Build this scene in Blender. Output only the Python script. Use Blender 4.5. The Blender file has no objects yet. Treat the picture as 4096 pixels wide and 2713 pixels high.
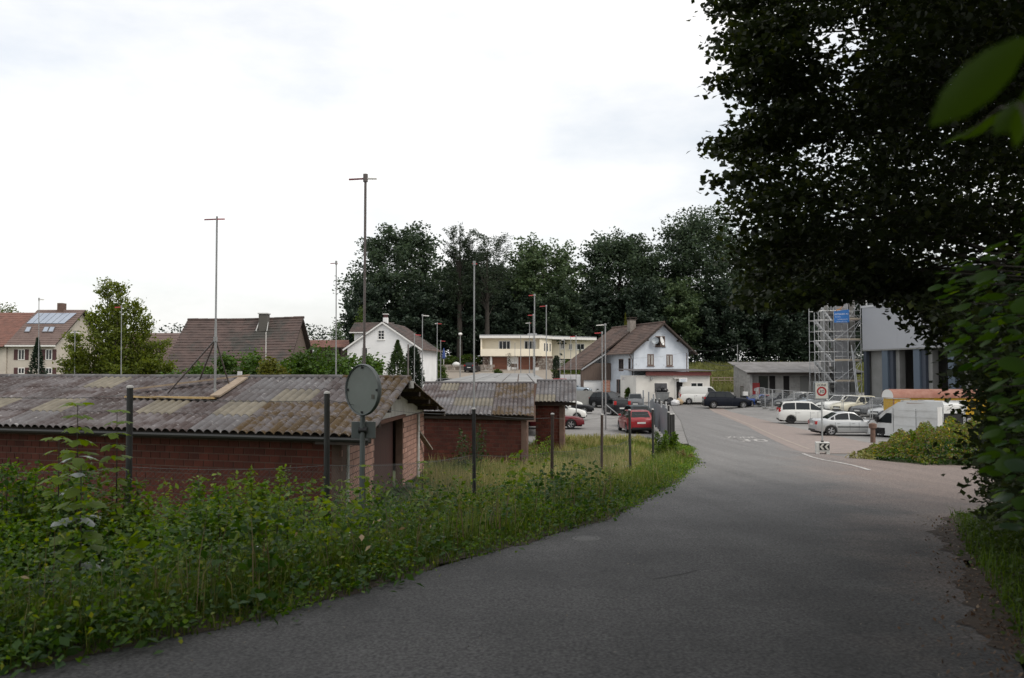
import bpy, bmesh, math, random
import numpy as np
from mathutils import Vector, Matrix, Euler

R = math.radians
SC = bpy.context.scene
COL = SC.collection
# ------------------------------------------------------------------ camera
CAMZ, PITCH, FPX = 3.5, R(2.47), 860.0          # eye height over the yard, tilt, focal length in 1024-px pixels
cam_d = bpy.data.cameras.new('camera'); cam = bpy.data.objects.new('camera', cam_d); COL.objects.link(cam)
cam.location = (0, 0, CAMZ); cam.rotation_euler = (R(90) + PITCH, 0, 0)
cam_d.sensor_width = 36.0; cam_d.lens = 36.0 * FPX / 1024.0
cam_d.clip_start = 0.05; cam_d.clip_end = 3000
cam_d.dof.use_dof = True; cam_d.dof.focus_distance = 38.0; cam_d.dof.aperture_fstop = 2.8
SC.camera = cam
# ------------------------------------------------------------------ sky, sun, exposure
world = bpy.data.worlds.new('World'); SC.world = world; world.use_nodes = True
nt = world.node_tree; nt.nodes.clear()
SUN_EL, SUN_AZ = 50.0, 128.0                      # degrees; azimuth clockwise from the view direction
wo = nt.nodes.new('ShaderNodeOutputWorld'); bg = nt.nodes.new('ShaderNodeBackground')
sky = nt.nodes.new('ShaderNodeTexSky'); sky.sky_type = 'NISHITA'; sky.sun_disc = False
sky.sun_elevation = R(SUN_EL); sky.sun_rotation = R(SUN_AZ); sky.dust_density = 4.0; sky.air_density = 1.2
tc = nt.nodes.new('ShaderNodeTexCoord'); mp = nt.nodes.new('ShaderNodeMapping'); mp.inputs['Scale'].default_value = (1.0, 1.0, 2.6)
mp.inputs['Location'].default_value = (0.35, 0.1, 0.2)
n1 = nt.nodes.new('ShaderNodeTexNoise'); n1.inputs['Scale'].default_value = 2.1; n1.inputs['Detail'].default_value = 7; n1.inputs['Roughness'].default_value = 0.55
rp = nt.nodes.new('ShaderNodeValToRGB'); rp.color_ramp.elements[0].position = 0.33; rp.color_ramp.elements[1].position = 0.60
rp.color_ramp.elements[0].color = (.46, .46, .46, 1); rp.color_ramp.elements[1].color = (1, 1, 1, 1)
skm = nt.nodes.new('ShaderNodeVectorMath'); skm.operation = 'SCALE'; skm.inputs['Scale'].default_value = 0.15
mx = nt.nodes.new('ShaderNodeMixRGB'); mx.inputs['Color2'].default_value = (.905, .90, .89, 1)
L = nt.links.new
L(tc.outputs['Generated'], mp.inputs['Vector']); L(mp.outputs['Vector'], n1.inputs['Vector']); L(n1.outputs['Fac'], rp.inputs['Fac'])
L(sky.outputs['Color'], skm.inputs[0]); L(skm.outputs['Vector'], mx.inputs['Color1']); L(rp.outputs['Color'], mx.inputs['Fac'])
L(mx.outputs['Color'], bg.inputs['Color']); bg.inputs['Strength'].default_value = 1.25
L(bg.outputs['Background'], wo.inputs['Surface'])
sun_d = bpy.data.lights.new('sun', 'SUN'); sun = bpy.data.objects.new('sun', sun_d); COL.objects.link(sun)
sun_d.energy = 1.5; sun_d.angle = R(28); sun_d.color = (1.0, 0.95, 0.88)
sun.rotation_euler = (R(90 - SUN_EL), 0, R(180 - SUN_AZ)); sun.location = (0, 0, 60)
SC.view_settings.view_transform = 'Standard'; SC.view_settings.look = 'None'
SC.view_settings.exposure = 0.0; SC.view_settings.gamma = 1.0; SC.view_settings.use_curve_mapping = False
SC.cycles.use_denoising = True; SC.cycles.max_bounces = 6; SC.cycles.diffuse_bounces = 3; SC.cycles.transparent_max_bounces = 4

# ------------------------------------------------------------------ pixel -> place (photo pixels, 4096 wide)
def ray(px, py):
    u = (px - 2048) / 4 / FPX; v = (1356.5 - py) / 4 / FPX
    c, s = math.cos(PITCH), math.sin(PITCH)
    return Vector((u, c - v * s, s + v * c))
def P(px, py, d):
    r = ray(px, py); return Vector((0, 0, CAMZ)) + r * (d / r.y)
def PZ(px, py, z):
    r = ray(px, py); t = (z - CAMZ) / r.z; return Vector((0, 0, CAMZ)) + r * t
HY = [-400, 0, 4, 8, 12, 16, 20, 24, 28, 32, 36, 40, 46, 52, 85, 92, 97, 104, 112, 122, 135, 145, 165, 500, 1500]
HZ = [26, 1.9, 1.66, 1.44, 1.23, 1.03, .84, .67, .51, .37, .24, .14, .05, 0, 0, .2, .6, 1.2, 2.2, 3.6, 4.45, 5.6, 6.3, 6.6, 4.0]
def sm(t): t = np.clip(t, 0, 1); return t * t * (3 - 2 * t)
EDGE_L = [(-9.5, -6), (-6.2, 1.0), (-4.6, 3.8), (-3.2, 5.9), (-2.2, 7.05), (-.75, 10), (1.7, 14.8), (4.2, 22.4), (6.3, 30), (8, 38.5), (13.3, 68), (18, 98), (23, 128)]
def xl(y): return np.interp(y, [p[1] for p in EDGE_L], [p[0] for p in EDGE_L])
EDGE_R = [(0.5, -6), (2.2, 1), (2.75, 4), (3.3, 5.6), (4.1, 7.4), (5.6, 10.9), (7.4, 14.8), (9.5, 16.2), (16, 17.2), (60, 18.5), (60, 26.5), (20, 27.8), (15.6, 29), (13.9, 31), (13.4, 33.5), (13.0, 38), (16.9, 61), (20.7, 89), (24, 112)]
def xr(y): return np.interp(y, [p[1] for p in EDGE_R], [p[0] for p in EDGE_R])
def H(x, y):
    z = np.interp(y, HY, HZ)
    dl = xl(y) - x
    z = z - 0.62 * sm((dl - 0.5) / 2.3) * (1 - sm((y - 34) / 12)) * sm((y - 3.5) / 5)     # falls to the meadow and garages
    z = z + 0.40 * sm((x - 22) / 4) * sm((y - 58) / 16) * (1 - sm((y - 86) / 8))      # the fenced lot lies a little higher
    dr = x - xr(y)
    z = z + 0.55 * sm(dr / 3.5) * (1 - sm((y - 12) / 3)) + 1.4 * sm((dr - 3) / 8) * (1 - sm((y - 10) / 5))
    return z
def G(px, py, dz=0.0):
    r = ray(px, py); o = Vector((0, 0, CAMZ)); lo, t = 0.0, 0.5
    while t < 900:
        p = o + r * t
        if p.z < H(p.x, p.y) + dz: break
        lo = t; t += max(.1, t * .01)
    for _ in range(30):
        m = (lo + t) / 2; p = o + r * m
        if p.z < H(p.x, p.y) + dz: t = m
        else: lo = m
    return o + r * t
def GD(px, d, dz=0.0):
    p = P(px, 1500, d); return Vector((p.x, p.y, float(H(p.x, p.y)) + dz))

# ------------------------------------------------------------------ materials
MATS = {}
def M(name, col, rough=.8, col2=None, scale=4.0, lo=.35, hi=.65, bump=0.0, bscale=None, metal=0.0, spec=.5, col3=None, scale3=1.0, lo3=.5, hi3=.65, detail=6, coat=0.0, stretch=None, rnd=0.0):
    if name in MATS: return MATS[name]
    m = bpy.data.materials.new(name); m.use_nodes = True; MATS[name] = m
    t = m.node_tree; b = t.nodes['Principled BSDF']; N = t.nodes.new
    b.inputs['Base Color'].default_value = (*col, 1); b.inputs['Roughness'].default_value = rough
    b.inputs['Metallic'].default_value = metal; b.inputs['Specular IOR Level'].default_value = spec
    if coat: b.inputs['Coat Weight'].default_value = coat; b.inputs['Coat Roughness'].default_value = .04
    if not (col2 or bump or col3 or rnd): return m
    g = N('ShaderNodeNewGeometry'); vec = g.outputs['Position']
    if stretch:
        mpn = N('ShaderNodeMapping'); mpn.inputs['Scale'].default_value = stretch; t.links.new(vec, mpn.inputs['Vector']); vec = mpn.outputs['Vector']
    cur = None
    def noise(sc, det=detail):
        n = N('ShaderNodeTexNoise'); n.inputs['Scale'].default_value = sc; n.inputs['Detail'].default_value = det; n.inputs['Roughness'].default_value = .62
        t.links.new(vec, n.inputs['Vector']); return n
    def mixin(cur, c, sc, a, z):
        n = noise(sc); r = N('ShaderNodeMapRange'); r.inputs['From Min'].default_value = a; r.inputs['From Max'].default_value = z
        t.links.new(n.outputs['Fac'], r.inputs['Value'])
        x = N('ShaderNodeMixRGB'); t.links.new(r.outputs['Result'], x.inputs['Fac']); x.inputs['Color2'].default_value = (*c, 1)
        if cur is None: x.inputs['Color1'].default_value = (*col, 1)
        else: t.links.new(cur, x.inputs['Color1'])
        return x.outputs['Color']
    if col2: cur = mixin(cur, col2, scale, lo, hi)
    if col3: cur = mixin(cur, col3, scale3, lo3, hi3)
    if rnd:
        oi = N('ShaderNodeObjectInfo'); hs = N('ShaderNodeHueSaturation'); r = N('ShaderNodeMapRange')
        r.inputs['To Min'].default_value = 1 - rnd; r.inputs['To Max'].default_value = 1 + rnd
        t.links.new(oi.outputs['Random'], r.inputs['Value']); t.links.new(r.outputs['Result'], hs.inputs['Value'])
        if cur is None: hs.inputs['Color'].default_value = (*col, 1)
        else: t.links.new(cur, hs.inputs['Color'])
        cur = hs.outputs['Color']
    if cur is not None: t.links.new(cur, b.inputs['Base Color'])
    if bump:
        n = noise(bscale or scale * 3, 8); bm_ = N('ShaderNodeBump'); bm_.inputs['Strength'].default_value = bump; bm_.inputs['Distance'].default_value = .02
        t.links.new(n.outputs['Fac'], bm_.inputs['Height']); t.links.new(bm_.outputs['Normal'], b.inputs['Normal'])
    return m
def LEAF(name, c1, c2, c3=None, trans=.35, rough=.55, spec=.3, c3pos=.94):
    if name in MATS: return MATS[name]
    m = bpy.data.materials.new(name); m.use_nodes = True; MATS[name] = m
    t = m.node_tree; b = t.nodes['Principled BSDF']; N = t.nodes.new; out = t.nodes['Material Output']
    g = N('ShaderNodeNewGeometry'); r = N('ShaderNodeValToRGB')
    r.color_ramp.elements[0].color = (*c1, 1); r.color_ramp.elements[1].color = (*c2, 1)
    if c3: e = r.color_ramp.elements.new(c3pos); e.color = (*c2, 1); r.color_ramp.elements[-1].color = (*c3, 1)
    t.links.new(g.outputs['Random Per Island'], r.inputs['Fac'])
    n = N('ShaderNodeTexNoise'); n.inputs['Scale'].default_value = .5; n.inputs['Detail'].default_value = 3
    t.links.new(g.outputs['Position'], n.inputs['Vector'])
    hs = N('ShaderNodeHueSaturation'); mr = N('ShaderNodeMapRange'); mr.inputs['From Min'].default_value = .3; mr.inputs['From Max'].default_value = .7
    mr.inputs['To Min'].default_value = .7; mr.inputs['To Max'].default_value = 1.3
    t.links.new(n.outputs['Fac'], mr.inputs['Value']); t.links.new(mr.outputs['Result'], hs.inputs['Value']); t.links.new(r.outputs['Color'], hs.inputs['Color'])
    t.links.new(hs.outputs['Color'], b.inputs['Base Color'])
    b.inputs['Roughness'].default_value = rough; b.inputs['Specular IOR Level'].default_value = spec
    tr = N('ShaderNodeBsdfTranslucent'); hs2 = N('ShaderNodeHueSaturation'); hs2.inputs['Value'].default_value = 1.5; hs2.inputs['Saturation'].default_value = 1.15; hs2.inputs['Hue'].default_value = .485
    t.links.new(hs.outputs['Color'], hs2.inputs['Color']); t.links.new(hs2.outputs['Color'], tr.inputs['Color'])
    x = N('ShaderNodeMixShader'); x.inputs['Fac'].default_value = trans
    t.links.new(b.outputs[0], x.inputs[1]); t.links.new(tr.outputs[0], x.inputs[2]); t.links.new(x.outputs[0], out.inputs['Surface'])
    return m
# ------------------------------------------------------------------ objects
def tag(o, label=None, cat=None, group=None, kind=None):
    if label: o['label'] = label
    if cat: o['category'] = cat
    if group: o['group'] = group
    if kind: o['kind'] = kind
    return o
def empty(name, loc=(0, 0, 0), rz=0.0, label=None, cat=None, group=None):
    o = bpy.data.objects.new(name, None); COL.objects.link(o); o.location = loc; o.rotation_euler = (0, 0, rz); o.empty_display_size = .2
    return tag(o, label, cat, group)
def link(name, me, mat=None, parent=None, loc=None, rot=None, kind=None):
    o = bpy.data.objects.new(name, me); COL.objects.link(o)
    if mat is not None and not me.materials: me.materials.append(mat)
    if parent is not None: o.parent = parent
    if loc is not None: o.location = loc
    if rot is not None: o.rotation_euler = rot
    if kind: o['kind'] = kind
    return o
def copy_tree(o, parent=None):
    c = o.copy(); COL.objects.link(c); c.parent = parent
    for ch in list(o.children): copy_tree(ch, c)
    return c
class MB:
    """collects shapes for ONE mesh"""
    def __init__(s): s.v = []; s.f = []; s.sm = False
    def add(s, vs, fs):
        n = len(s.v); s.v += [tuple(v) for v in vs]; s.f += [tuple(i + n for i in f) for f in fs]; return s
    def box(s, x0, x1, y0, y1, z0, z1):
        return s.add([(x0, y0, z0), (x1, y0, z0), (x1, y1, z0), (x0, y1, z0), (x0, y0, z1), (x1, y0, z1), (x1, y1, z1), (x0, y1, z1)],
                     [(0, 3, 2, 1), (4, 5, 6, 7), (0, 1, 5, 4), (1, 2, 6, 5), (2, 3, 7, 6), (3, 0, 4, 7)])
    def bar(s, a, b, w, h=None, up=(0, 0, 1)):
        a, b = Vector(a), Vector(b); h = h or w; d = (b - a).normalized(); u = Vector(up)
        if abs(d.dot(u)) > .98: u = Vector((0, 1, 0))
        x = d.cross(u).normalized() * w / 2; y = x.normalized().cross(d).normalized() * h / 2
        vs = [a - x - y, a + x - y, a + x + y, a - x + y, b - x - y, b + x - y, b + x + y, b - x + y]
        return s.add(vs, [(0, 3, 2, 1), (4, 5, 6, 7), (0, 1, 5, 4), (1, 2, 6, 5), (2, 3, 7, 6), (3, 0, 4, 7)])
    def tube(s, pts, rad, n=8, cap=True):
        pts = [Vector(p) for p in pts]; k = len(pts); rad = [rad] * k if not hasattr(rad, '__len__') else rad
        base = len(s.v)
        for i, p in enumerate(pts):
            d = (pts[min(i + 1, k - 1)] - pts[max(i - 1, 0)])
            if d.length < 1e-9: d = Vector((0, 0, 1))
            d.normalize(); u = Vector((0, 0, 1)) if abs(d.z) < .9 else Vector((1, 0, 0))
            x = d.cross(u).normalized(); y = x.cross(d)
            for j in range(n):
                a = 2 * math.pi * j / n; s.v.append(tuple(p + (x * math.cos(a) + y * math.sin(a)) * rad[i]))
        for i in range(k - 1):
            for j in range(n):
                a, b = base + i * n + j, base + i * n + (j + 1) % n
                s.f.append((a, b, b + n, a + n))
        if cap: s.f.append(tuple(base + j for j in range(n))[::-1]); s.f.append(tuple(base + (k - 1) * n + j for j in range(n)))
        return s
    def prism(s, poly, off):
        """poly: list of 3-D points, off: extrusion vector"""
        n = len(poly); off = Vector(off); a = [Vector(p) for p in poly]; b = [p + off for p in a]
        return s.add(a + b, [tuple(range(n))[::-1], tuple(range(n, 2 * n))] + [(i, (i + 1) % n, n + (i + 1) % n, n + i) for i in range(n)])
    def quad(s, a, b, c, d): return s.add([a, b, c, d], [(0, 1, 2, 3)])
    def lathe(s, prof, n=20, c=(0, 0, 0)):
        base = len(s.v)
        for r_, z in prof:
            for j in range(n):
                a = 2 * math.pi * j / n; s.v.append((c[0] + r_ * math.cos(a), c[1] + r_ * math.sin(a), c[2] + z))
        for i in range(len(prof) - 1):
            for j in range(n):
                a, b = base + i * n + j, base + i * n + (j + 1) % n; s.f.append((a, b, b + n, a + n))
        return s
    def mesh(s, name, smooth=False, bevel=0.0, fix=True):
        me = bpy.data.meshes.new(name); me.from_pydata(s.v, [], s.f)
        if fix or bevel:
            bm = bmesh.new(); bm.from_mesh(me)
            if bevel:
                bmesh.ops.remove_doubles(bm, verts=bm.verts, dist=1e-5)
                es = [e for e in bm.edges if len(e.link_faces) == 2 and e.calc_face_angle(0) > .5]
                bmesh.ops.bevel(bm, geom=es, offset=bevel, segments=2, affect='EDGES', profile=.6)
            bmesh.ops.recalc_face_normals(bm, faces=bm.faces); bm.to_mesh(me); bm.free()
        if smooth:
            me.polygons.foreach_set('use_smooth', [True] * len(me.polygons))
            if smooth != True:
                me.set_sharp_from_angle(angle=R(smooth))
        return me
    def build(s, name, mat, parent=None, loc=None, rot=None, smooth=False, bevel=0.0, kind=None, label=None):
        o = link(name, s.mesh(name, smooth, bevel), mat, parent, loc, rot, kind)
        if label: o['label'] = label
        return o
def np_mesh(name, V, F, mat=None, smooth=False):
    """V (n,3) array, F (m,k) int array with equal k"""
    me = bpy.data.meshes.new(name); m, k = F.shape
    me.vertices.add(len(V)); me.vertices.foreach_set('co', V.astype(np.float32).ravel())
    me.loops.add(m * k); me.loops.foreach_set('vertex_index', F.astype(np.int32).ravel())
    me.polygons.add(m); me.polygons.foreach_set('loop_start', (np.arange(m) * k).astype(np.int32)); me.polygons.foreach_set('loop_total', np.full(m, k, np.int32))
    me.update(calc_edges=True)
    if smooth: me.polygons.foreach_set('use_smooth', [True] * m)
    if mat is not None: me.materials.append(mat)
    return me
def unit(a): return a / np.maximum(np.linalg.norm(a, axis=-1, keepdims=True), 1e-9)
def leaf_arrays(C, size, rng, up=.4, aspect=.6, droop=0.0, dirs=None, fold=.18):
    """diamond leaves: two triangles folded along the rib"""
    n = len(C); size = np.broadcast_to(size, (n,)) * rng.uniform(.7, 1.25, n)
    a = unit(rng.normal(size=(n, 3)) * np.array([1, 1, .55])) if dirs is None else unit(dirs + .5 * rng.normal(size=(n, 3)))
    a[:, 2] -= droop; a = unit(a)
    nn = unit(rng.normal(size=(n, 3)) * (1 - up) + np.array([0, 0, up * 1.6])); s = unit(np.cross(a, nn)); nn = np.cross(s, a)
    l = size[:, None]; w = l * aspect * .5
    base = C - a * l * .5; tip = C + a * l * .5; mid = C - a * l * .06 + nn * l * fold * -.5
    V = np.stack([base, mid + s * w + nn * l * fold, tip, mid - s * w + nn * l * fold], 1).reshape(-1, 3)
    i = np.arange(n)[:, None] * 4
    return V, np.concatenate([i, i + 1, i + 2, i + 3], 1)
def leaf_obj(name, C, size, mat, rng, parent=None, kind=None, **kw):
    V, F = leaf_arrays(np.asarray(C, float), size, rng, **kw)
    return link(name, np_mesh(name, V, F, mat), None, parent, kind=kind)
# ------------------------------------------------------------------ setting: terrain, road, yard
m_soil = M('soil_and_grass', (.045, .06, .018), .95, (.07, .06, .03), 1.2, bump=.4, bscale=30, col3=(.05, .085, .02), scale3=.15)
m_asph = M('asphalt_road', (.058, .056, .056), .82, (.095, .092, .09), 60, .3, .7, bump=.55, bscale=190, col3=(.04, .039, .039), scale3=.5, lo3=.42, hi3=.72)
m_yard = M('asphalt_yard', (.19, .183, .175), .85, (.24, .232, .222), 1.3, bump=.3, bscale=120, col3=(.15, .145, .138), scale3=.2)
m_pink = M('asphalt_reddish', (.26, .21, .185), .85, (.19, .16, .145), 3, bump=.4, bscale=150, col3=(.28, .23, .205), scale3=40)
m_dirt = M('dirt_verge', (.04, .028, .02), .95, (.065, .046, .031), 14, bump=.6, bscale=60)
m_pave = M('paved_forecourt', (.30, .26, .21), .85, (.24, .21, .18), 2.0, bump=.2)
def tint_by_place(m, base):
    # the side road's reddish chippings spread into the grey road
    t = m.node_tree; N = t.nodes.new; b = t.nodes['Principled BSDF']; src = b.inputs['Base Color'].links[0].from_socket
    g = N('ShaderNodeNewGeometry'); sp = N('ShaderNodeSeparateXYZ'); t.links.new(g.outputs['Position'], sp.inputs[0])
    n = N('ShaderNodeTexNoise'); n.inputs['Scale'].default_value = .55; n.inputs['Detail'].default_value = 8; n.inputs['Roughness'].default_value = .65; t.links.new(g.outputs['Position'], n.inputs['Vector'])
    def ma(op, a, c):
        k = N('ShaderNodeMath'); k.operation = op
        for i, v in enumerate((a, c)):
            if hasattr(v, 'links'): t.links.new(v, k.inputs[i])
            else: k.inputs[i].default_value = v
        return k.outputs[0]
    v = ma('ADD', ma('SUBTRACT', sp.outputs['X'], ma('ADD', ma('MULTIPLY', sp.outputs['Y'], .27), 2.6)), ma('MULTIPLY', ma('SUBTRACT', n.outputs['Fac'], .5), 6.0))
    r = N('ShaderNodeMapRange'); r.inputs['From Min'].default_value = -1.2; r.inputs['From Max'].default_value = 1.6; t.links.new(v, r.inputs['Value'])
    x = N('ShaderNodeMixRGB'); t.links.new(r.outputs['Result'], x.inputs['Fac']); t.links.new(src, x.inputs['Color1']); x.inputs['Color2'].default_value = (*base, 1)
    # older, paler surfacing far off; near tree shade is also put into this gradient
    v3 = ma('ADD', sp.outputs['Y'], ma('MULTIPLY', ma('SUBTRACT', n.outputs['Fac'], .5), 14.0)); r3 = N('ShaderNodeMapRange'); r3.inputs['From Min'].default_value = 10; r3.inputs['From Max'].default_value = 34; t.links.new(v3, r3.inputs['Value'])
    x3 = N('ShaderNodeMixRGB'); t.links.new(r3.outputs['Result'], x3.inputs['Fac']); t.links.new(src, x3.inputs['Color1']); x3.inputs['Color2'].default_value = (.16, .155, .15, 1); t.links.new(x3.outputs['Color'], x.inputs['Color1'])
    n2 = N('ShaderNodeTexNoise'); n2.inputs['Scale'].default_value = 38; n2.inputs['Detail'].default_value = 4; t.links.new(g.outputs['Position'], n2.inputs['Vector'])
    r2 = N('ShaderNodeMapRange'); r2.inputs['From Min'].default_value = .36; r2.inputs['From Max'].default_value = .64; r2.inputs['To Min'].default_value = .45; r2.inputs['To Max'].default_value = 1.6; t.links.new(n2.outputs['Fac'], r2.inputs['Value'])
    # long wheel-worn streaks following the lane
    mpn = N('ShaderNodeMapping'); mpn.inputs['Rotation'].default_value = (0, 0, R(14)); mpn.inputs['Scale'].default_value = (1.6, .07, 1); t.links.new(g.outputs['Position'], mpn.inputs['Vector'])
    n4 = N('ShaderNodeTexNoise'); n4.inputs['Scale'].default_value = 1.0; n4.inputs['Detail'].default_value = 5; t.links.new(mpn.outputs['Vector'], n4.inputs['Vector'])
    r4 = N('ShaderNodeMapRange'); r4.inputs['From Min'].default_value = .3; r4.inputs['From Max'].default_value = .7; r4.inputs['To Min'].default_value = .86; r4.inputs['To Max'].default_value = 1.14; t.links.new(n4.outputs['Fac'], r4.inputs['Value'])
    h4 = N('ShaderNodeHueSaturation'); t.links.new(x.outputs['Color'], h4.inputs['Color']); t.links.new(r4.outputs['Result'], h4.inputs['Value'])
    h = N('ShaderNodeHueSaturation'); t.links.new(h4.outputs['Color'], h.inputs['Color']); t.links.new(r2.outputs['Result'], h.inputs['Value']); t.links.new(h.outputs['Color'], b.inputs['Base Color'])
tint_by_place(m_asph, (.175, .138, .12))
wob_ = lambda y, a=1.0: a * (.12 * math.sin(y * 1.3 + 1) + .07 * math.sin(y * 3.1 + 2) + .05 * math.sin(y * 7.7) + .04 * math.sin(y * 17.3 + 1))
def spaced(a, b, f): 
    out = [a]
    while out[-1] < b: out.append(out[-1] + f(out[-1]))
    return np.array(out)
def sheet(name, ys, left, right, ncol, mat, dz, kind='structure', parent=None):
    V = []; F = []
    for y in ys:
        a, b = left(y), right(y)
        for j in range(ncol + 1):
            x = a + (b - a) * j / ncol; V.append((x, y, float(H(x, y)) + dz))
    n = ncol + 1
    for i in range(len(ys) - 1):
        for j in range(ncol): k = i * n + j; F.append((k, k + 1, k + n + 1, k + n))
    o = link(name, np_mesh(name, np.array(V), np.array(F), mat, True), None, parent, kind=kind)
    return o
xs = np.concatenate([-spaced(0, 900, lambda v: max(.6, v * .07))[::-1], spaced(0, 900, lambda v: max(.6, v * .07))[1:]])
ys = np.concatenate([-spaced(0, 60, lambda v: 2.0)[::-1], spaced(0, 1400, lambda v: max(.6, (v - 30) * .05))[1:]])
X, Y = np.meshgrid(xs, ys); Z = H(X, Y) - .06
V = np.stack([X, Y, Z], -1).reshape(-1, 3); nx = len(xs); k = (np.arange(len(ys) - 1)[:, None] * nx + np.arange(nx - 1)[None]).ravel()
link('ground', np_mesh('ground', V, np.stack([k, k + 1, k + nx + 1, k + nx], 1), m_soil, True), kind='structure')
ry = np.concatenate([np.arange(-6, 14.6, .4), np.arange(14.6, 18.6, .1), np.arange(18.6, 26, .6), np.arange(26, 34, .2), np.arange(34, 112, 1.0)])
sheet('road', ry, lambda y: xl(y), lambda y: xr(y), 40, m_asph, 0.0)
sheet('yard', np.arange(34, 113, 1.0), lambda y: xr(y) + .0, lambda y: 90, 40, m_yard, -.012)
sheet('yard_behind_garages', np.arange(44, 113, 1.0), lambda y: -30 if y > 60 else 0 - (y - 44) * .3, lambda y: xl(y) - .02, 24, m_yard, -.018)
def pink_l(y): return xr(y) - .35
sheet('reddish_strip', np.arange(36.5, 92, .75), pink_l, lambda y: xr(y) + np.interp(y, [36, 50, 60, 92], [5.0, 3.8, 2.6, 1.0]), 6, m_pink, .004)
sheet('dirt_verge', np.arange(-2, 16.6, .08), lambda y: xr(y) - .12 + wob_(y), lambda y: xr(y) + 2.6, 12, m_dirt, .006)
sheet('dirt_edge', np.arange(2, 32, .08), lambda y: xl(y) - .5, lambda y: xl(y) + .02 + wob_(y * 1.7, .5), 4, m_dirt, .005)
sheet('paved_forecourt', np.arange(108, 140, 1.0), lambda y: -16, lambda y: np.interp(y, [108, 126, 140], [9, 8.5, 8.5]), 12, m_pave, .01)
# painted lines and letters
m_paint = M('road_paint', (.55, .53, .50), .8, (.26, .25, .24), 8, .42, .58)
def draped(name, pts, w, mat, dz=.012, label=None, cat=None, kind=None, parent=None):
    V = []; F = []
    for i, p in enumerate(pts):
        a = Vector(pts[max(i - 1, 0)]).xy; b = Vector(pts[min(i + 1, len(pts) - 1)]).xy; d = (b - a).normalized(); nrm = Vector((-d.y, d.x))
        for s in (-1, 1):
            q = Vector(p).xy + nrm * s * w / 2; V.append((q.x, q.y, float(H(q.x, q.y)) + dz))
    F = [(2 * i, 2 * i + 1, 2 * i + 3, 2 * i + 2) for i in range(len(pts) - 1)]
    return tag(link(name, np_mesh(name, np.array(V), np.array(F), mat), kind=kind, parent=parent), label, cat)
def resample(pts, step):
    out = []
    for a, b in zip(pts[:-1], pts[1:]):
        n = max(1, int((Vector(b) - Vector(a)).length / step)); out += [Vector(a).lerp(Vector(b), i / n) for i in range(n)]
    return out + [Vector(pts[-1])]
cl = [G(x, y) for x, y in ((3212, 1815), (3250, 1830), (3300, 1842), (3350, 1850), (3400, 1860), (3440, 1870), (3480, 1882))]
draped('road_line', resample(cl, .4), .13, m_paint, label='curved white line painted at the road junction', cat='road marking', kind='structure')
el = [G(x, y) for x, y in ((3235, 1797), (3120, 1752), (3000, 1700), (2900, 1660), (2830, 1630))]
draped('kerb_line', resample(el, .8), .14, M('pale_kerb', (.36, .31, .26), .9, (.25, .21, .18), 3), kind='structure')
def text_mesh(s, size):
    c = bpy.data.curves.new('txt', 'FONT'); c.body = s; c.size = size; c.align_x = 'CENTER'; c.resolution_u = 3
    o = bpy.data.objects.new('txt', c); COL.objects.link(o); dg = bpy.context.evaluated_depsgraph_get()
    me = bpy.data.meshes.new_from_object(o.evaluated_get(dg)); bpy.data.objects.remove(o); return me
zc = G(2995, 1760); rd = (Vector((xl(60), 60)) - Vector((xl(40), 40))).normalized(); ang = math.atan2(rd.y, rd.x) - R(90)
zr_ = empty('zone_marking', zc, 0, 'worn white ZONE 30 lettering painted on the road', 'road marking')
for s, size, dx, dy, sx, sy in (('ZONE', 1.0, -.25, 1.2, .60, 2.3), ('30', 1.0, .15, -1.7, 1.65, 3.2)):
    me = text_mesh(s, size); vv = np.empty(len(me.vertices) * 3, np.float32); me.vertices.foreach_get('co', vv); vv = vv.reshape(-1, 3)
    lx, ly = vv[:, 0] * sx + dx, vv[:, 1] * sy + dy; ca, sa = math.cos(ang + .0), math.sin(ang + .0)
    wx, wy = zc.x + lx * ca - ly * sa, zc.y + lx * sa + ly * ca
    vv[:, 0], vv[:, 1], vv[:, 2] = wx - zc.x, wy - zc.y, H(wx, wy) + .014 - zc.z
    me.vertices.foreach_set('co', vv.ravel()); me.update()
    link('word' if s == 'ZONE' else 'number', me, m_paint, zr_)
m_iron = M('cast_iron', (.06, .058, .056), .6, (.10, .095, .09), 30, metal=.3, bump=.5, bscale=60)
mh = G(2345, 2157); mo = empty('manhole_cover', mh, 0, 'small round iron cover set in the road', 'manhole cover')
MB().lathe([(0.0, .014), (.15, .014), (.16, .008)], 24).build('lid', m_iron, mo, smooth=30)
MB().lathe([(.165, .006), (.165, .013), (.20, .013), (.21, .004)], 24).build('frame', M('iron_frame', (.12, .118, .112), .7, (.08, .078, .075), 20), mo)
gr = G(2790, 1852); g_ = empty('drain_grate', gr, ang, 'dark drain grate at the road edge below the tall weeds', 'drain')
MB().box(-.3, .3, -.25, .25, -.02, .008).build('frame', m_iron, g_)
for i in range(6): MB().box(-.25 + i * .1 - .03, -.25 + i * .1 + .03, -.2, .2, .009, .016).build('slot', M('slot_black', (.01, .01, .01), .9), g_)
# thin crack in the road surface
cr = [G(x, y) for x, y in ((2610, 2318), (2660, 2310), (2720, 2300), (2790, 2283))]
draped('road_crack', resample(cr, .15), .012, M('crack', (.02, .02, .02), 1), .004, kind='structure')
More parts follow.
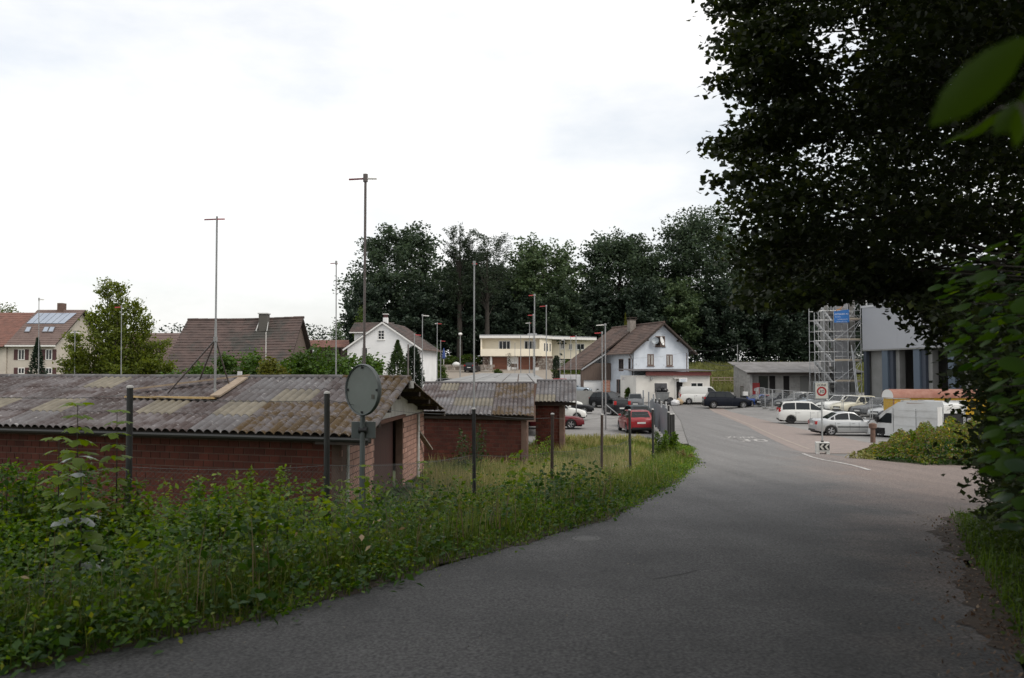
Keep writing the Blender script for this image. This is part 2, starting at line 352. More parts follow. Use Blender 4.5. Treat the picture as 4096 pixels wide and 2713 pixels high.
# ------------------------------------------------------------------ corrugated garages
rnd = random.Random(5)
m_eter = M('fibre_cement_weathered', (.118, .106, .107), .9, (.052, .036, .033), 1.9, .40, .58, bump=.5, bscale=40, col3=(.25, .24, .235), scale3=9, lo3=.6, hi3=.7, rnd=.18)
m_eterg = M('fibre_cement_grey', (.142, .139, .143), .9, (.078, .067, .066), 1.6, bump=.4, bscale=40, col3=(.30, .29, .285), scale3=7, lo3=.6, hi3=.7, rnd=.12)
m_eterm = M('fibre_cement_mossy', (.11, .097, .095), .95, (.066, .039, .011), 2.4, .42, .54, bump=.8, bscale=26, col3=(.26, .245, .245), scale3=12, lo3=.6, hi3=.68, rnd=.1)
m_rooflight = M('yellowed_roof_light', (.185, .163, .122), .7, (.11, .097, .072), 2, spec=.4, rnd=.1)
m_brick = M('red_brick', (.125, .032, .019), .9, (.08, .023, .015), 2, bump=.4, bscale=50, rnd=.22)
m_brickl = M('pale_brick', (.50, .31, .25), .9, (.38, .20, .15), 4, bump=.4, bscale=40, rnd=.15, stretch=(3, 3, .5))
m_mortar = M('mortar', (.16, .10, .078), .95, (.10, .065, .05), 3)
m_render = M('white_render', (.62, .60, .56), .9, (.45, .42, .38), 2.5, bump=.2)
m_dark = M('dark_timber', (.035, .026, .022), .85, (.055, .04, .03), 4)
m_rdoor = M('old_red_door', (.075, .028, .022), .75, (.05, .02, .016), 3, stretch=(6, 6, .4))
m_metal = M('grey_metal', (.22, .22, .22), .45, metal=.8)
def up_normal(u, v): n = u.cross(v).normalized(); return n if n.z > 0 else -n
def wave_sheet(name, u, v, waves, length, thick=.008, amp=.026, pitch=.177, per=8):
    """u: unit vector across the waves, v: unit vector down the slope"""
    n = up_normal(u, v); k = waves * per; V = []; F = []
    for side in (0, 1):
        for r in (0, 1):
            for i in range(k + 1):
                h = amp * (2 * abs(math.sin(math.pi * i / per)) ** .75 - 1) - side * thick
                V.append(tuple(u * (i * pitch / per) + v * (r * length) + n * h))
    w = k + 1
    for i in range(k):
        F += [(i, i + 1, w + i + 1, w + i), (2 * w + i, 3 * w + i, 3 * w + i + 1, 2 * w + i + 1)]
        for r in (0, 1): a = r * w + i; F.append((a, a + 1, a + 1 + 2 * w, a + 2 * w))
    F += [(0, w, 3 * w, 2 * w), (k, k + w, k + 3 * w, k + 2 * w)]
    mb = MB(); mb.add(V, F); return mb.mesh(name, smooth=45)
def wave_roof(root, ridge0, ridge1, eave0, rows, pick, waves=5, part='roof_sheet', overlap=.10, pw=.177):
    """sheets laid from the ridge (ridge0 -> ridge1) down towards eave0 (below ridge0)"""
    u = (ridge1 - ridge0); Lu = u.length; u.normalize(); v = eave0 - ridge0; Lv = v.length; v.normalize(); n = up_normal(u, v)
    cw = waves * pw; nc = max(1, round(Lu / cw)); pitch = Lu / nc / waves; rl = Lv / rows
    meshes = {}
    for r in range(rows):
        for c in range(nc):
            mt = pick(r, c, nc)
            key = mt.name
            if key not in meshes:
                me = wave_sheet(part, u, v, waves, rl + overlap, pitch=pitch, amp=.17 * pitch); me.materials.append(mt); meshes[key] = me
            p = ridge0 + u * (c * pitch * waves) + v * (r * rl) + n * ((rows - r) * .011 + (c % 2) * .004 + rnd.uniform(0, .004))
            link(part, meshes[key], None, root, loc=p - root.location)
    return u, v, n
BRICK = MB().box(-.119, .119, -.06, .06, -.063, .063).mesh('brick', bevel=0)
BRICK.materials.append(m_brick)
BRICKL = MB().box(-.119, .119, -.06, .06, -.063, .063).mesh('brick_pale', bevel=0)
BRICKL.materials.append(m_brickl)
def brick_wall(root, a, b, z0, z1, limit=300, me=None, skip=None, courses_from_top=True, thick=.2, name='wall'):
    """mortar wall a->b with bricks on its viewer side; the showy ones as objects, the rest joined"""
    me = me or BRICK; a = Vector((a[0], a[1], 0)); b = Vector((b[0], b[1], 0)); d = (b - a); Lw = d.length; d.normalize(); ang_ = math.atan2(d.y, d.x)
    nrm = Vector((d.y, -d.x, 0))            # right of a->b
    o = root.location
    core = MB(); c0 = a - o; c1 = b - o
    core.add([Vector((c0.x, c0.y, z0 - o.z)), Vector((c1.x, c1.y, z0 - o.z)), Vector((c1.x, c1.y, z1 - o.z)), Vector((c0.x, c0.y, z1 - o.z))] +
             [Vector((c0.x, c0.y, z0 - o.z)) - nrm * thick, Vector((c1.x, c1.y, z0 - o.z)) - nrm * thick, Vector((c1.x, c1.y, z1 - o.z)) - nrm * thick, Vector((c0.x, c0.y, z1 - o.z)) - nrm * thick],
             [(0, 1, 2, 3), (7, 6, 5, 4), (0, 4, 5, 1), (1, 5, 6, 2), (2, 6, 7, 3), (3, 7, 4, 0)])
    core.build(name, m_mortar, root)
    n = int((z1 - z0) / .15); cnt = 0; rest = MB()
    for r in range(n):
        z = z1 - .02 - .075 - r * .15; s = .13 - (.13 if r % 2 else 0)
        while s < Lw - .12:
            if s > .12 and not (skip and skip(s, z)):
                pr = rnd.uniform(-.052, -.044); p = a + d * s + nrm * pr + Vector((0, 0, z))
                if cnt < limit: link('brick', me, None, root, loc=p - o, rot=(0, 0, ang_)); cnt += 1
                else:
                    q = p - o; x, y = d * .119, nrm * .06; zz = Vector((0, 0, .063))
                    rest.add([q - x - y - zz, q + x - y - zz, q + x + y - zz, q - x + y - zz, q - x - y + zz, q + x - y + zz, q + x + y + zz, q - x + y + zz],
                             [(0, 3, 2, 1), (4, 5, 6, 7), (0, 1, 5, 4), (1, 2, 6, 5), (2, 3, 7, 6), (3, 0, 4, 7)])
            s += .26
    if rest.v: rest.build('bricks', me.materials[0], root, kind='stuff')
# ---- long garage beside the fence
ER = PZ(1478, 1740, 2.35); RRr = PZ(1785, 1640, 2.35)
eu = (PZ(80, 1704, 2.35) - ER); eu.z = 0; eu.normalize()
LEN = 15.2
EL = ER + eu * LEN
RG = P(1641, 1521, 21.6); RGL = RG + eu * LEN; RGL.z = RG.z + .04; RR2 = Vector((RRr.x, RRr.y, 2.35))
g1 = empty('long_garage', (ER.x, ER.y, .7), 0, 'long low garage with mossy corrugated roof behind the wire fence', 'garage')
def pick1(r, c, n):
    # column 0 is the open gable end near the mirror
    lights = {(1, 2): 1, (2, 3): 1, (2, 5): 1, (0, 8): 1, (2, 8): 1, (2, 10): 1, (2, 13): 1}
    if (r, c) in lights: return m_rooflight
    if c < 1 or (c < 3 and r > 1): return m_eterm
    if r >= 3 and c > 2: return m_eterg if rnd.random() < .7 else m_eter
    return m_eter if rnd.random() < .9 else m_eterg
u1, v1, n1_ = wave_roof(g1, RG, RGL, ER, 4, pick1, pw=.212)
wave_roof(g1, RG, RGL, RR2, 4, lambda r, c, n: m_eterm if c < 2 else m_eter, pw=.212)
for i in range(8):
    a, b = RG.lerp(RGL, i / 8), RG.lerp(RGL, (i + 1) / 8); a = a + Vector((0, 0, .045 + .008 * (i % 2))); b = b + Vector((0, 0, .045 + .008 * (i % 2)))
    MB().tube([a - g1.location, b - g1.location], .085, 10).build('ridge_cap', m_eterm if i < 1 else m_eterg, g1, smooth=40)
vd = (ER - RG); vd.z = 0; vd.normalize()
gd = (RR2 - ER); gd.z = 0; gdn = gd.normalized()
C0 = ER - vd * .45 + eu * .75; C1 = RR2 - gdn * .5 + eu * .75; CL = C0 + eu * 13.8
g1z = .30
brick_wall(g1, CL.xy, C0.xy, g1z, 2.30, 300)
def wall_t(px):     # where along C0->C1 the photo column px falls
    lo, hi = 0., 1.
    for _ in range(40):
        m_ = (lo + hi) / 2; q = C0.lerp(C1, m_)
        if q.x / q.y < (px - 2048) / 4 / FPX: lo = m_
        else: hi = m_
    return lo
t1, t2 = wall_t(1500), wall_t(1612)
Q1, Q2 = C0.lerp(C1, t1), C0.lerp(C1, t2)
brick_wall(g1, C0.xy, Q1.xy, g1z, 2.32, 120, me=BRICKL, name='gable_wall')
brick_wall(g1, Q2.xy, C1.xy, g1z, 2.32, 120, me=BRICKL, name='gable_wall')
# gable triangle in render above the lintel
mb = MB(); go = g1.location; nrm1 = Vector((gdn.y, -gdn.x, 0))
gt = [C0 + Vector((0, 0, 0)), C1, C1, RG + eu * .75, C0]
gt = [Vector((C0.x, C0.y, 2.325)) - go, Vector((C1.x, C1.y, 2.325)) - go, Vector((RG.x, RG.y, 0)) + eu * .75 + Vector((0, 0, RG.z - .12)) - go]
mb.prism(gt, -nrm1 * .18).build('gable_render', m_render, g1)
dd = (Q2 - Q1).normalized()
MB().prism([Q1 - go + Vector((0, 0, g1z - Q1.z)), Q2 - go + Vector((0, 0, g1z - Q2.z)), Q2 - go + Vector((0, 0, 2.3 - Q2.z)), Q1 - go + Vector((0, 0, 2.3 - Q1.z))], nrm1 * -.06).build('sliding_door', m_rdoor, g1, loc=-nrm1 * .28)
MB().bar(Q1 - go + Vector((0, 0, 2.36 - Q1.z)) + nrm1 * .06, Q2 - go + Vector((0, 0, 2.36 - Q2.z)) + nrm1 * .06, .07, .09).build('door_rail', M('rusty_rail', (.16, .07, .045), .85, (.1, .045, .03), 8), g1)
for q, zt in ((C0.lerp(C1, wall_t(1383)), 2.3), (C0.lerp(C1, wall_t(1668)), 2.3)):
    q0 = q - go + nrm1 * .05; MB().tube([q0 + Vector((0, 0, g1z - q.z)), q0 + Vector((0, 0, zt - q.z))], .05, 8).build('downpipe', M('white_pipe', (.62, .63, .62), .6, (.4, .4, .38), 6), g1, smooth=40)
for p0 in (ER, RG, RR2):
    MB().bar(p0 - go + Vector((0, 0, -.13)) + eu * .05, p0 - go + Vector((0, 0, -.13)) + eu * 1.2, .1, .16).build('purlin', m_dark, g1)
for s in (.25, .5, .75):
    for e in (ER, RR2):
        q = RG.lerp(e, s); MB().bar(q - go + Vector((0, 0, -.13)) + eu * .05, q - go + Vector((0, 0, -.13)) + eu * 1.0, .09, .12).build('purlin', m_dark, g1)
MB().bar(ER - go - vd * .12 + Vector((0, 0, -.1)), EL - go - vd * .12 + Vector((0, 0, -.1)), .05, .16).build('fascia', m_dark, g1)
pts = [ER - go + vd * .06 + Vector((0, 0, -.1)), EL - go + vd * .06 + Vector((0, 0, -.1))]
MB().tube(pts, .05, 8).build('gutter', M('dark_gutter', (.05, .05, .048), .5, metal=.5), g1, smooth=40)
MB().bar(C0.lerp(C1, .985) - go + nrm1 * .25 + Vector((0, 0, -1.3)), C0.lerp(C1, .86) - go + nrm1 * .04 + Vector((0, 0, -.6)), .16, .05).build('leaning_plank', M('grey_plank', (.28, .24, .2), .9, (.18, .15, .12), 6), g1)
CB = C1 + eu * 13.8
def plain_wall(root, a, c, z0, z1, nrm, name='rear_wall', t=.2):
    o = root.location; MB().prism([Vector((a.x, a.y, z0)) - o, Vector((c.x, c.y, z0)) - o, Vector((c.x, c.y, z1)) - o, Vector((a.x, a.y, z1)) - o], nrm * t).build(name, m_mortar, root)
plain_wall(g1, C1, CB, g1z, 2.3, -gdn); plain_wall(g1, CL, CB, g1z, 2.3, -eu, 'far_end_wall')
# stove pipe at the gable top
MB().tube([RG - go + Vector((.02, 0, -.2)), RG - go + Vector((.02, 0, -.02))], .07, 10).build('vent_pipe', M('pipe_grey', (.4, .4, .38), .7), g1, smooth=40)
# ---- middle garage
def garage(name, label, e0, e1, zE, zBase, depth, zR, pick, rows, limit, wall=None, gap=None):
    e0, e1 = PZ(*e0, zE), PZ(*e1, zE); u = (e1 - e0); u.z = 0; un = u.normalized(); back = Vector((-un.y, un.x, 0))
    back = Vector((e1.x, e1.y, 0)).normalized()            # side edges run away from the road corner
    root = empty(name, (e1.x, e1.y, zBase), 0, label, 'garage')
    r0 = e0 + back * depth; r0.z = zR; r1 = e1 + back * depth; r1.z = zR
    wave_roof(root, r0, r1, e0, rows, pick)
    b0 = e0 + back * 2 * depth; b0.z = zE; wave_roof(root, r0, r1, b0, rows, pick)
    for i in range(6):
        a, b = r0.lerp(r1, i / 6), r0.lerp(r1, (i + 1) / 6); dz = Vector((0, 0, .05 + .006 * (i % 2)))
        MB().tube([a + dz - root.location, b + dz - root.location], .075, 8).build('ridge_cap', m_eterg, root, smooth=40)
    w0, w1 = e0 + back * .3 + un * .3, e1 + back * .3 - un * .3
    if wall: w0 = e0 + back * .3 + un * wall[0]; w1 = e0 + back * .3 + un * wall[1]
    brick_wall(root, w0.xy, w1.xy, zBase, zE - .05, limit)
    s1 = w1 + back * (2 * depth - .6)
    brick_wall(root, w1.xy, s1.xy, zBase, zE - .05, 60, name='side_wall')
    sb0 = w0 + back * (2 * depth - .6); plain_wall(root, sb0, s1, zBase, zE - .05, -back); plain_wall(root, w0, sb0, zBase, zE - .05, un, 'far_side_wall')
    o = root.location
    MB().prism([Vector((w1.x, w1.y, zE - .045)) - o, Vector((s1.x, s1.y, zE - .045)) - o, Vector((r1.x, r1.y, zR - .1)) - un * (.3) - o], -un * .15).build('gable_wall', m_mortar, root)
    MB().bar(e0 - o + back * .1 + Vector((0, 0, -.12)), e1 - o + back * .1 + Vector((0, 0, -.12)), .05, .15).build('fascia', m_dark, root)
    MB().bar(w0 - o - back * .012 + Vector((0, 0, -.19)), w1 - o - back * .012 + Vector((0, 0, -.19)), .03, .05).build('lintel_strip', M('pale_strip', (.4, .36, .32), .9), root)
    return root, e0, e1, un, back
def pick2(r, c, n):
    if (r, c) in ((0, n - 5), (2, 2), (2, 3)): return m_rooflight
    if c >= n - 2: return m_eterm if rnd.random() < .6 else m_eter
    return m_eterg if (r == 3 or rnd.random() < .45) else m_eter
garage('middle_garage', 'middle brick garage with grey corrugated roof next to the mossy gable', (1640, 1652), (2136, 1661), 2.05, .15, 4.6, 3.14, pick2, 4, 300)
def pick3(r, c, n): return m_rooflight if (r == 2 and c != 1) else m_eterg
g3, a3, b3, u3, k3 = garage('small_garage', 'small brick garage with ochre-patched roof in front of the parked cars', (2139, 1604), (2304, 1606), 2.35, .0, 2.6, 3.22, pick3, 3, 260, wall=(.03, 1.42))
# ---- slab-covered grey roof behind them
s0 = [P(1760, 1529, 52), P(2170, 1533, 50), P(2230, 1531, 62), P(2090, 1497, 74), P(1930, 1494, 76)]
sl = empty('slab_roof', (s0[0].x, s0[0].y, 2.5), 0, 'flat grey slab roof seen over the middle garage', 'roof')
m_slab = M('grey_slabs', (.27, .27, .265), .9, (.21, .21, .205), 1.5, rnd=.1)
A, B, C_, D = P(1735, 1531, 50), P(2205, 1531, 50), P(2135, 1494, 70), P(1925, 1493, 70)
for i in range(7):
    for j in range(4):
        def bl(s, t): return A.lerp(B, s).lerp(D.lerp(C_, s), t)
        e = .006; q = [bl(i / 7 + e, j / 4 + e), bl((i + 1) / 7 - e, j / 4 + e), bl((i + 1) / 7 - e, (j + 1) / 4 - e), bl(i / 7 + e, (j + 1) / 4 - e)]
        MB().prism([p - sl.location for p in q], (0, 0, -.05)).build('slab', m_slab, sl)
MB().prism([p - sl.location + Vector((0, 0, -.06)) for p in (A, B, C_, D)], (0, 0, -2.2)).build('walls', m_mortar, sl)
MB().add([P(1925, 1526, 52) - sl.location, P(2010, 1526, 52) - sl.location, P(1968, 1510, 53.5) - sl.location, P(1968, 1509, 56) - sl.location], [(0, 1, 2), (0, 2, 3), (1, 3, 2)]).build('vent_hood', m_slab, sl)
# ------------------------------------------------------------------ houses
m_glass = M('window_glass', (.02, .024, .028), .08, spec=.6)
m_white = M('white_frame', (.75, .74, .71), .6)
def vz(z): return Vector((0, 0, z))
def window(root, o, u, n, w, h, mat, cols=2, rows=1, fw=.07, sill=None, shutter=None, name='window', glass=None, curtain=False, proud=.03):
    """frame (part) with its panes (sub-parts); o lower corner, u across, n out of the wall"""
    o, u, n = Vector(o), Vector(u).normalized(), Vector(n).normalized(); mb = MB()
    def rect(a, b, c, d, t, dst):
        p = [o + u * a + vz(c), o + u * b + vz(c), o + u * b + vz(d), o + u * a + vz(d)]; dst.prism([q - n * .05 for q in p], n * (.05 + t))
    rect(0, fw, 0, h, proud, mb); rect(w - fw, w, 0, h, proud, mb); rect(fw, w - fw, 0, fw, proud, mb); rect(fw, w - fw, h - fw, h, proud, mb)
    for i in range(1, cols): x = w * i / cols; rect(x - fw * .45, x + fw * .45, fw, h - fw, proud - .004, mb)
    for i in range(1, rows): z = h * i / rows; rect(fw, w - fw, z - fw * .35, z + fw * .35, proud - .008, mb)
    f = mb.build(name, mat, root)
    for i in range(cols):
        m2 = MB(); rect(w * i / cols + .01, w * (i + 1) / cols - .01, .02, h - .02, .008, m2); m2.build('pane', glass or m_glass, f)
        if curtain:
            m3 = MB(); rect(w * i / cols + fw * (1 if i == 0 else .5) + .02, w * (i + 1) / cols - fw * .5 - .05, fw + .02, h - fw - .02, .0095, m3); m3.build('curtain', M('net_curtain', (.5, .49, .46), .9, (.36, .35, .33), 6, stretch=(9, 9, .3)), f)
    if sill:
        m2 = MB(); p = [o + u * -.08 + vz(-.07), o + u * (w + .08) + vz(-.07), o + u * (w + .08), o - u * .08]; m2.prism(p, n * .1); m2.build('sill', sill, f)
    if shutter:
        for a, b in ((-.62 * w / max(1, 1), -.04), (w + .04, w + .62 * w)):
            m2 = MB(); rect(a, b, 0, h, .035, m2); m2.build('shutter', shutter, root)
    return f
def tile_plane(root, r0, r1, e0, e1, courses, mat, thick=.05, tiles=None, jit=.012, part='tile_course', seed=1):
    """stepped tile courses from the eave (e0,e1) up to the ridge (r0,r1)"""
    rg = random.Random(seed); r0, r1, e0, e1 = map(Vector, (r0, r1, e0, e1)); n = up_normal(e1 - e0, r0 - e0)
    for i in range(courses):
        a, b = i / courses, min(1, (i + 1.25) / courses)
        p0, p1, q0, q1 = e0.lerp(r0, a), e1.lerp(r1, a), e0.lerp(r0, b), e1.lerp(r1, b)
        k = tiles or max(2, int((p1 - p0).length / .45)); V = []; F = []
        for j in range(k + 1):
            s = j / k; w = rg.uniform(-jit, jit); lo = p0.lerp(p1, s) + n * (thick + w); hi = q0.lerp(q1, s) + n * .012
            V += [lo, hi, p0.lerp(p1, s) - n * .02]
        for j in range(k): c = 3 * j; F += [(c, c + 3, c + 4, c + 1), (c + 2, c + 5, c + 3, c)]
        MB().add(V, F).build(part, mat, root)
    MB().prism([e0 - n * .03, e1 - n * .03, r1 - n * .03, r0 - n * .03], -n * .09).build('roof_deck', m_dark, root)
m_tile = M('brown_tiles', (.062, .043, .038), .85, (.098, .066, .057), 1.6, .35, .65, bump=.3, col3=(.045, .043, .037), scale3=.5, lo3=.48, hi3=.62)
m_tiler = M('red_tiles', (.19, .088, .065), .85, (.13, .065, .05), 1.5, bump=.3)
m_tileb = M('pinkish_tiles', (.15, .105, .09), .85, (.115, .078, .068), 1.0, bump=.2)
m_cream = M('cream_render', (.55, .50, .43), .9, (.48, .43, .37), .8)
m_whitew = M('white_wall', (.82, .82, .81), .9, (.74, .74, .73), .7, bump=.1)
m_wood = M('barn_boards', (.13, .095, .075), .9, (.085, .06, .05), 5, stretch=(4, 4, .3))
m_shut = M('brown_shutter', (.075, .03, .03), .7)
# ---- farmhouse at the edge of the picture
f0 = empty('farmhouse', (P(120, 1500, 110).x, 110, 1.5), 0, 'farmhouse with solar panels on its brown roof and cream walls', 'house')
def loc(root, p): return Vector(p) - root.location
eL, eR = P(20, 1380, 110), P(222, 1380, 110); rL, rR = P(150, 1240, 117), P(340, 1240, 117)
eR.z = eL.z; rR.z = rL.z; rL.x = eL.x + .2; rR.x = eR.x + .3; e2L, e2R = Vector((eL.x, 124, eL.z)), Vector((eR.x, 124, eL.z))
lo_ = lambda *a: [loc(f0, p) for p in a]
tile_plane(f0, *lo_(rL, rR, eL, eR), 17, m_tileb, seed=2)
tile_plane(f0, *lo_(rL, rR, e2L, e2R), 8, m_tileb, seed=3)
x0, x1 = eL.x + .05, eR.x - .4; b = f0.location
MB().add([(x0 - b.x, .5, -2), (x1 - b.x, .5, -2), (x1 - b.x, 13.5, -2), (x0 - b.x, 13.5, -2), (x0 - b.x, .5, eL.z - b.z + .2), (x1 - b.x, .5, eL.z - b.z + .2), (x1 - b.x, 13.5, eL.z - b.z + .2), (x0 - b.x, 13.5, eL.z - b.z + .2), (x0 - b.x, 7, rL.z - b.z - .15), (x1 - b.x, 7, rL.z - b.z - .15)],
         [(0, 1, 5, 4), (1, 2, 6, 9, 5), (2, 3, 7, 6), (3, 0, 4, 8, 7)]).build('wall', m_cream, f0)
MB().bar(loc(f0, eL) + Vector((0, -.05, -.12)), loc(f0, eR) + Vector((0, -.05, -.12)), .14, .2).build('fascia', m_white, f0)
e3L = Vector((P(-160, 1386, 110).x, 109.6, eL.z - .25)); r3L = Vector((e3L.x, 116.8, rL.z - .4)); e3R = Vector((eL.x, 109.6, eL.z - .25)); r3R = Vector((eL.x + .1, 116.8, rL.z - .4))
tile_plane(f0, *lo_(r3L, r3R, e3L, e3R), 17, m_tiler, seed=4)
MB().box(e3L.x - b.x, eL.x - b.x - .02, .3, 13, -2, eL.z - b.z - .1).build('side_wall', m_cream, f0)
def on_roof(px, py):      # point on the farmhouse front slope
    n = up_normal(eR - eL, rL - eL); r = ray(px, py); o = Vector((0, 0, CAMZ)); t = (eL - o).dot(n) / r.dot(n); return o + r * t + n * .09, n
m_solar = M('solar_glass', (.30, .34, .40), .12, (.25, .29, .36), .5, spec=.8)
cor = [(106, 1297), (258, 1297), (308, 1256), (150, 1256)]
for i in range(6):
    a, c = i / 6 + .008, (i + 1) / 6 - .008
    pts = [(cor[0][0] + (cor[1][0] - cor[0][0]) * s, 1297) for s in (a, c)] + [(cor[3][0] + (cor[2][0] - cor[3][0]) * s, 1256) for s in (c, a)]
    q = [on_roof(*p) for p in pts]; MB().prism([loc(f0, p[0]) for p in q], q[0][1] * .05).build('solar_panel', m_solar, f0)
for px in (97, 168, 191):
    q = [on_roof(*p) for p in ((px, 1332), (px + 22, 1332), (px + 32, 1310), (px + 11, 1310))]
    sk = MB().prism([loc(f0, p[0]) for p in q], q[0][1] * .06).build('skylight', M('skylight_frame', (.1, .09, .09), .5), f0)
    cc = sum((loc(f0, p[0]) for p in q), Vector()) / 4
    MB().prism([cc + (loc(f0, p[0]) - cc) * .78 + q[0][1] * .062 for p in q], q[0][1] * .004).build('pane', m_solar, sk)
MB().box(loc(f0, P(236, 1240, 117)).x, loc(f0, P(258, 1240, 117)).x, 6.5, 7.5, rL.z - b.z - .4, rL.z - b.z + .9).build('chimney', m_mortar, f0)
for px in (72, 182):
    for py, hh in ((1440, 1.35), (1496, .8)):
        p = loc(f0, P(px, py, 110.5)); window(f0, (p.x, .49, p.z), (1, 0, 0), (0, -1, 0), .85, hh, m_white, 2, 1, shutter=m_shut, fw=.09)
# ---- barn with the big brown roof
f1 = empty('barn', (P(950, 1500, 78).x, 78, .3), 0, 'old barn with a big sagging brown tiled roof and chimney', 'barn'); b = f1.location
rL, rR = P(751, 1281, 80), P(1213, 1272, 80); rR.z += 0; eL = Vector((rL.x - .1, 73.5, 3.3)); eR = Vector((rR.x + .15, 73.5, 3.3))
lo_ = lambda *a: [loc(f1, p) for p in a]
# the ridge sags: two halves
rM = rL.lerp(rR, .5) + vz(-.12); eM = eL.lerp(eR, .5)
tile_plane(f1, *lo_(rL, rM, eL, eM), 22, m_tile, thick=.06, jit=.02, seed=5); tile_plane(f1, *lo_(rM, rR, eM, eR), 22, m_tile, thick=.06, jit=.02, seed=6)
tile_plane(f1, *lo_(rL, rR, Vector((rL.x, 86.5, 3.3)), Vector((rR.x + .15, 86.5, 3.3))), 10, m_tile, seed=7)
for i in range(12):
    MB().tube([loc(f1, rL.lerp(rR, i / 12) + vz(.06 - .1 * math.sin(math.pi * (i + .5) / 12))), loc(f1, rL.lerp(rR, (i + 1.1) / 12) + vz(.06 - .1 * math.sin(math.pi * (i + .5) / 12)))], .12, 8).build('ridge_tile', m_tile, f1, smooth=40)
wx0, wx1 = rL.x + .3 - b.x, rR.x - .35 - b.x
MB().add([(wx0, -3.8, -2), (wx1, -3.8, -2), (wx1, 7.8, -2), (wx0, 7.8, -2), (wx0, -3.8, 3.2), (wx1, -3.8, 3.2), (wx1, 7.8, 3.2), (wx0, 7.8, 3.2), (wx0, 2, rL.z - b.z - .2), (wx1, 2, rR.z - b.z - .2)],
         [(0, 1, 5, 4), (1, 2, 6, 9, 5), (2, 3, 7, 6), (3, 0, 4, 8, 7)]).build('wall', m_wood, f1)
c = P(1056, 1290, 79); cz = c.z - b.z
MB().box(c.x - b.x - .38, c.x - b.x + .38, .6, 1.5, cz - 2.0, cz + .75).build('chimney', M('chimney_dark', (.09, .085, .075), .9), f1)
MB().box(c.x - b.x - .46, c.x - b.x + .46, .52, 1.58, cz + .752, cz + .85).build('chimney_cap', M('pale_cap', (.5, .5, .48), .7), f1)
for s in (-1, 1): MB().bar((c.x - b.x + s * .5, .2, cz - .85), (c.x - b.x + s * .42, .9, cz + .0), .05, .1).build('flashing', M('pale_cap', (.5, .5, .48), .7), f1)
# lower roof of the barn's side wing
rl0, rl1 = P(480, 1333, 82), P(735, 1333, 82); rl1.z = rl0.z; rl1.x = rL.x
tile_plane(f1, *lo_(rl0, rl1, Vector((rl0.x, 75, 3.2)), Vector((rl1.x, 75, 3.2))), 16, m_tileb, seed=8)
MB().box(rl0.x - b.x, rl1.x - b.x, -2.4, 6, -2, 2.75).build('wing_wall', m_wood, f1)
# ---- small open shed with red tiles
f2 = empty('open_shed', (P(1310, 1500, 100).x, 100, 1.0), 0, 'open timber shed with a red tiled roof between barn and white house', 'shed'); b = f2.location
a0, a1 = P(1234, 1390, 99), P(1400, 1390, 99); a1.z = a0.z; r0, r1 = P(1240, 1361, 101.5), P(1395, 1361, 101.5); r1.z = r0.z
lo_ = lambda *a: [loc(f2, p) for p in a]
tile_plane(f2, *lo_(r0, r1, a0, a1), 9, m_tiler, seed=9)
for s in (0, .35, .7, 1):
    q = loc(f2, a0.lerp(a1, s)); MB().box(q.x - .09, q.x + .09, .3, .5, -1, q.z).build('post', m_dark, f2)
MB().box(loc(f2, a0).x, loc(f2, a1).x, 3.2, 3.4, -1, loc(f2, a0).z + .3).build('back_wall', m_dark, f2)
for i in range(14):
    q = loc(f2, P(1345 + i * 4, 1450, 99)); MB().box(q.x - .035, q.x + .035, -.1, -.04, q.z - .35, q.z + .65).build('baluster', m_wood, f2)
q0, q1 = loc(f2, P(1340, 1430, 99)), loc(f2, P(1402, 1430, 99)); MB().box(q0.x, q1.x, -.12, -.02, q0.z + .1, q0.z + .2).build('handrail', m_wood, f2)
MB().box(q0.x, q1.x, -.3, 1, q0.z - .95, q0.z - .75).build('balcony_slab', m_cream, f2)
# ---- white house
th = R(-8)
f3 = empty('white_house', P(1530, 1540, 95), th, 'white gabled house with dark tiled roof beside the cypress', 'house'); f3.location.z = .2; b = f3.location
W2, D_, zE, zR = 4.05, 9.0, P(1380, 1395, 95).z - .2, P(1525, 1287, 95).z - .2
sl_ = (zR - zE) / (W2 + .35); zW = zE + sl_ * .3
MB().add([(-W2, 0, -1), (W2, 0, -1), (W2, D_, -1), (-W2, D_, -1), (-W2, 0, zW), (W2, 0, zW), (W2, D_, zW), (-W2, D_, zW), (0, 0, zR - .12), (0, D_, zR - .12)],
         [(0, 1, 5, 8, 4), (1, 2, 6, 5), (2, 3, 7, 9, 6), (3, 0, 4, 7)]).build('wall', m_whitew, f3)
for s in (-1, 1):
    tile_plane(f3, (0, -.25, zR), (0, D_ + .2, zR), (s * (W2 + .45), -.25, zE - .05), (s * (W2 + .45), D_ + .2, zE - .05), 14, m_tile, seed=10 + s)
    MB().bar((s * (W2 + .45), -.27, zE - .16), (0, -.27, zR - .11), .06, .16).build('verge_board', m_white, f3)
c = Vector((.05, .9, zR))
MB().box(-.2, .28, .7, 1.2, zR - .4, zR + .5).build('chimney', m_whitew, f3)
MB().box(-.16, .24, .74, 1.16, zR + .5, zR + .85).build('chimney_top', m_shut, f3)
MB().box(-.24, .32, .66, 1.24, zR + .85, zR + .93).build('chimney_cap', m_white, f3)
def wl(root, px, py, d):
    q = P(px, py, d) - root.location; q.rotate(Euler((0, 0, -root.rotation_euler.z))); return q
p = wl(f3, 1511, 1359, 95); window(f3, (p.x, 0, p.z), (1, 0, 0), (0, -1, 0), .75, 1.05, m_white, 2, 3, sill=m_white)
p = wl(f3, 1443, 1428, 95); window(f3, (p.x, 0, p.z), (1, 0, 0), (0, -1, 0), .68, 1.05, m_white, 1, 1, sill=m_white)
m_gut = M('copper_gutter', (.16, .11, .085), .6, metal=.3)
MB().tube([(W2 + .5, -.25, zE - .1), (W2 + .5, D_ + .2, zE - .1)], .07, 8).build('gutter', m_gut, f3, smooth=40)
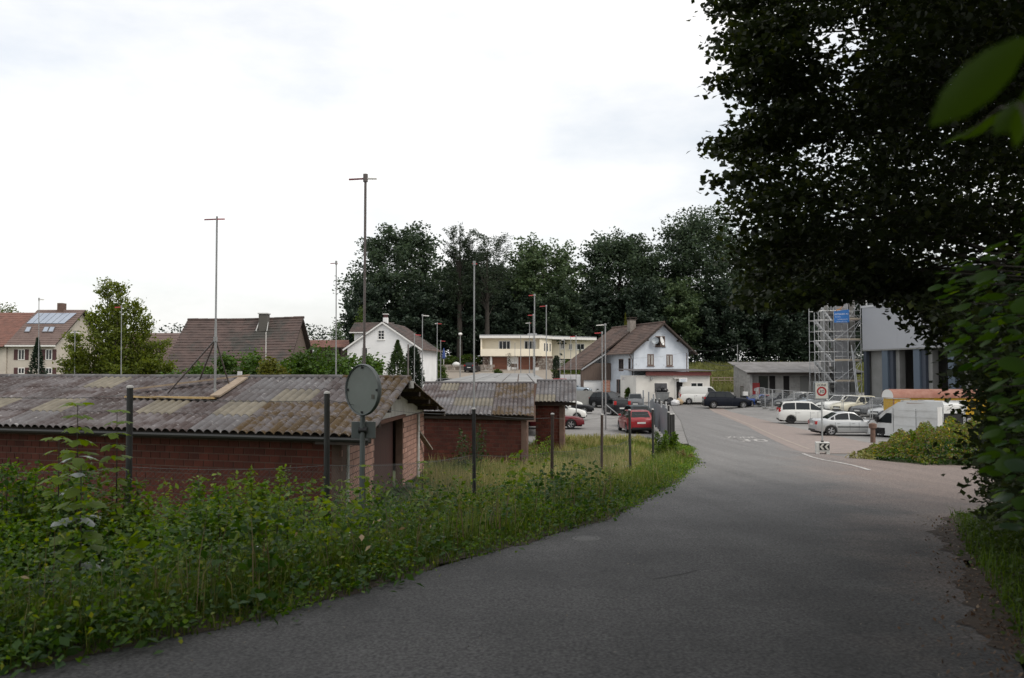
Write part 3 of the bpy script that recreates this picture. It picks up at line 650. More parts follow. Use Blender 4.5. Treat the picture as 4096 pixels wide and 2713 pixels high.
MB().tube([(W2 + .5, -.1, zE - .15), (W2 + .1, .1, zE - .55), (W2 + .08, .1, -.5)], .05, 8).build('downpipe', m_gut, f3, smooth=40)
# dormer on the far slope
dl, dr = wl(f3, 1392, 1328, 98), wl(f3, 1520, 1328, 98); tz = wl(f3, 1392, 1290, 99.5).z
tile_plane(f3, (dl.x, 4.6, tz), (0, 4.6, tz), (dl.x, 2.8, dl.z), (0, 2.8, dl.z), 8, m_tile, seed=14)
MB().box(dl.x + .5, -.3, 3.1, 6, dl.z - 1.6, dl.z + .1).build('dormer_wall', m_whitew, f3)
MB().box(dl.x, 0, 2.72, 2.8, dl.z - .12, dl.z + .0).build('dormer_fascia', m_white, f3)
# ---- flat-roofed modern house
f4 = empty('flat_roofed_house', P(2050, 1482, 135), 0, 'cream flat-roofed house with two brown garage doors', 'house'); b = f4.location
m_cy = M('pale_yellow_render', (.84, .77, .62), .9, (.78, .71, .57), .5); m_gdoor = M('brown_garage_door', (.20, .075, .04), .6, (.15, .055, .03), 2, stretch=(.3, 5, 5))
m_stone = M('field_stone', (.20, .165, .14), .95, (.36, .33, .29), 2.2, .48, .6, bump=.8, bscale=6, rnd=.2); m_zinc = M('zinc', (.36, .37, .38), .5, metal=.4)
def X4(px): return P(px, 1482, 135).x - b.x
def Z4(py): return P(2050, py, 135).z - b.z
xa, xb, xc = X4(1922), X4(2163), X4(2212); zr0, zr1, zp, zf, z0_ = Z4(1343), Z4(1353), Z4(1396), Z4(1425), 0
MB().box(xa - .15, xb + .1, -.35, 9, zr1, zr0).build('roof', m_white, f4)
MB().box(xa - .17, xb + .12, -.37, 9.02, zr0, zr0 + .14).build('roof_edge', m_zinc, f4)
MB().box(X4(2112), X4(2150), 3, 4.5, zr0 + .14, zr0 + .5).build('chimney', m_zinc, f4)
MB().box(xa, xb, 1.1, 9, zf, zr1).build('upper_wall', m_cy, f4)
MB().box(xa, xb, -.2, .0, zf, zp).build('balcony_parapet', m_cy, f4)
MB().box(xa, xa + .25, .001, 1.1, zf, zr1).build('loggia_wall', m_cy, f4)
MB().box(xb - .2, xb, .001, 1.1, zf, zr1).build('loggia_wall', m_cy, f4)
MB().box(xa, xb, .001, 1.1, zf, zf + .15).build('balcony_floor', m_cy, f4)
for pa, pb in ((1994, 2042), (2097, 2145)): window(f4, (X4(pa), 1.1, zp - .3), (1, 0, 0), (0, -1, 0), X4(pb) - X4(pa), zr1 - zp - .05, m_white, 3, 1, fw=.12)
MB().box(xa + .5, xb - .3, 1.0, 9, -.5, zf - .002).build('lower_wall', m_whitew, f4)
for pa, pb in ((1969, 2028), (2074, 2134)):
    d_ = MB().box(X4(pa), X4(pb), .9, 1.0, 0, zf - .12).build('garage_door', m_gdoor, f4)
    for i in range(5): MB().box(X4(pa) + .02, X4(pb) - .02, .875, .898, .05 + i * .42, .43 + i * .42).build('panel', m_gdoor, d_)
for pa, pb in ((1960, 1968), (2135, 2142)): MB().box(X4(pa), X4(pb), .3, .95, -.2, zf - .004).build('pillar', m_whitew, f4)
rs = random.Random(3)
for pa, pb in ((1930, 1959), (2143, 2212)):
    MB().box(X4(pa), X4(pb), .62, .9, -.6, zf - .006).build('stone_wall', m_mortar, f4)
    z = -.3
    while z < zf - .3:
        x = X4(pa); hh = rs.uniform(.28, .4)
        while x < X4(pb) - .1:
            w = min(rs.uniform(.3, .7), X4(pb) - x)
            MB().box(x + .02, x + w - .02, .5 + rs.uniform(0, .06), .62, z, min(z + hh - .03, zf - .02)).build('stone', m_stone, f4); x += w
        z += hh
# side of the main block, recess and wing
th2 = R(38); xd = X4(2400)
MB().add([(xb, 0, zf), (xc, 4.0, zf), (xc, 9, zf), (xb, 9, zf), (xb, 0, zr1), (xc, 4.0, zr1), (xc, 9, zr1), (xb, 9, zr1)], [(0, 1, 5, 4), (1, 2, 6, 5)]).build('side_wall', m_cy, f4)
MB().add([(xb + .1, -.35, zr1), (xc + .3, 3.4, zr1), (xd, 5.2, zr1 - .1), (xd, 12, zr1 - .1), (xb, 12, zr1), (xb + .1, -.35, zr0), (xc + .3, 3.4, zr0), (xd, 5.2, zr0 - .12), (xd, 12, zr0 - .12), (xb, 12, zr0)], [(0, 1, 6, 5), (1, 2, 7, 6), (5, 6, 7, 8, 9), (4, 3, 2, 1, 0)]).build('wing_roof', m_white, f4)
MB().add([(xb + .1, -.37, zr0 + .004), (xc + .3, 3.38, zr0 + .004), (xd, 5.18, zr0 - .1), (xb + .1, -.37, zr0 + .14), (xc + .3, 3.38, zr0 + .14), (xd, 5.18, zr0 + .02)], [(0, 1, 4, 3), (1, 2, 5, 4)]).build('wing_roof_edge', m_zinc, f4)
for i, t_ in enumerate((.35, .6, .85)):
    u_ = Vector((xc - xb, 4.0, 0)); o_ = Vector((xb, 0, 0)) + u_ * (t_ - .08) + vz(zp - .35); window(f4, o_, u_, (4.0, -(xc - xb), 0), u_.length * .13, 1.35, m_white, 1)
MB().box(xc + .05, xd, 6.0, 12, zf - .3, zr1 - .1).build('wing_wall', m_cy, f4)
for pa, pb, py0, py1 in ((2243, 2258, 1397, 1375), (2275, 2289, 1399, 1375), (2306, 2338, 1400, 1375)):
    q = P(pa, py0, 141) - b; q2 = P(pb, py1, 141) - b; window(f4, (q.x, 6.0, q.z), (1, 0, 0), (0, -1, 0), q2.x - q.x, q2.z - q.z, m_white, 2, sill=m_white, fw=.1)
MB().box(xd - 3, xd, 6.05, 9, zf + .6, zr1 - .3).build('glazed_end', M('teal_glass', (.2, .3, .28), .2), f4)
# entrance steps
st = M('step_stone', (.34, .32, .3), .9)
for i in range(11): MB().box(X4(2188), X4(2212) + .3, -6.2 + i * .38, -5.8 + i * .38, -2.4 + i * .2 - .2, -2.2 + i * .2).build('step', st, f4)
for i in range(8): MB().box(X4(2232) + i * -.02, X4(2268), 1.0 + i * .36, 1.4 + i * .36, .2 + i * .19, .38 + i * .19).build('step', st, f4)
for i in range(26):
    a = rs.uniform(0, 1); bz = -2.2 + rs.uniform(0, 1) * 1.1
    MB().box(X4(2160 + 22 * a) - .22, X4(2160 + 22 * a) + .22, -5.6 + rs.uniform(0, .2), -5.2, bz, bz + .26).build('rubble_stone', m_stone, f4)
# ---- blue house with its annex
BA = P(2645, 1292, 103.5); f5 = empty('blue_house', (BA.x, BA.y, 1.0), R(21), 'pale blue house with steep brown roof and two satellite dishes', 'house'); b = f5.location
m_blue = M('pale_blue_render', (.66, .71, .77), .9, (.58, .63, .69), .9, .42, .6, bump=.1, col3=(.36, .38, .40), scale3=2.4, lo3=.62, hi3=.75); m_brownf = M('brown_window_frame', (.13, .085, .07), .8, (.2, .15, .13), 8)
m_tile2 = M('brown_pantiles', (.085, .054, .043), .85, (.125, .082, .065), 1.4, bump=.3, col3=(.06, .042, .035), scale3=.6)
W2, zR = 3.75, BA.z - 1.0; zE = zR - 3.7; ov = .85; D_ = 12.0
zW = zE + (zR - zE) * ov / (W2 + ov)
MB().add([(-W2, 0, -1.5), (W2, 0, -1.5), (W2, D_, -1.5), (-W2, D_, -1.5), (-W2, 0, zW - .1), (W2, 0, zW - .1), (W2, D_, zW - .1), (-W2, D_, zW - .1), (0, 0, zR - .15), (0, D_, zR - .15)],
         [(0, 1, 5, 8, 4), (1, 2, 6, 5), (2, 3, 7, 9, 6), (3, 0, 4, 7)]).build('wall', m_blue, f5)
tile_plane(f5, (0, -.7, zR), (0, 5.6, zR), (-(W2 + ov), -.7, zE), (-(W2 + ov), 5.6, zE), 17, m_tile2, seed=21)
k_ = (zR - zE) / (W2 + ov); xc_ = -8.0; zc_ = zR + xc_ * k_ * .86
tile_plane(f5, (0, 5.6, zR), (0, D_ + .6, zR), (xc_, 5.6, zc_), (xc_, D_ + .6, zc_), 26, m_tile2, seed=22)
tile_plane(f5, (0, -.7, zR), (0, D_ + .6, zR), (W2 + ov, -.7, zE), (W2 + ov, D_ + .6, zE), 17, m_tile2, seed=23)
for i in range(13): MB().tube([(0, -.72 + i * 1.03, zR + .06), (0, .33 + i * 1.03, zR + .05)], .13, 8).build('ridge_tile', m_tile2, f5, smooth=40)
for s in (-1, 1):
    MB().bar((s * (W2 + ov), -.73, zE - .1), (0, -.73, zR - .1), .07, .2).build('verge_board', m_dark, f5)
    MB().bar((s * 2.2, -.02, zR - 2.2 * k_ - .35), (s * 2.2, -.7, zR - 2.2 * k_ - .35), .16, .2).build('purlin_end', m_dark, f5)
MB().bar((xc_, 5.55, zc_ - .1), (-(W2 + ov), 5.55, zE + .1), .07, .16).build('verge_board', m_zinc, f5)
MB().box(-3.8, -3.0, 5.5, 6.3, zR - 3.0, zR + .7).build('chimney', M('chimney_render', (.26, .235, .21), .95, (.18, .16, .14), 3), f5).location.x = 2.6
MB().box(-1.3, -.3, 5.4, 6.4, zR + .702, zR + .78).build('chimney_cap', m_dark, f5)
MB().box(-1.3, -.3, 5.4, 6.4, zR + .95, zR + 1.02).build('chimney_hood', m_dark, f5)
for sx in (-1.2, -.4):
    MB().box(sx - .06, sx + .06, 5.5, 5.6, zR + .78, zR + .95).build('hood_leg', m_dark, f5)
# rear cross roof
tile_plane(f5, (1.5, 7.0, zR - .55), (4.9, 7.0, zR - .55), (1.5, 3.6, zR - 3.3), (5.6, 3.6, zR - 3.3), 10, M('ochre_tiles', (.2, .14, .09), .85, (.13, .09, .07), 1.5), seed=24)
def px5(px, py): return wl(f5, px, py, 103.5)
for pa, pb, pt, pbm in ((2577, 2608, 1417, 1464), (2670, 2701, 1418, 1465)):
    a, c = px5(pa, pbm), px5(pb, pt); window(f5, (a.x, 0, a.z), (1, 0, 0), (0, -1, 0), c.x - a.x, c.z - a.z, m_brownf, 2, 1, fw=.13, sill=m_brownf, curtain=True)
a, c = px5(2616, 1387), px5(2663, 1345)
w_ = window(f5, (a.x, 0, a.z), (1, 0, 0), (0, -1, 0), c.x - a.x, c.z - a.z, m_brownf, 1, 1, fw=.12, sill=m_dark, glass=M('loft_dark', (.012, .01, .01), .9))
MB().box(a.x + .62, a.x + .82, -.05, .0, a.z, c.z).build('loft_post', m_brownf, f5)
MB().tube([(-(W2 + ov) - .05, -.7, zE - .04), (-(W2 + ov) - .05, 5.5, zE - .04)], .07, 8).build('gutter', m_gut, f5, smooth=40)
MB().tube([(-(W2 + ov), -.3, zE - .1), (-W2 - .1, .25, zE - .7), (-W2 - .08, .25, -.6)], .05, 8).build('downpipe', m_gut, f5, smooth=40)
MB().tube([(xc_ - .05, 5.6, zc_ - .04), (xc_ - .05, D_ + .6, zc_ - .04)], .07, 8).build('gutter', m_gut, f5, smooth=40)
MB().tube([(W2 - .25, -.06, 2.4), (W2 - .25, -.06, zE + .1)], .05, 8).build('downpipe', m_gut, f5, smooth=40)
# quoins: joints on the corners
for s in (-1, 1):
    for i in range(12): MB().box(s * W2 - (.62 if s > 0 else .02), s * W2 + (.02 if s > 0 else .62), -.025, .3, .4 + i * .42, .4 + i * .42 + .38).build('quoin', m_blue, f5)
# side-wall openings in the shade of the eave
for y0, z0_, w, h in ((.8, 3.1, .55, 1.55), (2.6, 3.1, 1.2, 1.5), (.8, .5, .55, 1.4), (3.0, 0, .9, 2.1), (3.9, .4, .5, 1.7)):
    window(f5, (-W2, y0 + w, z0_), (0, -1, 0), (-1, 0, 0), w, h, m_brownf, 2 if w > 1 else 1, 1, fw=.09)
MB().box(-8.0, -W2 - .05, 6.0, D_, -1.5, 2.7).build('barn_wall', m_whitew, f5)
MB().box(-7.6, -W2 - .06, 5.8, 6.0, 2.0, 4.1).build('barn_boards', m_wood, f5)
MB().box(-7.9, -7.6, 5.75, 6.05, -1.5, 3.2).build('barn_post', m_wood, f5)
for i in range(4): MB().box(-W2 - 1.6, -W2 - .02, 2.6 - i * .3, 4.2, -.4 - i * .18, -.22 - i * .18).build('step', st, f5)
# lean-to under the right eave
MB().add([(W2, 3, 2.6), (W2 + 3.3, 3, 1.6), (W2 + 3.3, 8, 1.6), (W2, 8, 2.6), (W2, 3, 4.6), (W2 + 3.4, 3, 1.75), (W2 + 3.4, 8, 1.75), (W2, 8, 4.6)], [(4, 5, 6, 7), (0, 3, 2, 1)]).build('lean_to_roof', m_tile2, f5)
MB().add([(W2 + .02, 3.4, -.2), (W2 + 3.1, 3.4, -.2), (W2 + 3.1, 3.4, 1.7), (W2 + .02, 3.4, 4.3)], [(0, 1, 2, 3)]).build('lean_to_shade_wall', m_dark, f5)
MB().bar((W2, 2.98, 4.62), (W2 + 3.4, 2.98, 1.77), .06, .14).build('lean_to_edge', m_white, f5)
m_dish = M('dish_white', (.72, .72, .70), .5); m_dishg = M('dish_grey', (.33, .37, .40), .5)
for px, py, rr, mt, ry_, lab in ((2621, 1364, .42, m_dishg, -25, 'grey satellite dish in the attic opening of the blue house'), (2645, 1365, .55, m_dish, 38, 'white satellite dish in the attic opening of the blue house')):
    q = P(px, py, 102.7); o = empty('satellite_dish', q, R(21), lab, 'satellite dish')
    d_ = MB().lathe([(0, .0), (rr * .5, .03), (rr * .8, .08), (rr, .14)], 18).build('reflector', mt, o, rot=(R(75), 0, R(ry_)), smooth=True)
    MB().tube([(0, 0, 0), (0, .5, -.2)], .03, 6).build('bracket', m_metal, o); MB().tube([(0, -.1, -.3), (.1, -.5, -.1)], .02, 6).build('feed_arm', m_metal, o)
# annex: flat workshop in front
AX0, AX1 = P(2545, 1600, 97), P(2840, 1600, 98.5); ax = empty('annex', (AX0.x, AX0.y, .45), math.atan2(AX1.y - AX0.y, AX1.x - AX0.x), 'flat white annex with a corrugated roof and red fascia before the blue house', 'annex'); b = ax.location
WA = (AX1 - AX0).length; ha = P(2700, 1502, 97.5).z - .45
MB().box(0, WA, 0, 6, -1.0, ha).build('wall', M('off_white_render', (.74, .72, .67), .9, (.64, .62, .57), .8), ax)
MB().box(1.1, WA + .05, -.35, .0, ha - .02, ha + .42).build('fascia', M('red_fascia', (.20, .06, .055), .8, (.15, .05, .045), 3), ax)
wv = WA + 1.0; ae = Vector((-.4, -.55, ha + .50)); ar = Vector((-.4, 6, ha + .75))
axr = bpy.data.objects.new('roof', None); COL.objects.link(axr); axr.parent = ax
def wave_local(root, ridge0, ridge1, eave0, rows, mt, waves=5):
    u = ridge1 - ridge0; Lu = u.length; u.normalize(); v = eave0 - ridge0; Lv = v.length; v.normalize(); n = up_normal(u, v); nc = max(1, round(Lu / (waves * .177))); pitch = Lu / nc / waves
    me = wave_sheet('roof_sheet', u, v, waves, Lv / rows + .08, pitch=pitch, amp=.16 * pitch); me.materials.append(mt)
    for r in range(rows):
        for c_ in range(nc): link('roof_sheet', me, None, root, loc=ridge0 + u * (c_ * pitch * waves) + v * (r * Lv / rows) + n * ((rows - r) * .011 + (c_ % 2) * .004))
wave_local(axr, ar, ar + Vector((wv, 0, 0)), ae, 2, m_eterg)
def X6(px): return (P(px, 1560, 97.6) - b).length * (1 if px > 2545 else -1)
for pa, pb, pt, pbm in ((2601, 2660, 1530, 1557), (2762, 2818, 1530, 1557)):
    z0_, z1_ = P(2700, pbm, 97.6).z - .45, P(2700, pt, 97.6).z - .45; window(ax, (X6(pa), 0, z0_), (1, 0, 0), (0, -1, 0), X6(pb) - X6(pa), z1_ - z0_, m_white, 2, 1, sill=m_white, fw=.1)
dz = P(2700, 1527, 97.6).z - .45
MB().box(X6(2699), X6(2727), -.02, .05, -.5, dz).build('doorway', M('doorway_dark', (.015, .013, .012), .9), ax)
for xx in (2697, 2728): MB().box(X6(xx) - .05, X6(xx) + .05, -.05, .02, -.5, dz + .08).build('door_frame', m_white, ax)
MB().box(X6(2705), X6(2741), -.5, -.42, dz - .05, dz + .35).build('shop_sign', M('sign_white', (.7, .72, .74), .6), ax)
MB().add([(X6(2684), -.02, dz + .5), (X6(2742), -.02, dz + .5), (X6(2742), -.5, dz + .36), (X6(2684), -.5, dz + .36)], [(0, 1, 2, 3)]).build('canopy', m_white, ax)
for s, y in ((.3, .1), (.55, .25)): MB().box(X6(2712), X6(2734), -.506, -.5, dz + y - .06, dz + y - .02).build('sign_lettering', M('sign_blue', (.15, .25, .4), .6), ax)
for xx in (2545, 2553):
    MB().box(X6(xx) + .02, X6(xx) + .22, -.22, -.01, P(2545, 1520, 97).z - .45, P(2545, 1508, 97).z - .45).build('air_unit', M('unit_grey', (.3, .3, .3), .6), ax)
MB().tube([(X6(2695), -.06, -.5), (X6(2695), -.06, ha - .1), (X6(2688), -.06, ha - .02)], .05, 8).build('downpipe', m_white, ax, smooth=40)
# ---- long workshop shed with corrugated roof
S0, S1 = P(3001, 1590, 95.5), P(3440, 1600, 95.5); f6 = empty('workshop_shed', (S0.x, S0.y, .45), 0, 'long grey brick shed with low corrugated roof beside the scaffold', 'shed'); b = f6.location
SW = S1.x - S0.x; eZ = P(3010, 1490, 95).z - .45; rZ = P(2960, 1450, 103).z - .45
m_gb = M('grey_block', (.40, .39, .37), .9, (.31, .30, .285), 2, bump=.3, rnd=.14)
def zroof(y): return eZ + (rZ - eZ) * (y + .9) / 8.4 - .14
MB().prism([(0, 0, -1), (0, 7, -1), (0, 7, zroof(7)), (0, 0, zroof(0))], (.25, 0, 0)).build('end_wall', m_gb, f6)
for r in range(18):
    zz = -.3 + r * .2; y = 0.02 - (.25 if r % 2 else 0)
    while y < 6.98:
        ya_, yb_ = max(y, .0), min(y + .48, 7.0)
        if yb_ - ya_ > .08 and zz + .19 < zroof(ya_) and not (2.6 < (ya_ + yb_) / 2 < 4.2 and .55 < zz < 1.9): MB().box(-.03, .0, ya_, yb_ - .02, zz, zz + .18).build('block', m_gb, f6)
        y += .5
window(f6, (-.005, 4.1, .65), (0, -1, 0), (-1, 0, 0), 1.4, 1.25, M('frame_brown', (.12, .09, .07), .8), 1, glass=M('dull_pane', (.2, .2, .19), .4))
MB().box(.26, SW, .9, 1.1, -1, eZ).build('wall', m_gb, f6)
shr = bpy.data.objects.new('roof', None); COL.objects.link(shr); shr.parent = f6
wave_local(shr, Vector((-.6, 7.5, rZ)), Vector((SW + .3, 7.5, rZ)), Vector((-.6, -.9, eZ)), 4, M('fibre_cement_pale', (.25, .24, .235), .9, (.18, .172, .165), 1.2, rnd=.1))
MB().box(-.5, SW, -.8, -.72, eZ - .24, eZ - .06).build('fascia', m_dark, f6)
def X7(px): return P(px, 1560, 96.4).x - b.x
HOLES = ((3035, 3072, 'a'), (3078, 3101, 'b'), (3134, 3157, 'b'), (3200, 3232, 'c'))
for pa, pb, mt in HOLES:
    mtl = {'a': m_glass, 'b': M('doorway_dark', (.015, .013, .012), .9), 'c': M('dull_pane', (.2, .2, .19), .4)}[mt]
    MB().box(X7(pa), X7(pb), .85, .93, .8 if mt != 'b' else -.5, eZ - .4).build('doorway' if mt == 'b' else 'window', mtl, f6)
for r in range(14):
    zz = -.3 + r * .2; x = .3 - (.25 if r % 2 else 0)
    while x < X7(3262) and zz + .18 < eZ - .1:
        if not any(X7(pa) - .45 < x < X7(pb) + .02 for pa, pb, _ in HOLES): MB().box(x, x + .47, .865, .9, zz, zz + .18).build('block', m_gb, f6)
        x += .5
# ------------------------------------------------------------------ vehicles
m_tyre = M('tyre', (.012, .012, .012), .85); m_rim = M('alloy_rim', (.45, .45, .46), .35, metal=.7); m_rimd = M('dark_rim', (.03, .03, .032), .4, metal=.5)
m_cglass = M('car_glass', (.010, .013, .014), .04, spec=.4); m_under = M('underbody', (.008, .008, .008), .9); m_trim = M('black_trim', (.015, .015, .016), .5)
m_tail = M('tail_light', (.35, .012, .012), .15, coat=.5); m_head = M('headlight', (.55, .57, .58), .08, metal=.3, coat=.8); m_plate = M('number_plate', (.62, .62, .6), .5)
def paint(name, c, metal=.25): return M('paint_' + name, c, .35, metal=metal if max(c) > .2 else 0, coat=.6 if max(c) > .2 else .06, spec=.3 if max(c) > .2 else .16)
WHEELS = {}
def wheel_meshes(r, w, rimm):
    key = (round(r, 3), rimm.name)
    if key in WHEELS: return WHEELS[key]
    prof = [(r * .62, -w / 2), (r * .93, -w / 2), (r, -w / 2 + .035), (r, w / 2 - .035), (r * .93, w / 2), (r * .62, w / 2)]
    ty = MB().lathe(prof, 22).mesh('tyre', smooth=40); ty.materials.append(m_tyre)
    rm = MB(); rm.lathe([(r * .66, w / 2 - .005), (r * .60, w / 2 - .02), (r * .57, w / 2 - .07)], 22)
    for k in range(5):
        a = 2 * math.pi * k / 5; c, s = math.cos(a), math.sin(a); z = w / 2 - .03
        for da in (-.16, .16):
            a0 = Vector((r * .1 * c, r * .1 * s, z + .005)); a1 = Vector((r * .6 * math.cos(a + da), r * .6 * math.sin(a + da), z - .005)); rm.bar(a0, a1, .035, .02)
    rm.lathe([(0, w / 2 - .01), (r * .12, w / 2 - .012), (r * .15, w / 2 - .04)], 12)
    rme = rm.mesh('rim', smooth=40); rme.materials.append(rimm)
    hb = MB().lathe([(0, w / 2 - .075), (r * .6, w / 2 - .075)], 18).mesh('brake_disc'); hb.materials.append(m_trim)
    WHEELS[key] = (ty, rme, hb); return WHEELS[key]
def car(name, label, x, y, head, spec, color, rim=None, cat='car', group=None, z=None):
    s = dict(L=4.3, W=1.76, H=1.46, r=.31, wf=.80, wr=-.80, hood=.93, belt=.95, deck=.98, nose=.66, A=.62, B=.10, C=-1.05, D=-1.75, cl=.2, pillars=(-.25,), rear='hatch', wt=.73, gl=.0)
    s.update(spec); Lh, W = s['L'] / 2, s['W']; hw0 = W / 2; r = s['r']; xf, xr_ = s['wf'] * Lh * .80, s['wr'] * Lh * .76
    root = empty(name, (x, y, float(H(x, y)) + .0 if z is None else z), head, label, cat, group)
    body_pts = [(-Lh, s['deck'] - .10), (-Lh + .10, s['deck'] - .01), (s['D'], s['deck']), (s['D'] + .5, s['belt'] + .015), (s['A'] - .3, s['belt']), (s['A'] + .1, s['hood'] + .01), (Lh - .55, s['hood'] - .08), (Lh - .12, s['nose'] + .06), (Lh, s['nose'] - .06)]
    px_, pz_ = [p[0] for p in body_pts], [p[1] for p in body_pts]
    xs_ = sorted(set([round(v, 3) for v in np.linspace(-Lh, Lh, 33)] + [round(c + r * 1.14 * math.cos(a), 3) for c in (xf, xr_) for a in np.linspace(0, math.pi, 13)] + [-Lh + .04, -Lh + .1, Lh - .04, Lh - .1, Lh - .2]))
    V = []; ns = 9
    for xx in xs_:
        zs = np.interp(xx, px_, pz_); e = max(0, (abs(xx) - (Lh - .75)) / .75); hw = hw0 * (1 - .16 * e ** 2.2 - (.05 if e > .95 else 0))
        arch = 0
        for c in (xf, xr_):
            q = (r * 1.14) ** 2 - (xx - c) ** 2
            if q > 0: arch = max(arch, r + math.sqrt(q))
        zl = max(s['cl'] + .02 + .10 * e ** 2, arch); zm = max(zl + .01, .55 * zs + .05); zu = max(zm + .01, zs - .13)
        cr = .035
        V += [(xx, 0, s['cl'] + .12 * e), (xx, hw * .8, s['cl'] + .12 * e), (xx, hw * .965, zl), (xx, hw, max(zl + .005, .5 * (zl + zm))), (xx, hw, zm), (xx, hw * .985, zu), (xx, hw * .935, zs - .03), (xx, hw * .86, zs), (xx, 0, zs + cr)]
    F = []; n = len(xs_); half = n * ns
    V2 = V + [(a, -b_, c) for a, b_, c in V]
    for i in range(n - 1):
        for j in range(1, ns - 1):
            a = i * ns + j; F.append((a, a + 1, a + ns + 1, a + ns)); c = half + a; F.append((c, c + ns, c + ns + 1, c + 1))
    F += [tuple(range(1, ns)) + tuple(half + j for j in range(ns - 2, 0, -1))]; o_ = (n - 1) * ns; F += [tuple(o_ + j for j in range(ns - 1, 0, -1)) + tuple(half + o_ + j for j in range(1, ns - 1))]
    mb = MB(); mb.add(V2, F); me = mb.mesh('body', fix=True)
    bm = bmesh.new(); bm.from_mesh(me); bmesh.ops.remove_doubles(bm, verts=bm.verts, dist=.002); bmesh.ops.recalc_face_normals(bm, faces=bm.faces); bm.to_mesh(me); bm.free()
    me.polygons.foreach_set('use_smooth', [True] * len(me.polygons)); me.set_sharp_from_angle(angle=R(38))
    link('body', me, color, root)
    MB().box(-Lh + .12, Lh - .14, -hw0 * .78, hw0 * .78, s['cl'] - .03, .62).build('underbody', m_under, root)
    for sgn in (-1, 1):
        for c in (xf, xr_): MB().box(c - r * 1.1, c + r * 1.1, *sorted((sgn * hw0 * .55, sgn * hw0 * .90)), .36, r * 2.0).build('wheel_well', m_under, root)
    # cabin
    zb_, Hh = s['belt'] - .03, s['H']; wb, wt = hw0 * .90, hw0 * s['wt']
    A, B, C, D = s['A'], s['B'], s['C'], s['D']; dz_ = s['deck'] - .03
    ztf = Hh - .03; ztr = Hh - .05
    cab = [(A, wb, s['hood'] - .02), (B, wt, ztf), ((B + C) / 2, wt, Hh), (C, wt, ztr), (D, wb, dz_)]
    cv = [Vector((p[0], p[1], p[2])) for p in cab] + [Vector((p[0], -p[1], p[2])) for p in cab]
    cb = MB(); cb.add(cv, [(0, 1, 2, 3, 4), (9, 8, 7, 6, 5), (0, 5, 6, 1), (1, 6, 7, 2), (2, 7, 8, 3), (3, 8, 9, 4), (4, 9, 5, 0)])
    cb.build('cabin', color, root, smooth=50, bevel=.045)
    # glass: inset polygons a few millimetres proud
    def pane(nm, pts, mat=m_cglass, off=.007, inset=.0):
        pts = [Vector(p) for p in pts]; nn = (pts[1] - pts[0]).cross(pts[-1] - pts[0]).normalized(); ctr = sum(pts, Vector()) / len(pts)
        if nn.dot(ctr - Vector((0, 0, .8))) < 0: nn = -nn
        MB().prism([p + nn * (off - .02) for p in pts], nn * .02).build(nm, mat, root)
    def fr(i, j, t): return cv[i].lerp(cv[j], t)
    def quad_in(a, b, c, d, su, sv0, sv1):
        return [a.lerp(b, su).lerp(d.lerp(c, su), sv0), a.lerp(b, 1 - su).lerp(d.lerp(c, 1 - su), sv0), a.lerp(b, 1 - su).lerp(d.lerp(c, 1 - su), sv1), a.lerp(b, su).lerp(d.lerp(c, su), sv1)]
    pane('windscreen', quad_in(cv[0], cv[5], cv[6], cv[1], .07, .06, .93))
    if s['rear'] != 'blank': pane('rear_window', quad_in(cv[4], cv[9], cv[8], cv[3], .10, .12 if s['rear'] == 'hatch' else .1, .92))
    if s['rear'] == 'van_rear':
        pass
    # side windows between pillars (positions of the splits along x)
    splits = [A] + list(s['pillars']) + [D]
    for sg in (1, -1):
        ca = cv[:5] if sg > 0 else cv[5:]
        def side(xx, t):      # point on the side at longitudinal xx and height fraction t, on plane from base to roof line
            zb1 = np.interp(xx, [D, A], [dz_, s['hood'] - .02]); xs2 = [C, (B + C) / 2, B]; zt1 = np.interp(xx, xs2, [ztr, Hh, ztf]) if C <= xx <= B else (ztr + (dz_ - ztr) * (C - xx) / max(.01, C - D) if xx < C else ztf + (s['hood'] - ztf) * (xx - B) / max(.01, A - B))
            zz = zb1 + (zt1 - zb1) * t; fy = (zz - zb1) / max(.01, (Hh - zb1)); return Vector((xx, sg * (wb + (wt - wb) * fy), zz))
        xs3 = [A - .16] + list(s['pillars']) + [D + .2]
        if s.get('blank_side'): xs3 = [A - .16, s['pillars'][0]]
        for k in range(len(xs3) - 1):
            x1, x0 = xs3[k] - (.035 if k else 0), xs3[k + 1] + (.035 if k < len(xs3) - 2 else 0)
            if x1 - x0 < .12: continue
            top = [side(xx, .86) for xx in np.linspace(x1, x0, 5)]; bot = [side(xx, .10) for xx in np.linspace(x0, x1, 2)]
            if (top[0] - bot[1]).length < .04: top = top[1:]
            ctr = Vector((0, sg * 1.0, 0)); pts = top + bot
            MB().prism([p - ctr * .012 for p in pts], ctr * .02).build('side_window', m_cglass, root)
    # lights, bumpers, mirrors, plates
    for sg in (-1, 1):
        y0, y1 = sorted((sg * hw0 * .48, sg * hw0 * .82)); zl_ = s['nose']
        MB().add([(Lh - .10, y0 if sg > 0 else y1, zl_ - .10), (Lh - .22, y1 if sg > 0 else y0, zl_ - .10), (Lh - .40, y1 if sg > 0 else y0, zl_ + .10), (Lh - .28, y0 if sg > 0 else y1, zl_ + .10), (Lh - .035, y0 if sg > 0 else y1, zl_ - .06), (Lh - .12, y1 + (.035 if sg > 0 else 0) if sg > 0 else y0 - .035, zl_ - .06), (Lh - .36, (y1 + .02) if sg > 0 else y0 - .02, zl_ + .085), (Lh - .20, y0 if sg > 0 else y1, zl_ + .085)],
                 [(4, 5, 6, 7), (0, 1, 5, 4), (1, 2, 6, 5), (2, 3, 7, 6), (3, 0, 4, 7)]).build('headlight', m_head, root, smooth=40)
        tz = s.get('tail_z', s['deck'] - .22); th_ = s.get('tail_h', .2)
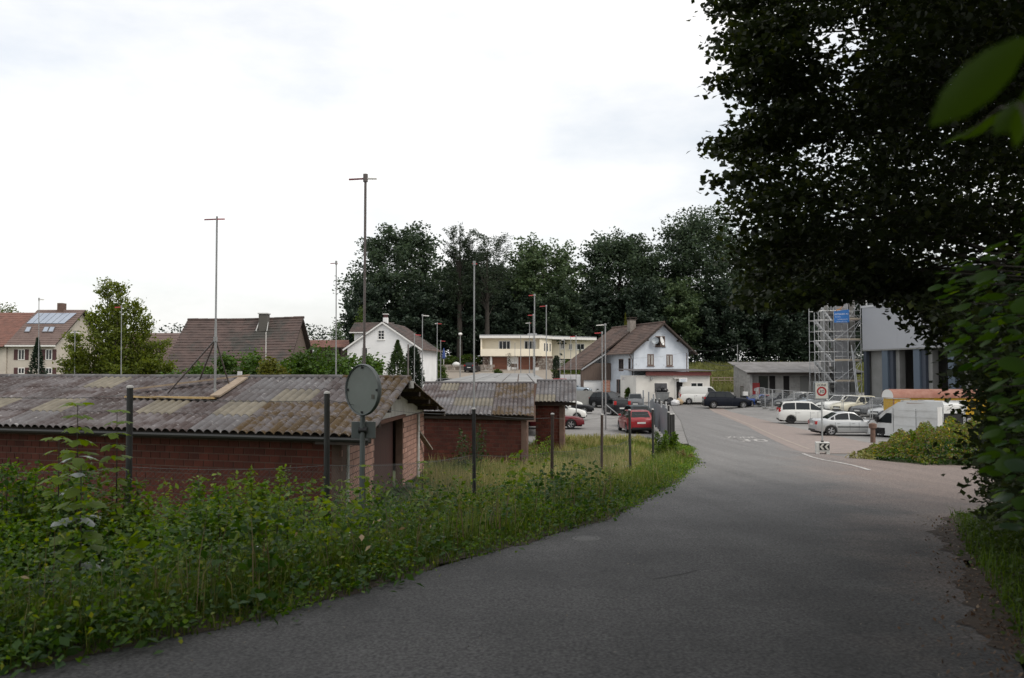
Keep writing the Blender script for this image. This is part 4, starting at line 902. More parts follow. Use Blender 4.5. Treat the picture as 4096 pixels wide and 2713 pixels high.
        a, c = sorted((sg * hw0 * .60, sg * hw0 * .875)); MB().box(-Lh - .006, -Lh + .16, a, c, tz, tz + th_).build('tail_light', m_tail, root, bevel=.02)
        mx_ = A - .12; a, c = sorted((sg * (wb + .02), sg * (hw0 + .12))); MB().box(mx_ - .05, mx_ + .07, a, c, s['belt'] + .03, s['belt'] + .16).build('wing_mirror', color if s.get('mirror_body', True) else m_trim, root, bevel=.03)
        for hx in (s['pillars'][0] + .12,) + ((s['pillars'][1] + .12,) if len(s['pillars']) > 1 else ()):
            a, c = sorted((sg * hw0 * .99, sg * (hw0 + .018))); MB().box(hx, hx + .16, a, c, s['belt'] - .2, s['belt'] - .17).build('door_handle', color if s.get('mirror_body', True) else m_trim, root)
        if s.get('strip'): a, c = sorted((sg * hw0 * .985, sg * (hw0 + .012))); MB().box(xr_ + r + .06, xf - r - .06, a, c, .50, .56).build('side_strip', m_trim, root)
        for hx in (A - .42,) + tuple(s['pillars'][:2]):
            a, c = sorted((sg * hw0 * .99, sg * (hw0 + .003))); MB().box(hx - .006, hx + .006, a, c, .34, s['belt'] - .14).build('door_gap', m_trim, root)
    MB().box(Lh - .05, Lh + .012, -hw0 * .42, hw0 * .42, s['nose'] - .16, s['nose'] - .03).build('grille', m_trim, root)
    MB().box(Lh - .06, Lh + .016, -hw0 * .55, hw0 * .55, .28, .40).build('lower_grille', m_trim, root)
    MB().box(Lh + .0, Lh + .024, -.26, .26, .42, .53).build('number_plate', m_plate, root)
    MB().box(-Lh - .018, -Lh + .01, -.26, .26, s.get('rplate', .60), s.get('rplate', .60) + .11).build('number_plate', m_plate, root)
    MB().box(-Lh - .02, -Lh + .1, -hw0 * .7, hw0 * .7, .26, .38).build('rear_valance', m_trim, root)
    ty, rm, hb = wheel_meshes(r, .2, rim or m_rim)
    for c in (xf, xr_):
        for sg in (1, -1):
            w = link('wheel', ty, None, root, loc=(c, sg * (hw0 - .115), r), rot=(R(-90 * sg), 0, 0)); link('rim', rm, None, w); link('brake_disc', hb, None, w)
    return root
HATCH = dict(L=4.0, H=1.46, A=.72, B=.15, C=-1.45, D=-1.86, pillars=(-.35,), deck=.98)
SMALL = dict(L=3.7, W=1.64, H=1.5, A=.80, B=.2, C=-1.35, D=-1.72, pillars=(-.4,), deck=1.0, hood=.98, belt=1.0, tail_z=.85, tail_h=.26)
SEDAN = dict(L=4.5, H=1.40, A=.66, B=.05, C=-.85, D=-1.55, pillars=(-.28, -1.12), deck=.97, rear='sedan', hood=.90, belt=.93, tail_z=.66)
LUX = dict(L=4.9, H=1.34, A=.5, B=-.1, C=-1.0, D=-1.75, pillars=(-.4, -1.15), deck=.90, hood=.86, belt=.88, nose=.6, rear='sedan', r=.33)
SUV = dict(L=4.85, W=1.93, H=1.74, r=.38, A=.85, B=.25, C=-1.85, D=-2.2, pillars=(-.25, -1.25), deck=1.18, hood=1.12, belt=1.14, nose=.82, cl=.26, tail_z=.98, tail_h=.22, rplate=.8)
CSUV = dict(L=4.35, W=1.82, H=1.64, r=.35, A=.72, B=.18, C=-1.6, D=-1.98, pillars=(-.3, -1.15), deck=1.1, hood=1.05, belt=1.07, nose=.78, cl=.25)
MPV = dict(L=4.4, W=1.80, H=1.64, r=.32, A=.95, B=.15, C=-1.85, D=-2.12, pillars=(.02, -1.0), deck=1.02, hood=1.0, belt=1.02, nose=.74, tail_z=.86, tail_h=.3, rplate=.7)
COUPE = dict(L=4.1, W=1.78, H=1.26, A=.5, B=-.1, C=-.75, D=-1.6, pillars=(-.45,), deck=.86, hood=.80, belt=.82, nose=.6, rear='sedan', r=.32)
VAN = dict(L=4.9, W=1.9, H=1.94, r=.33, A=1.75, B=.95, C=-2.3, D=-2.43, pillars=(.55, -.9), deck=1.1, hood=1.05, belt=1.1, nose=.8, wt=.86, blank_side=True, tail_z=.8, tail_h=.45, rear='hatch', mirror_body=False)
def place(px, d): p = GD(px, d); return p.x, p.y
def fx(px, d): return (px - 2048) / 4 / FPX * d
wh = paint('white', (.66, .66, .63), 0); bl = paint('black', (.012, .012, .014), .1); sv = paint('silver', (.45, .46, .46), .6); gy = paint('grey', (.10, .105, .11), .5); rd_ = paint('red', (.28, .02, .025), .1); bu = paint('burgundy', (.13, .018, .022), .2)
nv = paint('navy', (.007, .009, .016), .3); sb = paint('silver_blue', (.28, .33, .37), .6); cm = paint('cream', (.55, .52, .40), 0); lb = paint('bright_blue', (.03, .07, .26), .2); dg = paint('dark_green_grey', (.035, .045, .05), .4)
ON = 'cars parked in the workshop yard'; RW = 'cars parked in a row behind the site fence'
car('sedan', 'burgundy saloon poking out beside the small garage', fx(2335, 58) - 2.45, 58, R(-4), LUX, bu, group=ON)
car('hatchback', 'white hatchback with a damaged dark bumper behind the burgundy saloon', fx(2345, 69) - 2.0, 69, R(-8), HATCH, wh, group=ON)
car('sedan', 'long black saloon parked behind the white hatchback', fx(2372, 81) - 2.4, 81, R(-6), LUX, bl, group=ON)
car('hatchback', 'white car half hidden next to the concrete wall block', fx(2330, 88) - 2.0, 88, R(-4), HATCH, wh, group=ON)
car('coupe', 'silver-blue coupe in front of the lawn by the blue house', fx(2368, 105) - 2.1, 105, R(-3), dict(COUPE, H=1.36, belt=.9, hood=.86, deck=.95), sb, group=ON)
car('hatchback', 'red car of which only the roof shows behind the silver-blue coupe', fx(2290, 108.5) - 1, 108.5, R(0), HATCH, rd_, group=ON)
car('compact_suv', 'black compact off-roader standing before the steps of the blue house', fx(2436, 91), 91, R(-42), CSUV, bl, group=ON)
car('hatchback', 'shiny black hatchback seen from behind next to the compact off-roader', fx(2468, 78), 78.5, R(97), dict(HATCH, tail_z=.95, tail_h=.34, L=4.3, deck=1.05, belt=1.0), bl, group=ON)
car('city_car', 'grey city car facing us in front of the annex', fx(2537, 91), 90.5, R(-98), SMALL, gy, group=ON)
car('city_car', 'dark small car parked ahead of the red car by the fence', fx(2540, 60.5), 60.5, R(96), dict(SMALL, tail_z=.75), dg, group=ON)
car('hatchback', 'red car with its tail to us beside the sheet metal gate', fx(2552, 53), 54.5, R(93), dict(HATCH, W=1.66, H=1.40, L=4.1, deck=.96, belt=.94, tail_z=.62, tail_h=.12), rd_, group=ON)
car('van', 'white panel van parked at the annex door', fx(2806, 95), 95, R(-6), VAN, wh, cat='van')
car('suv', 'dark blue off-roader parked across the end of the road', fx(2905, 90), 90, R(-5), SUV, nv)
rows = [('sports_car', 'bright blue sports car at the far end of the fenced row', COUPE, lb, 26.2, 92.6), ('sedan', 'navy saloon next to the bright blue sports car', SEDAN, nv, 27.2, 88.6), ('hatchback', 'small white hatchback tucked behind the navy saloon', SMALL, wh, 30.3, 90.4),
        ('sedan', 'grey saloon third in the fenced row', SEDAN, gy, 28.0, 84.9), ('sedan', 'silver-blue saloon behind the zone sign', dict(SEDAN, L=4.3), sb, 28.6, 81.4), ('hatchback', 'dark grey hatchback beside the white wagon in the row', HATCH, gy, 28.4, 78.3),
        ('wagon', 'white wagon between dark grey hatchback and cream car', dict(HATCH, L=4.4, C=-1.75, D=-2.05), wh, 28.6, 75.1), ('hatchback', 'cream rounded hatchback in the fenced row', dict(HATCH, L=4.2, H=1.5), cm, 28.7, 72.0), ('sedan', 'grey saloon beside the cream hatchback', SEDAN, gy, 29.3, 69.0),
        ('sedan', 'silver saloon second from the near end of the fenced row', dict(SEDAN, L=4.4), sv, 29.5, 66.3), ('hatchback', 'navy hatchback at the near end of the fenced row', dict(HATCH, L=4.3), nv, 29.0, 63.4)]
for nm, lab, sp, colr, x, y in rows: car(nm, lab, x, y, R(180 + 24), sp, colr, group=RW)
car('minivan', 'white people carrier with dark wheels parked outside the site fence', fx(3088, 65) + 2.35, 64, R(-11), MPV, wh, rim=m_rimd)
car('sedan', 'silver saloon with black side strip behind the zone sign post', fx(3240, 51.5) + 2.2, 51.2, R(-3), dict(SEDAN, L=4.45, strip=True), sv)
car('wagon', 'black car parked on the forecourt beside the flat-roofed house', fx(1890, 130), 130, R(78), dict(HATCH, L=4.4, tail_z=.85), bl)
car('wagon', 'grey estate car of which the roof shows over the slab roof', fx(1762, 101), 101, R(172), dict(HATCH, L=4.5, H=1.5), gy, z=1.75)
# ---- big white van by the bushes (high roof, rear doors open)
bv = empty('high_roof_van', (*place(3655, 48.5), -.05), R(116), 'big worn white high-roof van with open dark rear behind the bushes', 'van')
bv.scale = (.92, .92, .83)
mw = M('van_white', (.64, .65, .64), .5, (.55, .55, .53), 1.2, coat=.2)
Wv, prof = 1.0, [(-2.6, .35), (2.75, .35), (2.85, .75), (2.65, 1.0), (2.1, 1.12), (1.22, 1.85), (.35, 2.40), (-.1, 2.5), (-2.55, 2.5), (-2.6, 2.4)]
def sec(sc_): return [(x, z) for x, z in prof]
V = [(x, -Wv * (.93 if z > 2.2 else 1), z) for x, z in prof] + [(x, Wv * (.93 if z > 2.2 else 1), z) for x, z in prof]; n = len(prof)
MB().add(V, [tuple(range(n)), tuple(range(n, 2 * n))[::-1]] + [(i, (i + 1) % n, n + (i + 1) % n, n + i) for i in range(n)]).build('body', mw, bv, smooth=35, bevel=.13)
MB().prism([(2.07, -.86, 1.17), (2.07, .86, 1.17), (1.27, .84, 1.83), (1.27, -.84, 1.83)], (.02, 0, .015)).build('windscreen', m_cglass, bv)
for sg in (-1, 1):
    MB().prism([(1.98, sg * 1.002, 1.08), (.85, sg * 1.002, 1.08), (.85, sg * 1.002, 1.75), (1.22, sg * 1.002, 1.75)], (0, sg * .012, 0)).build('side_window', m_cglass, bv)
    for z in (1.55, 2.0, .95): MB().box(-2.45, .7 if z < 1.9 else .4, *sorted((sg * 1.0, sg * 1.014)), z, z + .03).build('rib', mw, bv)
    for xx in (-.9, .72): MB().box(xx - .012, xx + .012, *sorted((sg * 1.0, sg * 1.006)), .5, 2.1).build('panel_gap', m_trim, bv)
    MB().box(1.75, 1.9, *sorted((sg * 1.02, sg * 1.25)), 1.15, 1.5).build('wing_mirror', m_trim, bv, bevel=.03)
    for xx in (1.75, -1.65):
        w = link('wheel', wheel_meshes(.34, .2, m_rimd)[0], None, bv, loc=(xx, sg * .93, .34), rot=(R(-90 * sg), 0, 0)); link('rim', wheel_meshes(.34, .2, m_rimd)[1], None, w)
        MB().box(xx - .4, xx + .4, *sorted((sg * .6, sg * 1.004)), .3, .72).build('wheel_arch', m_under, bv)
    MB().box(2.6, 2.87, *sorted((sg * .55, sg * .92)), .72, .95).build('headlight', m_head, bv, bevel=.03)
MB().box(-2.62, -2.595, -.9, .9, .5, 1.85).build('rear_opening', M('load_dark', (.012, .012, .012), .9), bv)
MB().prism([(-2.62, .98, .5), (-2.62, .98, 2.3), (-2.9, 1.75, 2.3), (-2.9, 1.75, .5)], (-.05, 0, 0)).build('rear_door', mw, bv)
MB().box(-2.66, -2.6, -.9, .9, 1.88, 2.30).build('rear_header', mw, bv)
for sg in (-1, 1): MB().tube([(-2.5, sg * .9, 2.47), (-.2, sg * .9, 2.47)], .025, 6).build('roof_seam', M('rust', (.25, .12, .06), .9), bv)
# ---- yellow site wagon with rusty barrel roof
cw_ = empty('site_wagon', (*place(3575, 62), 0), R(-5), 'yellow works wagon with a rusty barrel roof behind the white van', 'trailer')
LW, WW = 6.6, 2.3; ye = M('yellow_boards', (.55, .33, .01), .6, (.45, .26, .01), 3); ru = M('rusty_roof', (.23, .095, .065), .8, (.30, .15, .11), 1.4, .4, .6, bump=.3, col3=(.40, .17, .06), scale3=2.2, lo3=.62, hi3=.7)
for i in range(22): MB().box(i * LW / 22 + .008, (i + 1) * LW / 22 - .008, 0, .04, .75, 1.95).build('board', ye, cw_)
MB().box(.005, LW - .005, .041, WW, .75, 1.95).build('body', ye, cw_)
for i in range(2):
    x0, x1 = (-.1, LW * .42) if i == 0 else (LW * .42 - .03, LW + .1)
    arc = [(WW / 2 - (WW / 2 + .12) * math.cos(a), 1.93 + .62 * math.sin(a) ** .8) for a in np.linspace(0, math.pi, 13)]
    V = [(x0, y, z) for y, z in arc] + [(x1, y, z) for y, z in arc]; F = [(k, k + 1, 14 + k, 13 + k) for k in range(12)]
    MB().add(V, F).build('roof_sheet', ru, cw_, smooth=60, loc=(0, 0, .01 * i))
arc = [(WW / 2 - (WW / 2 + .1) * math.cos(a), 1.93 + .6 * math.sin(a) ** .8) for a in np.linspace(0, math.pi, 13)]
for xx in (-.08, LW): MB().prism([(xx, y, z) for y, z in arc], (.08, 0, 0)).build('roof_end', m_white, cw_)
for xa_, xb_ in ((.45, 1.6), (3.6, 5.0)): window(cw_, (xa_, 0, 1.15), (1, 0, 0), (0, -1, 0), xb_ - xa_, .62, m_white, 2, 1, fw=.03)
MB().box(1.62, 2.75, -.03, -.002, 1.1, 1.8).build('shutter', M('grey_shutter', (.42, .42, .42), .6), cw_)
MB().box(-.05, 0, -.05, .15, .7, 1.95).build('corner_post', M('rust', (.25, .12, .06), .9), cw_)
for xx in (1.2, 5.2):
    for y in (.1, WW - .1): w = link('wheel', wheel_meshes(.34, .2, m_rimd)[0], None, cw_, loc=(xx, y, .34), rot=(R(90), 0, 0))
MB().box(.3, LW - .3, .3, WW - .3, .5, .75).build('chassis', m_trim, cw_)
# ------------------------------------------------------------------ factory hall, scaffold tower
F0 = P(3452, 1500, 90); fd = Vector((.30, -.954, 0)).normalized(); fn = Vector((fd.y, -fd.x, 0))     # wall runs towards us; fn points into the hall's outside
if fn.x > 0: fn = -fn
fa = empty('factory_hall', (F0.x, F0.y, 0), math.atan2(fd.y, fd.x), 'half-built factory hall with plain silver cladding over open bays', 'factory')
# local x runs along the wall towards the viewer, local y into the building (positive = inside)
zb, zt = P(3452, 1400, 90).z, P(3452, 1233, 90).z; LF = 40.0
m_clad = M('silver_cladding', (.40, .41, .435), .5, (.375, .385, .41), .25, metal=.15); m_conc = M('concrete', (.25, .25, .24), .9, (.20, .20, .19), .8, bump=.2)
m_steel = M('blue_grey_steel', (.09, .12, .155), .6); m_navy = M('dark_blue_steel', (.045, .055, .075), .6)
inside = 1 if (Matrix.Rotation(fa.rotation_euler.z, 3, 'Z') @ Vector((0, 1, 0))).dot(fn) < 0 else -1
def yb(mb, x0, x1, y0, y1, z0, z1): return mb.box(x0, x1, min(y0 * inside, y1 * inside), max(y0 * inside, y1 * inside), z0, z1)
for i in range(8): yb(MB(), i * 5 + .006, (i + 1) * 5 - .006, 0, .25, zb, zt).build('cladding_panel', m_clad, fa)
yb(MB(), -.05, LF, -.06, .3, zt + .002, zt + .22).build('coping', M('pale_coping', (.55, .56, .57), .5), fa)
yb(MB(), -.02, LF, -.04, .2, zb - .14, zb - .004).build('drip_edge', m_conc, fa)
yb(MB(), 0, LF, .6, .8, zt + .1, zt + 2.6).build('window_band', m_glass, fa)
for i in range(9): yb(MB(), i * 5, i * 5 + .16, .5, .62, zt + .1, zt + 2.6).build('mullion', m_white, fa)
yb(MB(), 0, LF, .5, 20, zt + 2.62, zt + 3.1).build('roof', m_clad, fa)
yb(MB(), .02, .42, .1, .5, -.5, zb).build('steel_column', m_navy, fa)
for i in range(8):
    x = 2.7 + i * 4.28
    yb(MB(), x, x + .8, .1, .5, -.5, zb).build('steel_column', m_steel, fa)
    yb(MB(), x + .802, x + 1.35, .3, .9, -.5, zb).build('column_flange', m_navy, fa)
    yb(MB(), x + 1.4, x + 1.9, .6, 1.3, -.5, zb).build('concrete_pier', m_conc, fa)
yb(MB(), .44, 2.68, .7, .9, -.5, zb).build('infill_wall', m_conc, fa)
yb(MB(), 0, LF, 9.0, 9.3, -.5, zb + .5).build('back_wall', m_conc, fa)
yb(MB(), 0, LF, .3, 9.2, zb + .02, zb + .4).build('soffit', m_conc, fa)
yb(MB(), -.1, 0, .3, 12, 0, zt).build('end_wall_core', m_conc, fa)
for i in range(5):
    for j in range(4):
        if (i + j) % 3: yb(MB(), -.14, -.102, .6 + j * 2.0, 2.3 + j * 2.0, .1 + i * 2.2, 2.1 + i * 2.2).build('end_panel', m_clad, fa)
        else: yb(MB(), -.14, -.102, .6 + j * 2.0, 2.3 + j * 2.0, .1 + i * 2.2, 2.1 + i * 2.2).build('end_opening', M('doorway_dark', (.015, .013, .012), .9), fa)
# ---- scaffold tower in front of the hall's end
T0, T1 = P(3262, 1600, 91), P(3448, 1600, 91); tw = T1.x - T0.x; sc = empty('scaffold_tower', (T0.x, 91, .1), 0, 'silver scaffold stair tower at the corner of the factory hall', 'scaffold')
m_galv = M('galvanised_tube', (.55, .56, .57), .45, (.33, .34, .34), 3, metal=.6); m_board = M('scaffold_board', (.36, .31, .25), .85, (.26, .22, .18), 3)
ht = P(3262, 1180, 91).z; xs_ = [0, 1.0, tw * .42, tw * .72, tw]
for x in xs_:
    for y in (0, 1.6): MB().tube([(x, y, -.2), (x, y, ht if x < tw * .6 else ht - .5)], .045, 6).build('upright', m_galv, sc, smooth=40)
nl = 6; lv = [.6 + i * (ht - 1.2) / (nl - 1) for i in range(nl)]
for z in lv:
    for y in (0, 1.6):
        MB().tube([(0, y, z), (tw, y, z)], .035, 6).build('ledger', m_galv, sc); MB().tube([(0, y, z + 1.0), (tw, y, z + 1.0)], .03, 6).build('guard_rail', m_galv, sc)
        MB().tube([(tw * .42, y, z + .5), (tw, y, z + .5)], .025, 6).build('guard_rail', m_galv, sc)
    for a, c in ((tw * .42, tw * .72), (tw * .72, tw)): MB().box(a + .06, c - .06, .1, 1.5, z + .02, z + .08).build('deck_board', m_board if z < 8 else M('red_board', (.32, .12, .08), .8), sc)
    MB().box(tw * .42, tw, -.06, -.03, z + .06, z + .24).build('toe_board', M('toe_board', (.42, .36, .28), .8, rnd=.2), sc)
for i in range(nl - 1):
    z0, z1 = lv[i], lv[i + 1]
    for y in (.15, .75): MB().bar((tw * .40, y, z0 - .1), (.15, y, z1 + .0), .05, .16).build('stair_stringer', m_galv, sc)
    for y in (.1,): MB().tube([(tw * .40, y, z0 + .85), (.15, y, z1 + .95)], .025, 6).build('stair_rail', m_galv, sc)
    for s in range(8): t = (s + .5) / 8; q = Vector((tw * .40, 0, z0)).lerp(Vector((.15, 0, z1)), t); MB().box(q.x - .12, q.x + .12, .18, .72, q.z, q.z + .03).build('stair_tread', m_galv, sc)
    a, c = (tw * .42, tw) if i % 2 else (tw, tw * .42); MB().tube([(a, -.05, z0), (c, -.05, z1)], .03, 6).build('brace', m_galv, sc)
    MB().tube([(tw * .72, -.04, z0), (tw, -.04, z1)], .03, 6).build('brace', m_galv, sc)
MB().tube([(tw * .72 + .2, -.4, ht * .55), (tw * .80, -1.4, -.1)], .06, 6).build('raking_pole', m_galv, sc); MB().tube([(tw * .72 + .35, -.4, ht * .5), (tw * .84, -1.4, -.1)], .06, 6).build('raking_pole', m_galv, sc)
# concrete stair tower behind it
ct = empty('stair_core', (T0.x + tw * .3, 93.2, 0), 0, 'grey concrete and metal stair core behind the scaffold', 'tower')
for x0, x1, mt in ((.45, .85, m_conc), (1.6, 3.0, m_clad), (3.1, 3.6, m_conc)): MB().box(x0, x1, 0, 1.5, -.3, ht - .6).build('pier', mt, ct)
for i in range(6): MB().box(.86, 3.09, .3, 1.4, .2 + i * 2.0, .55 + i * 2.0).build('landing', m_conc, ct)
# banner
bc = [P(3336, 1246, 90.8), P(3396, 1238, 90.8), P(3397, 1290, 90.8), P(3337, 1291, 90.8)]
bn = empty('banner', bc[3], 0, 'blue scaffolding company banner tied to the scaffold tower', 'banner')
m_bb = M('banner_blue', (.03, .17, .48), .6, (.025, .14, .42), 2); m_bt = M('banner_white', (.75, .78, .82), .7)
MB().prism([p - bn.location for p in bc], (0, .02, 0)).build('cloth', m_bb, bn)
bw, bh = bc[2].x - bc[3].x, bc[0].z - bc[3].z
for s, size, fx, fy in (('FIXTRÄGER AG', .215, .5, .70), ('Gerüstbau', .14, .24, .48), ('Leichtbausysteme', .15, .56, .27), ('8000 Zürich 044 386 386', .105, .5, .08)):
    me = text_mesh(s, size); link('lettering', me, m_bt, bn, loc=(bw * fx, -.012, bh * fy), rot=(R(90), R(-2), 0))
bw_ = M('orange_strap', (.55, .22, .03), .6); MB().tube([P(3345, 1242, 90.7) - bn.location, P(3362, 1236, 90.7) - bn.location, P(3372, 1222, 90.7) - bn.location, P(3373, 1208, 90.7) - bn.location], .05, 6).build('strap', bw_, bn, smooth=40)
# ------------------------------------------------------------------ building-profile poles
m_pole = M('profile_pole', (.33, .34, .34), .5, (.25, .25, .25), 3, metal=.5); m_poled = M('profile_pole_dark', (.16, .14, .135), .6, (.11, .09, .085), 3, metal=.3); m_arm = M('red_tape', (.42, .055, .06), .6); m_armw = M('white_tape', (.68, .66, .63), .6); m_armd = M('dark_red_arm', (.16, .03, .04), .6)
PG = 'building profile poles'
def pole(label, px, pt, pb, d, arms, rad=.024, lean=0, stays=(), base=None, mat=None, z=None, drop=0):
    """arms: list of (length, direction degrees, tape material)"""
    top = P(px, pt, d); bot = P(px - lean, pb, d) if z is None else Vector((top.x, top.y, z)); bot = bot - vz(drop)
    o = empty('profile_pole', bot, 0, label, 'pole', PG); t = top - bot
    MB().tube([(0, 0, 0), t * .48, t * .5, t], [rad * 1.15, rad * 1.15, rad * .9, rad * .9], 8).build('mast', mat or m_pole, o, smooth=40)
    for ln, a, mt in arms:
        ln = ln * (.3 if d < 35 else .42); ah = .03 if d < 35 else .06
        v = Vector((math.cos(R(a)), math.sin(R(a)), 0)); q = t - vz(.06); MB().bar(q + v * .02, q + v * ln - vz(ln * .06), .02, ah).build('arm', mt, o)
    if arms: MB().tube([t - vz(.12), t + vz(.03)], rad * 1.7, 8).build('clamp', mat or m_pole, o)
    for hf, ex, ey, ez in stays:
        MB().tube([t * hf, Vector((ex, ey, ez))], rad * .75, 6).build('stay', mat or m_pole, o)
    return o
# B stands on planks on the garage roof
def roofpt(px, py):
    n = up_normal(eu, ER - RG); r = ray(px, py); o = Vector((0, 0, CAMZ)); t = (RG - o).dot(n) / r.dot(n); return o + r * t + n * .06
bp = roofpt(861, 1598); tp = P(868, 866, bp.y)
o = empty('profile_pole', bp, 0, 'tall profile pole with tripod legs standing on planks on the mossy roof', 'pole', PG); t = tp - bp
MB().tube([(0, 0, .05), t * .4, t * .41, t], [.030, .030, .024, .024], 8).build('mast', m_pole, o, smooth=40)
MB().box(-.09, .09, -.09, .09, .04, .055).build('foot_plate', m_pole, o)
cl_ = P(862, 1358, bp.y) - bp
for qx, qy in ((672, 1590), (920, 1562), (800, 1535)): MB().tube([cl_, roofpt(qx, qy) - bp + vz(.05)], .022, 6).build('stay', m_poled, o)
MB().tube([cl_ - vz(.06), cl_ + vz(.06)], .05, 8).build('collar', m_pole, o)
for ln, a, mt in ((.30, 188, m_armd), (.26, -28, m_arm)):
    v = Vector((math.cos(R(a)), math.sin(R(a)), 0)); q = t - vz(.07); MB().bar(q, q + v * ln - vz(.02), .02, .03).build('arm', mt, o)
m_plank = M('weathered_plank', (.33, .26, .19), .9, (.24, .185, .135), 5, stretch=(1, 1, 1), bump=.2); m_plankn = M('new_plank', (.50, .36, .17), .8, (.42, .29, .13), 5)
for (p0, p1, mt, w, lab) in (((508, 1606), (858, 1612), m_plankn, .16, 'fresh yellow plank lying along the mossy roof'), ((860, 1612), (975, 1535), m_plank, .24, 'wide grey plank under the tall pole on the roof'), ((515, 1590), (1000, 1530), m_plank, .14, 'long weathered plank crossing the corrugated roof')):
    a, c = roofpt(*p0), roofpt(*p1); a = a + vz(.06 if mt is m_plankn else .10 if w > .2 else .14); c = c + vz(.06 if mt is m_plankn else .10 if w > .2 else .14)
    o = MB().bar(a * 0, c - a, w, .045).build('plank', mt, loc=a); tag(o, lab, 'plank', 'planks on the garage roof')
o = MB().box(-.05, .05, -.05, .05, 0, .2).build('paper_scrap', M('paper', (.6, .6, .6), .8), loc=roofpt(960, 1524)); tag(o, 'small pale block at the plank end near the ridge', 'block')
# the others
pole('tallest dark profile pole rising above the round mirror', 1462, 703, 2100, 16.3, [(1.05, 183, m_armd), (.75, -12, m_armw)], rad=.027, mat=m_poled, z=.9)
pole('slim profile pole with a two-legged stay behind the roof ridge before the shed', 1345, 1047, 1530, 33, [(.75, 178, m_armd), (.25, 60, m_arm)], stays=((.3, -1.1, 0, .0), (.3, -.35, -.3, 0)), drop=1.6)
pole('tall profile pole standing against the middle garage roof', 1897, 1048, 1650, 30, [(.25, 182, m_arm), (.35, 10, m_arm)], rad=.03, z=.4)
pole('profile pole in front of the farmhouse', 156, 1194, 1510, 48, [(.7, -5, m_armw)], stays=((.1, -.6, 0, .05), (.1, .6, 0, .05)), drop=1.5)
pole('profile pole before the leafy tree, leftmost of the two', 300, 1325, 1515, 46, [(.6, 175, m_armw), (.6, 0, m_armw)], rad=.028, drop=1.5)
pole('profile pole with a white stay before the leafy tree', 486, 1224, 1515, 44, [(.8, 180, m_arm)], stays=((.22, -.9, 0, 0),), drop=1.5)
pole('white pole standing before the barn roof', 1064, 1328, 1460, 62, [], rad=.03, mat=m_armw, drop=1.5)
pole('profile pole nearest the right eave of the white house', 1690, 1259, 1560, 60, [(1.1, 0, m_armw)], rad=.034, z=.3)
pole('profile pole with stay beside the flower beds', 1749, 1292, 1530, 76, [(.9, 0, m_arm), (.5, 180, m_armw)], rad=.036, stays=((.25, -1.5, 0, .1), (.25, 1.2, .2, .1)), z=.1)
pole('short profile pole with red arm close to the cypress', 1658, 1336, 1560, 56, [(1.0, 0, m_arm)], rad=.03, z=.3)
pole('profile pole by the blue sunshade in the garden', 1763, 1362, 1520, 88, [(1.1, 0, m_arm)], rad=.036, z=.1)
pole('dark double post beside the cypress', 1633, 1378, 1530, 50, [], rad=.05, mat=m_poled, z=.2)
pole('tall profile pole in front of the flat-roofed house', 2138, 1178, 1540, 62, [(1.0, 180, m_arm)], rad=.045, stays=((.28, -2.4, 0, .6),), z=.3)
pole('profile pole close beside the tall one at the flat-roofed house', 2133, 1258, 1530, 74, [(1.1, 180, m_arm)], rad=.034, z=.2)
pole('profile pole with red arm before the house steps', 2185, 1222, 1530, 72, [(1.3, 180, m_arm)], rad=.042, z=.1)
pole('low profile pole with white arms at the garage doors', 2118, 1290, 1530, 84, [(.9, 180, m_armw), (.4, 30, m_arm)], rad=.036, stays=((.35, -1.2, 0, .7),), z=.1)
pole('thin profile pole before the brown garage doors', 2083, 1344, 1520, 86, [], rad=.036, z=.1)
pole('thin grey pole before the pillar between the garage doors', 2060, 1373, 1500, 98, [], rad=.028, z=.4)
pole('thin pole by the clipped column bush', 2240, 1364, 1540, 76, [], rad=.03, z=.1)
pole('pale pole in front of the house wing window', 2257, 1357, 1540, 74, [(.6, 180, m_armw)], rad=.034, z=.1)
pole('profile pole between the wing windows', 2283, 1350, 1540, 78, [], rad=.028, z=.1)
pole('profile pole with red arm before the coupe', 2304, 1343, 1600, 66, [(1.1, 180, m_arm)], rad=.034, z=.05)
pole('tall profile pole with white arm before the blue house', 2421, 1296, 1690, 56, [(1.4, 180, m_armw)], rad=.042, z=.02, stays=((.24, 1.9, -1.0, 0),))
pole('profile pole with red arm before the blue house', 2408, 1328, 1680, 58, [(1.2, 180, m_arm)], rad=.038, z=.02)
# street lamp
lp = P(1841, 1338, 118); o = empty('street_lamp', (lp.x, lp.y, 3.0), 0, 'slim street lamp with a round white head near the forecourt', 'street lamp')
MB().tube([(0, 0, 0), (0, 0, lp.z - 3.1)], [.07, .05], 8).build('mast', m_pole, o, smooth=40); MB().lathe([(0, -.15), (.2, -.1), (.28, .05), (.2, .2), (0, .25)], 14, (0, 0, lp.z - 3.0)).build('lamp_head', m_white, o, smooth=True)
o = empty('wire_post', GD(2951, 112), 0, 'thin post carrying overhead wires behind the workshop shed', 'post'); wt_ = P(2951, 1379, 112)
MB().tube([(0, 0, -.2), (0, 0, wt_.z - o.location.z)], .05, 6).build('post', m_pole, o)
def wire(label, pts, rad=.012, mat=None):
    pts = [Vector(p) for p in pts]; o = MB().tube([p - pts[0] for p in pts], rad, 4).build('cable', mat or m_trim, loc=pts[0]); tag(o, label, 'cable', 'overhead cables')
def sag(a, c, s, n=8): return [Vector(a).lerp(Vector(c), i / n) - vz(s * 4 * (i / n) * (1 - i / n)) for i in range(n + 1)]
wire('overhead cable running from the wire post to the blue house eave', sag(wt_, P(2785, 1400, 104), .4)); wire('thin cable running from the wire post towards the scaffold', sag(wt_, P(3000, 1397, 112), .1))
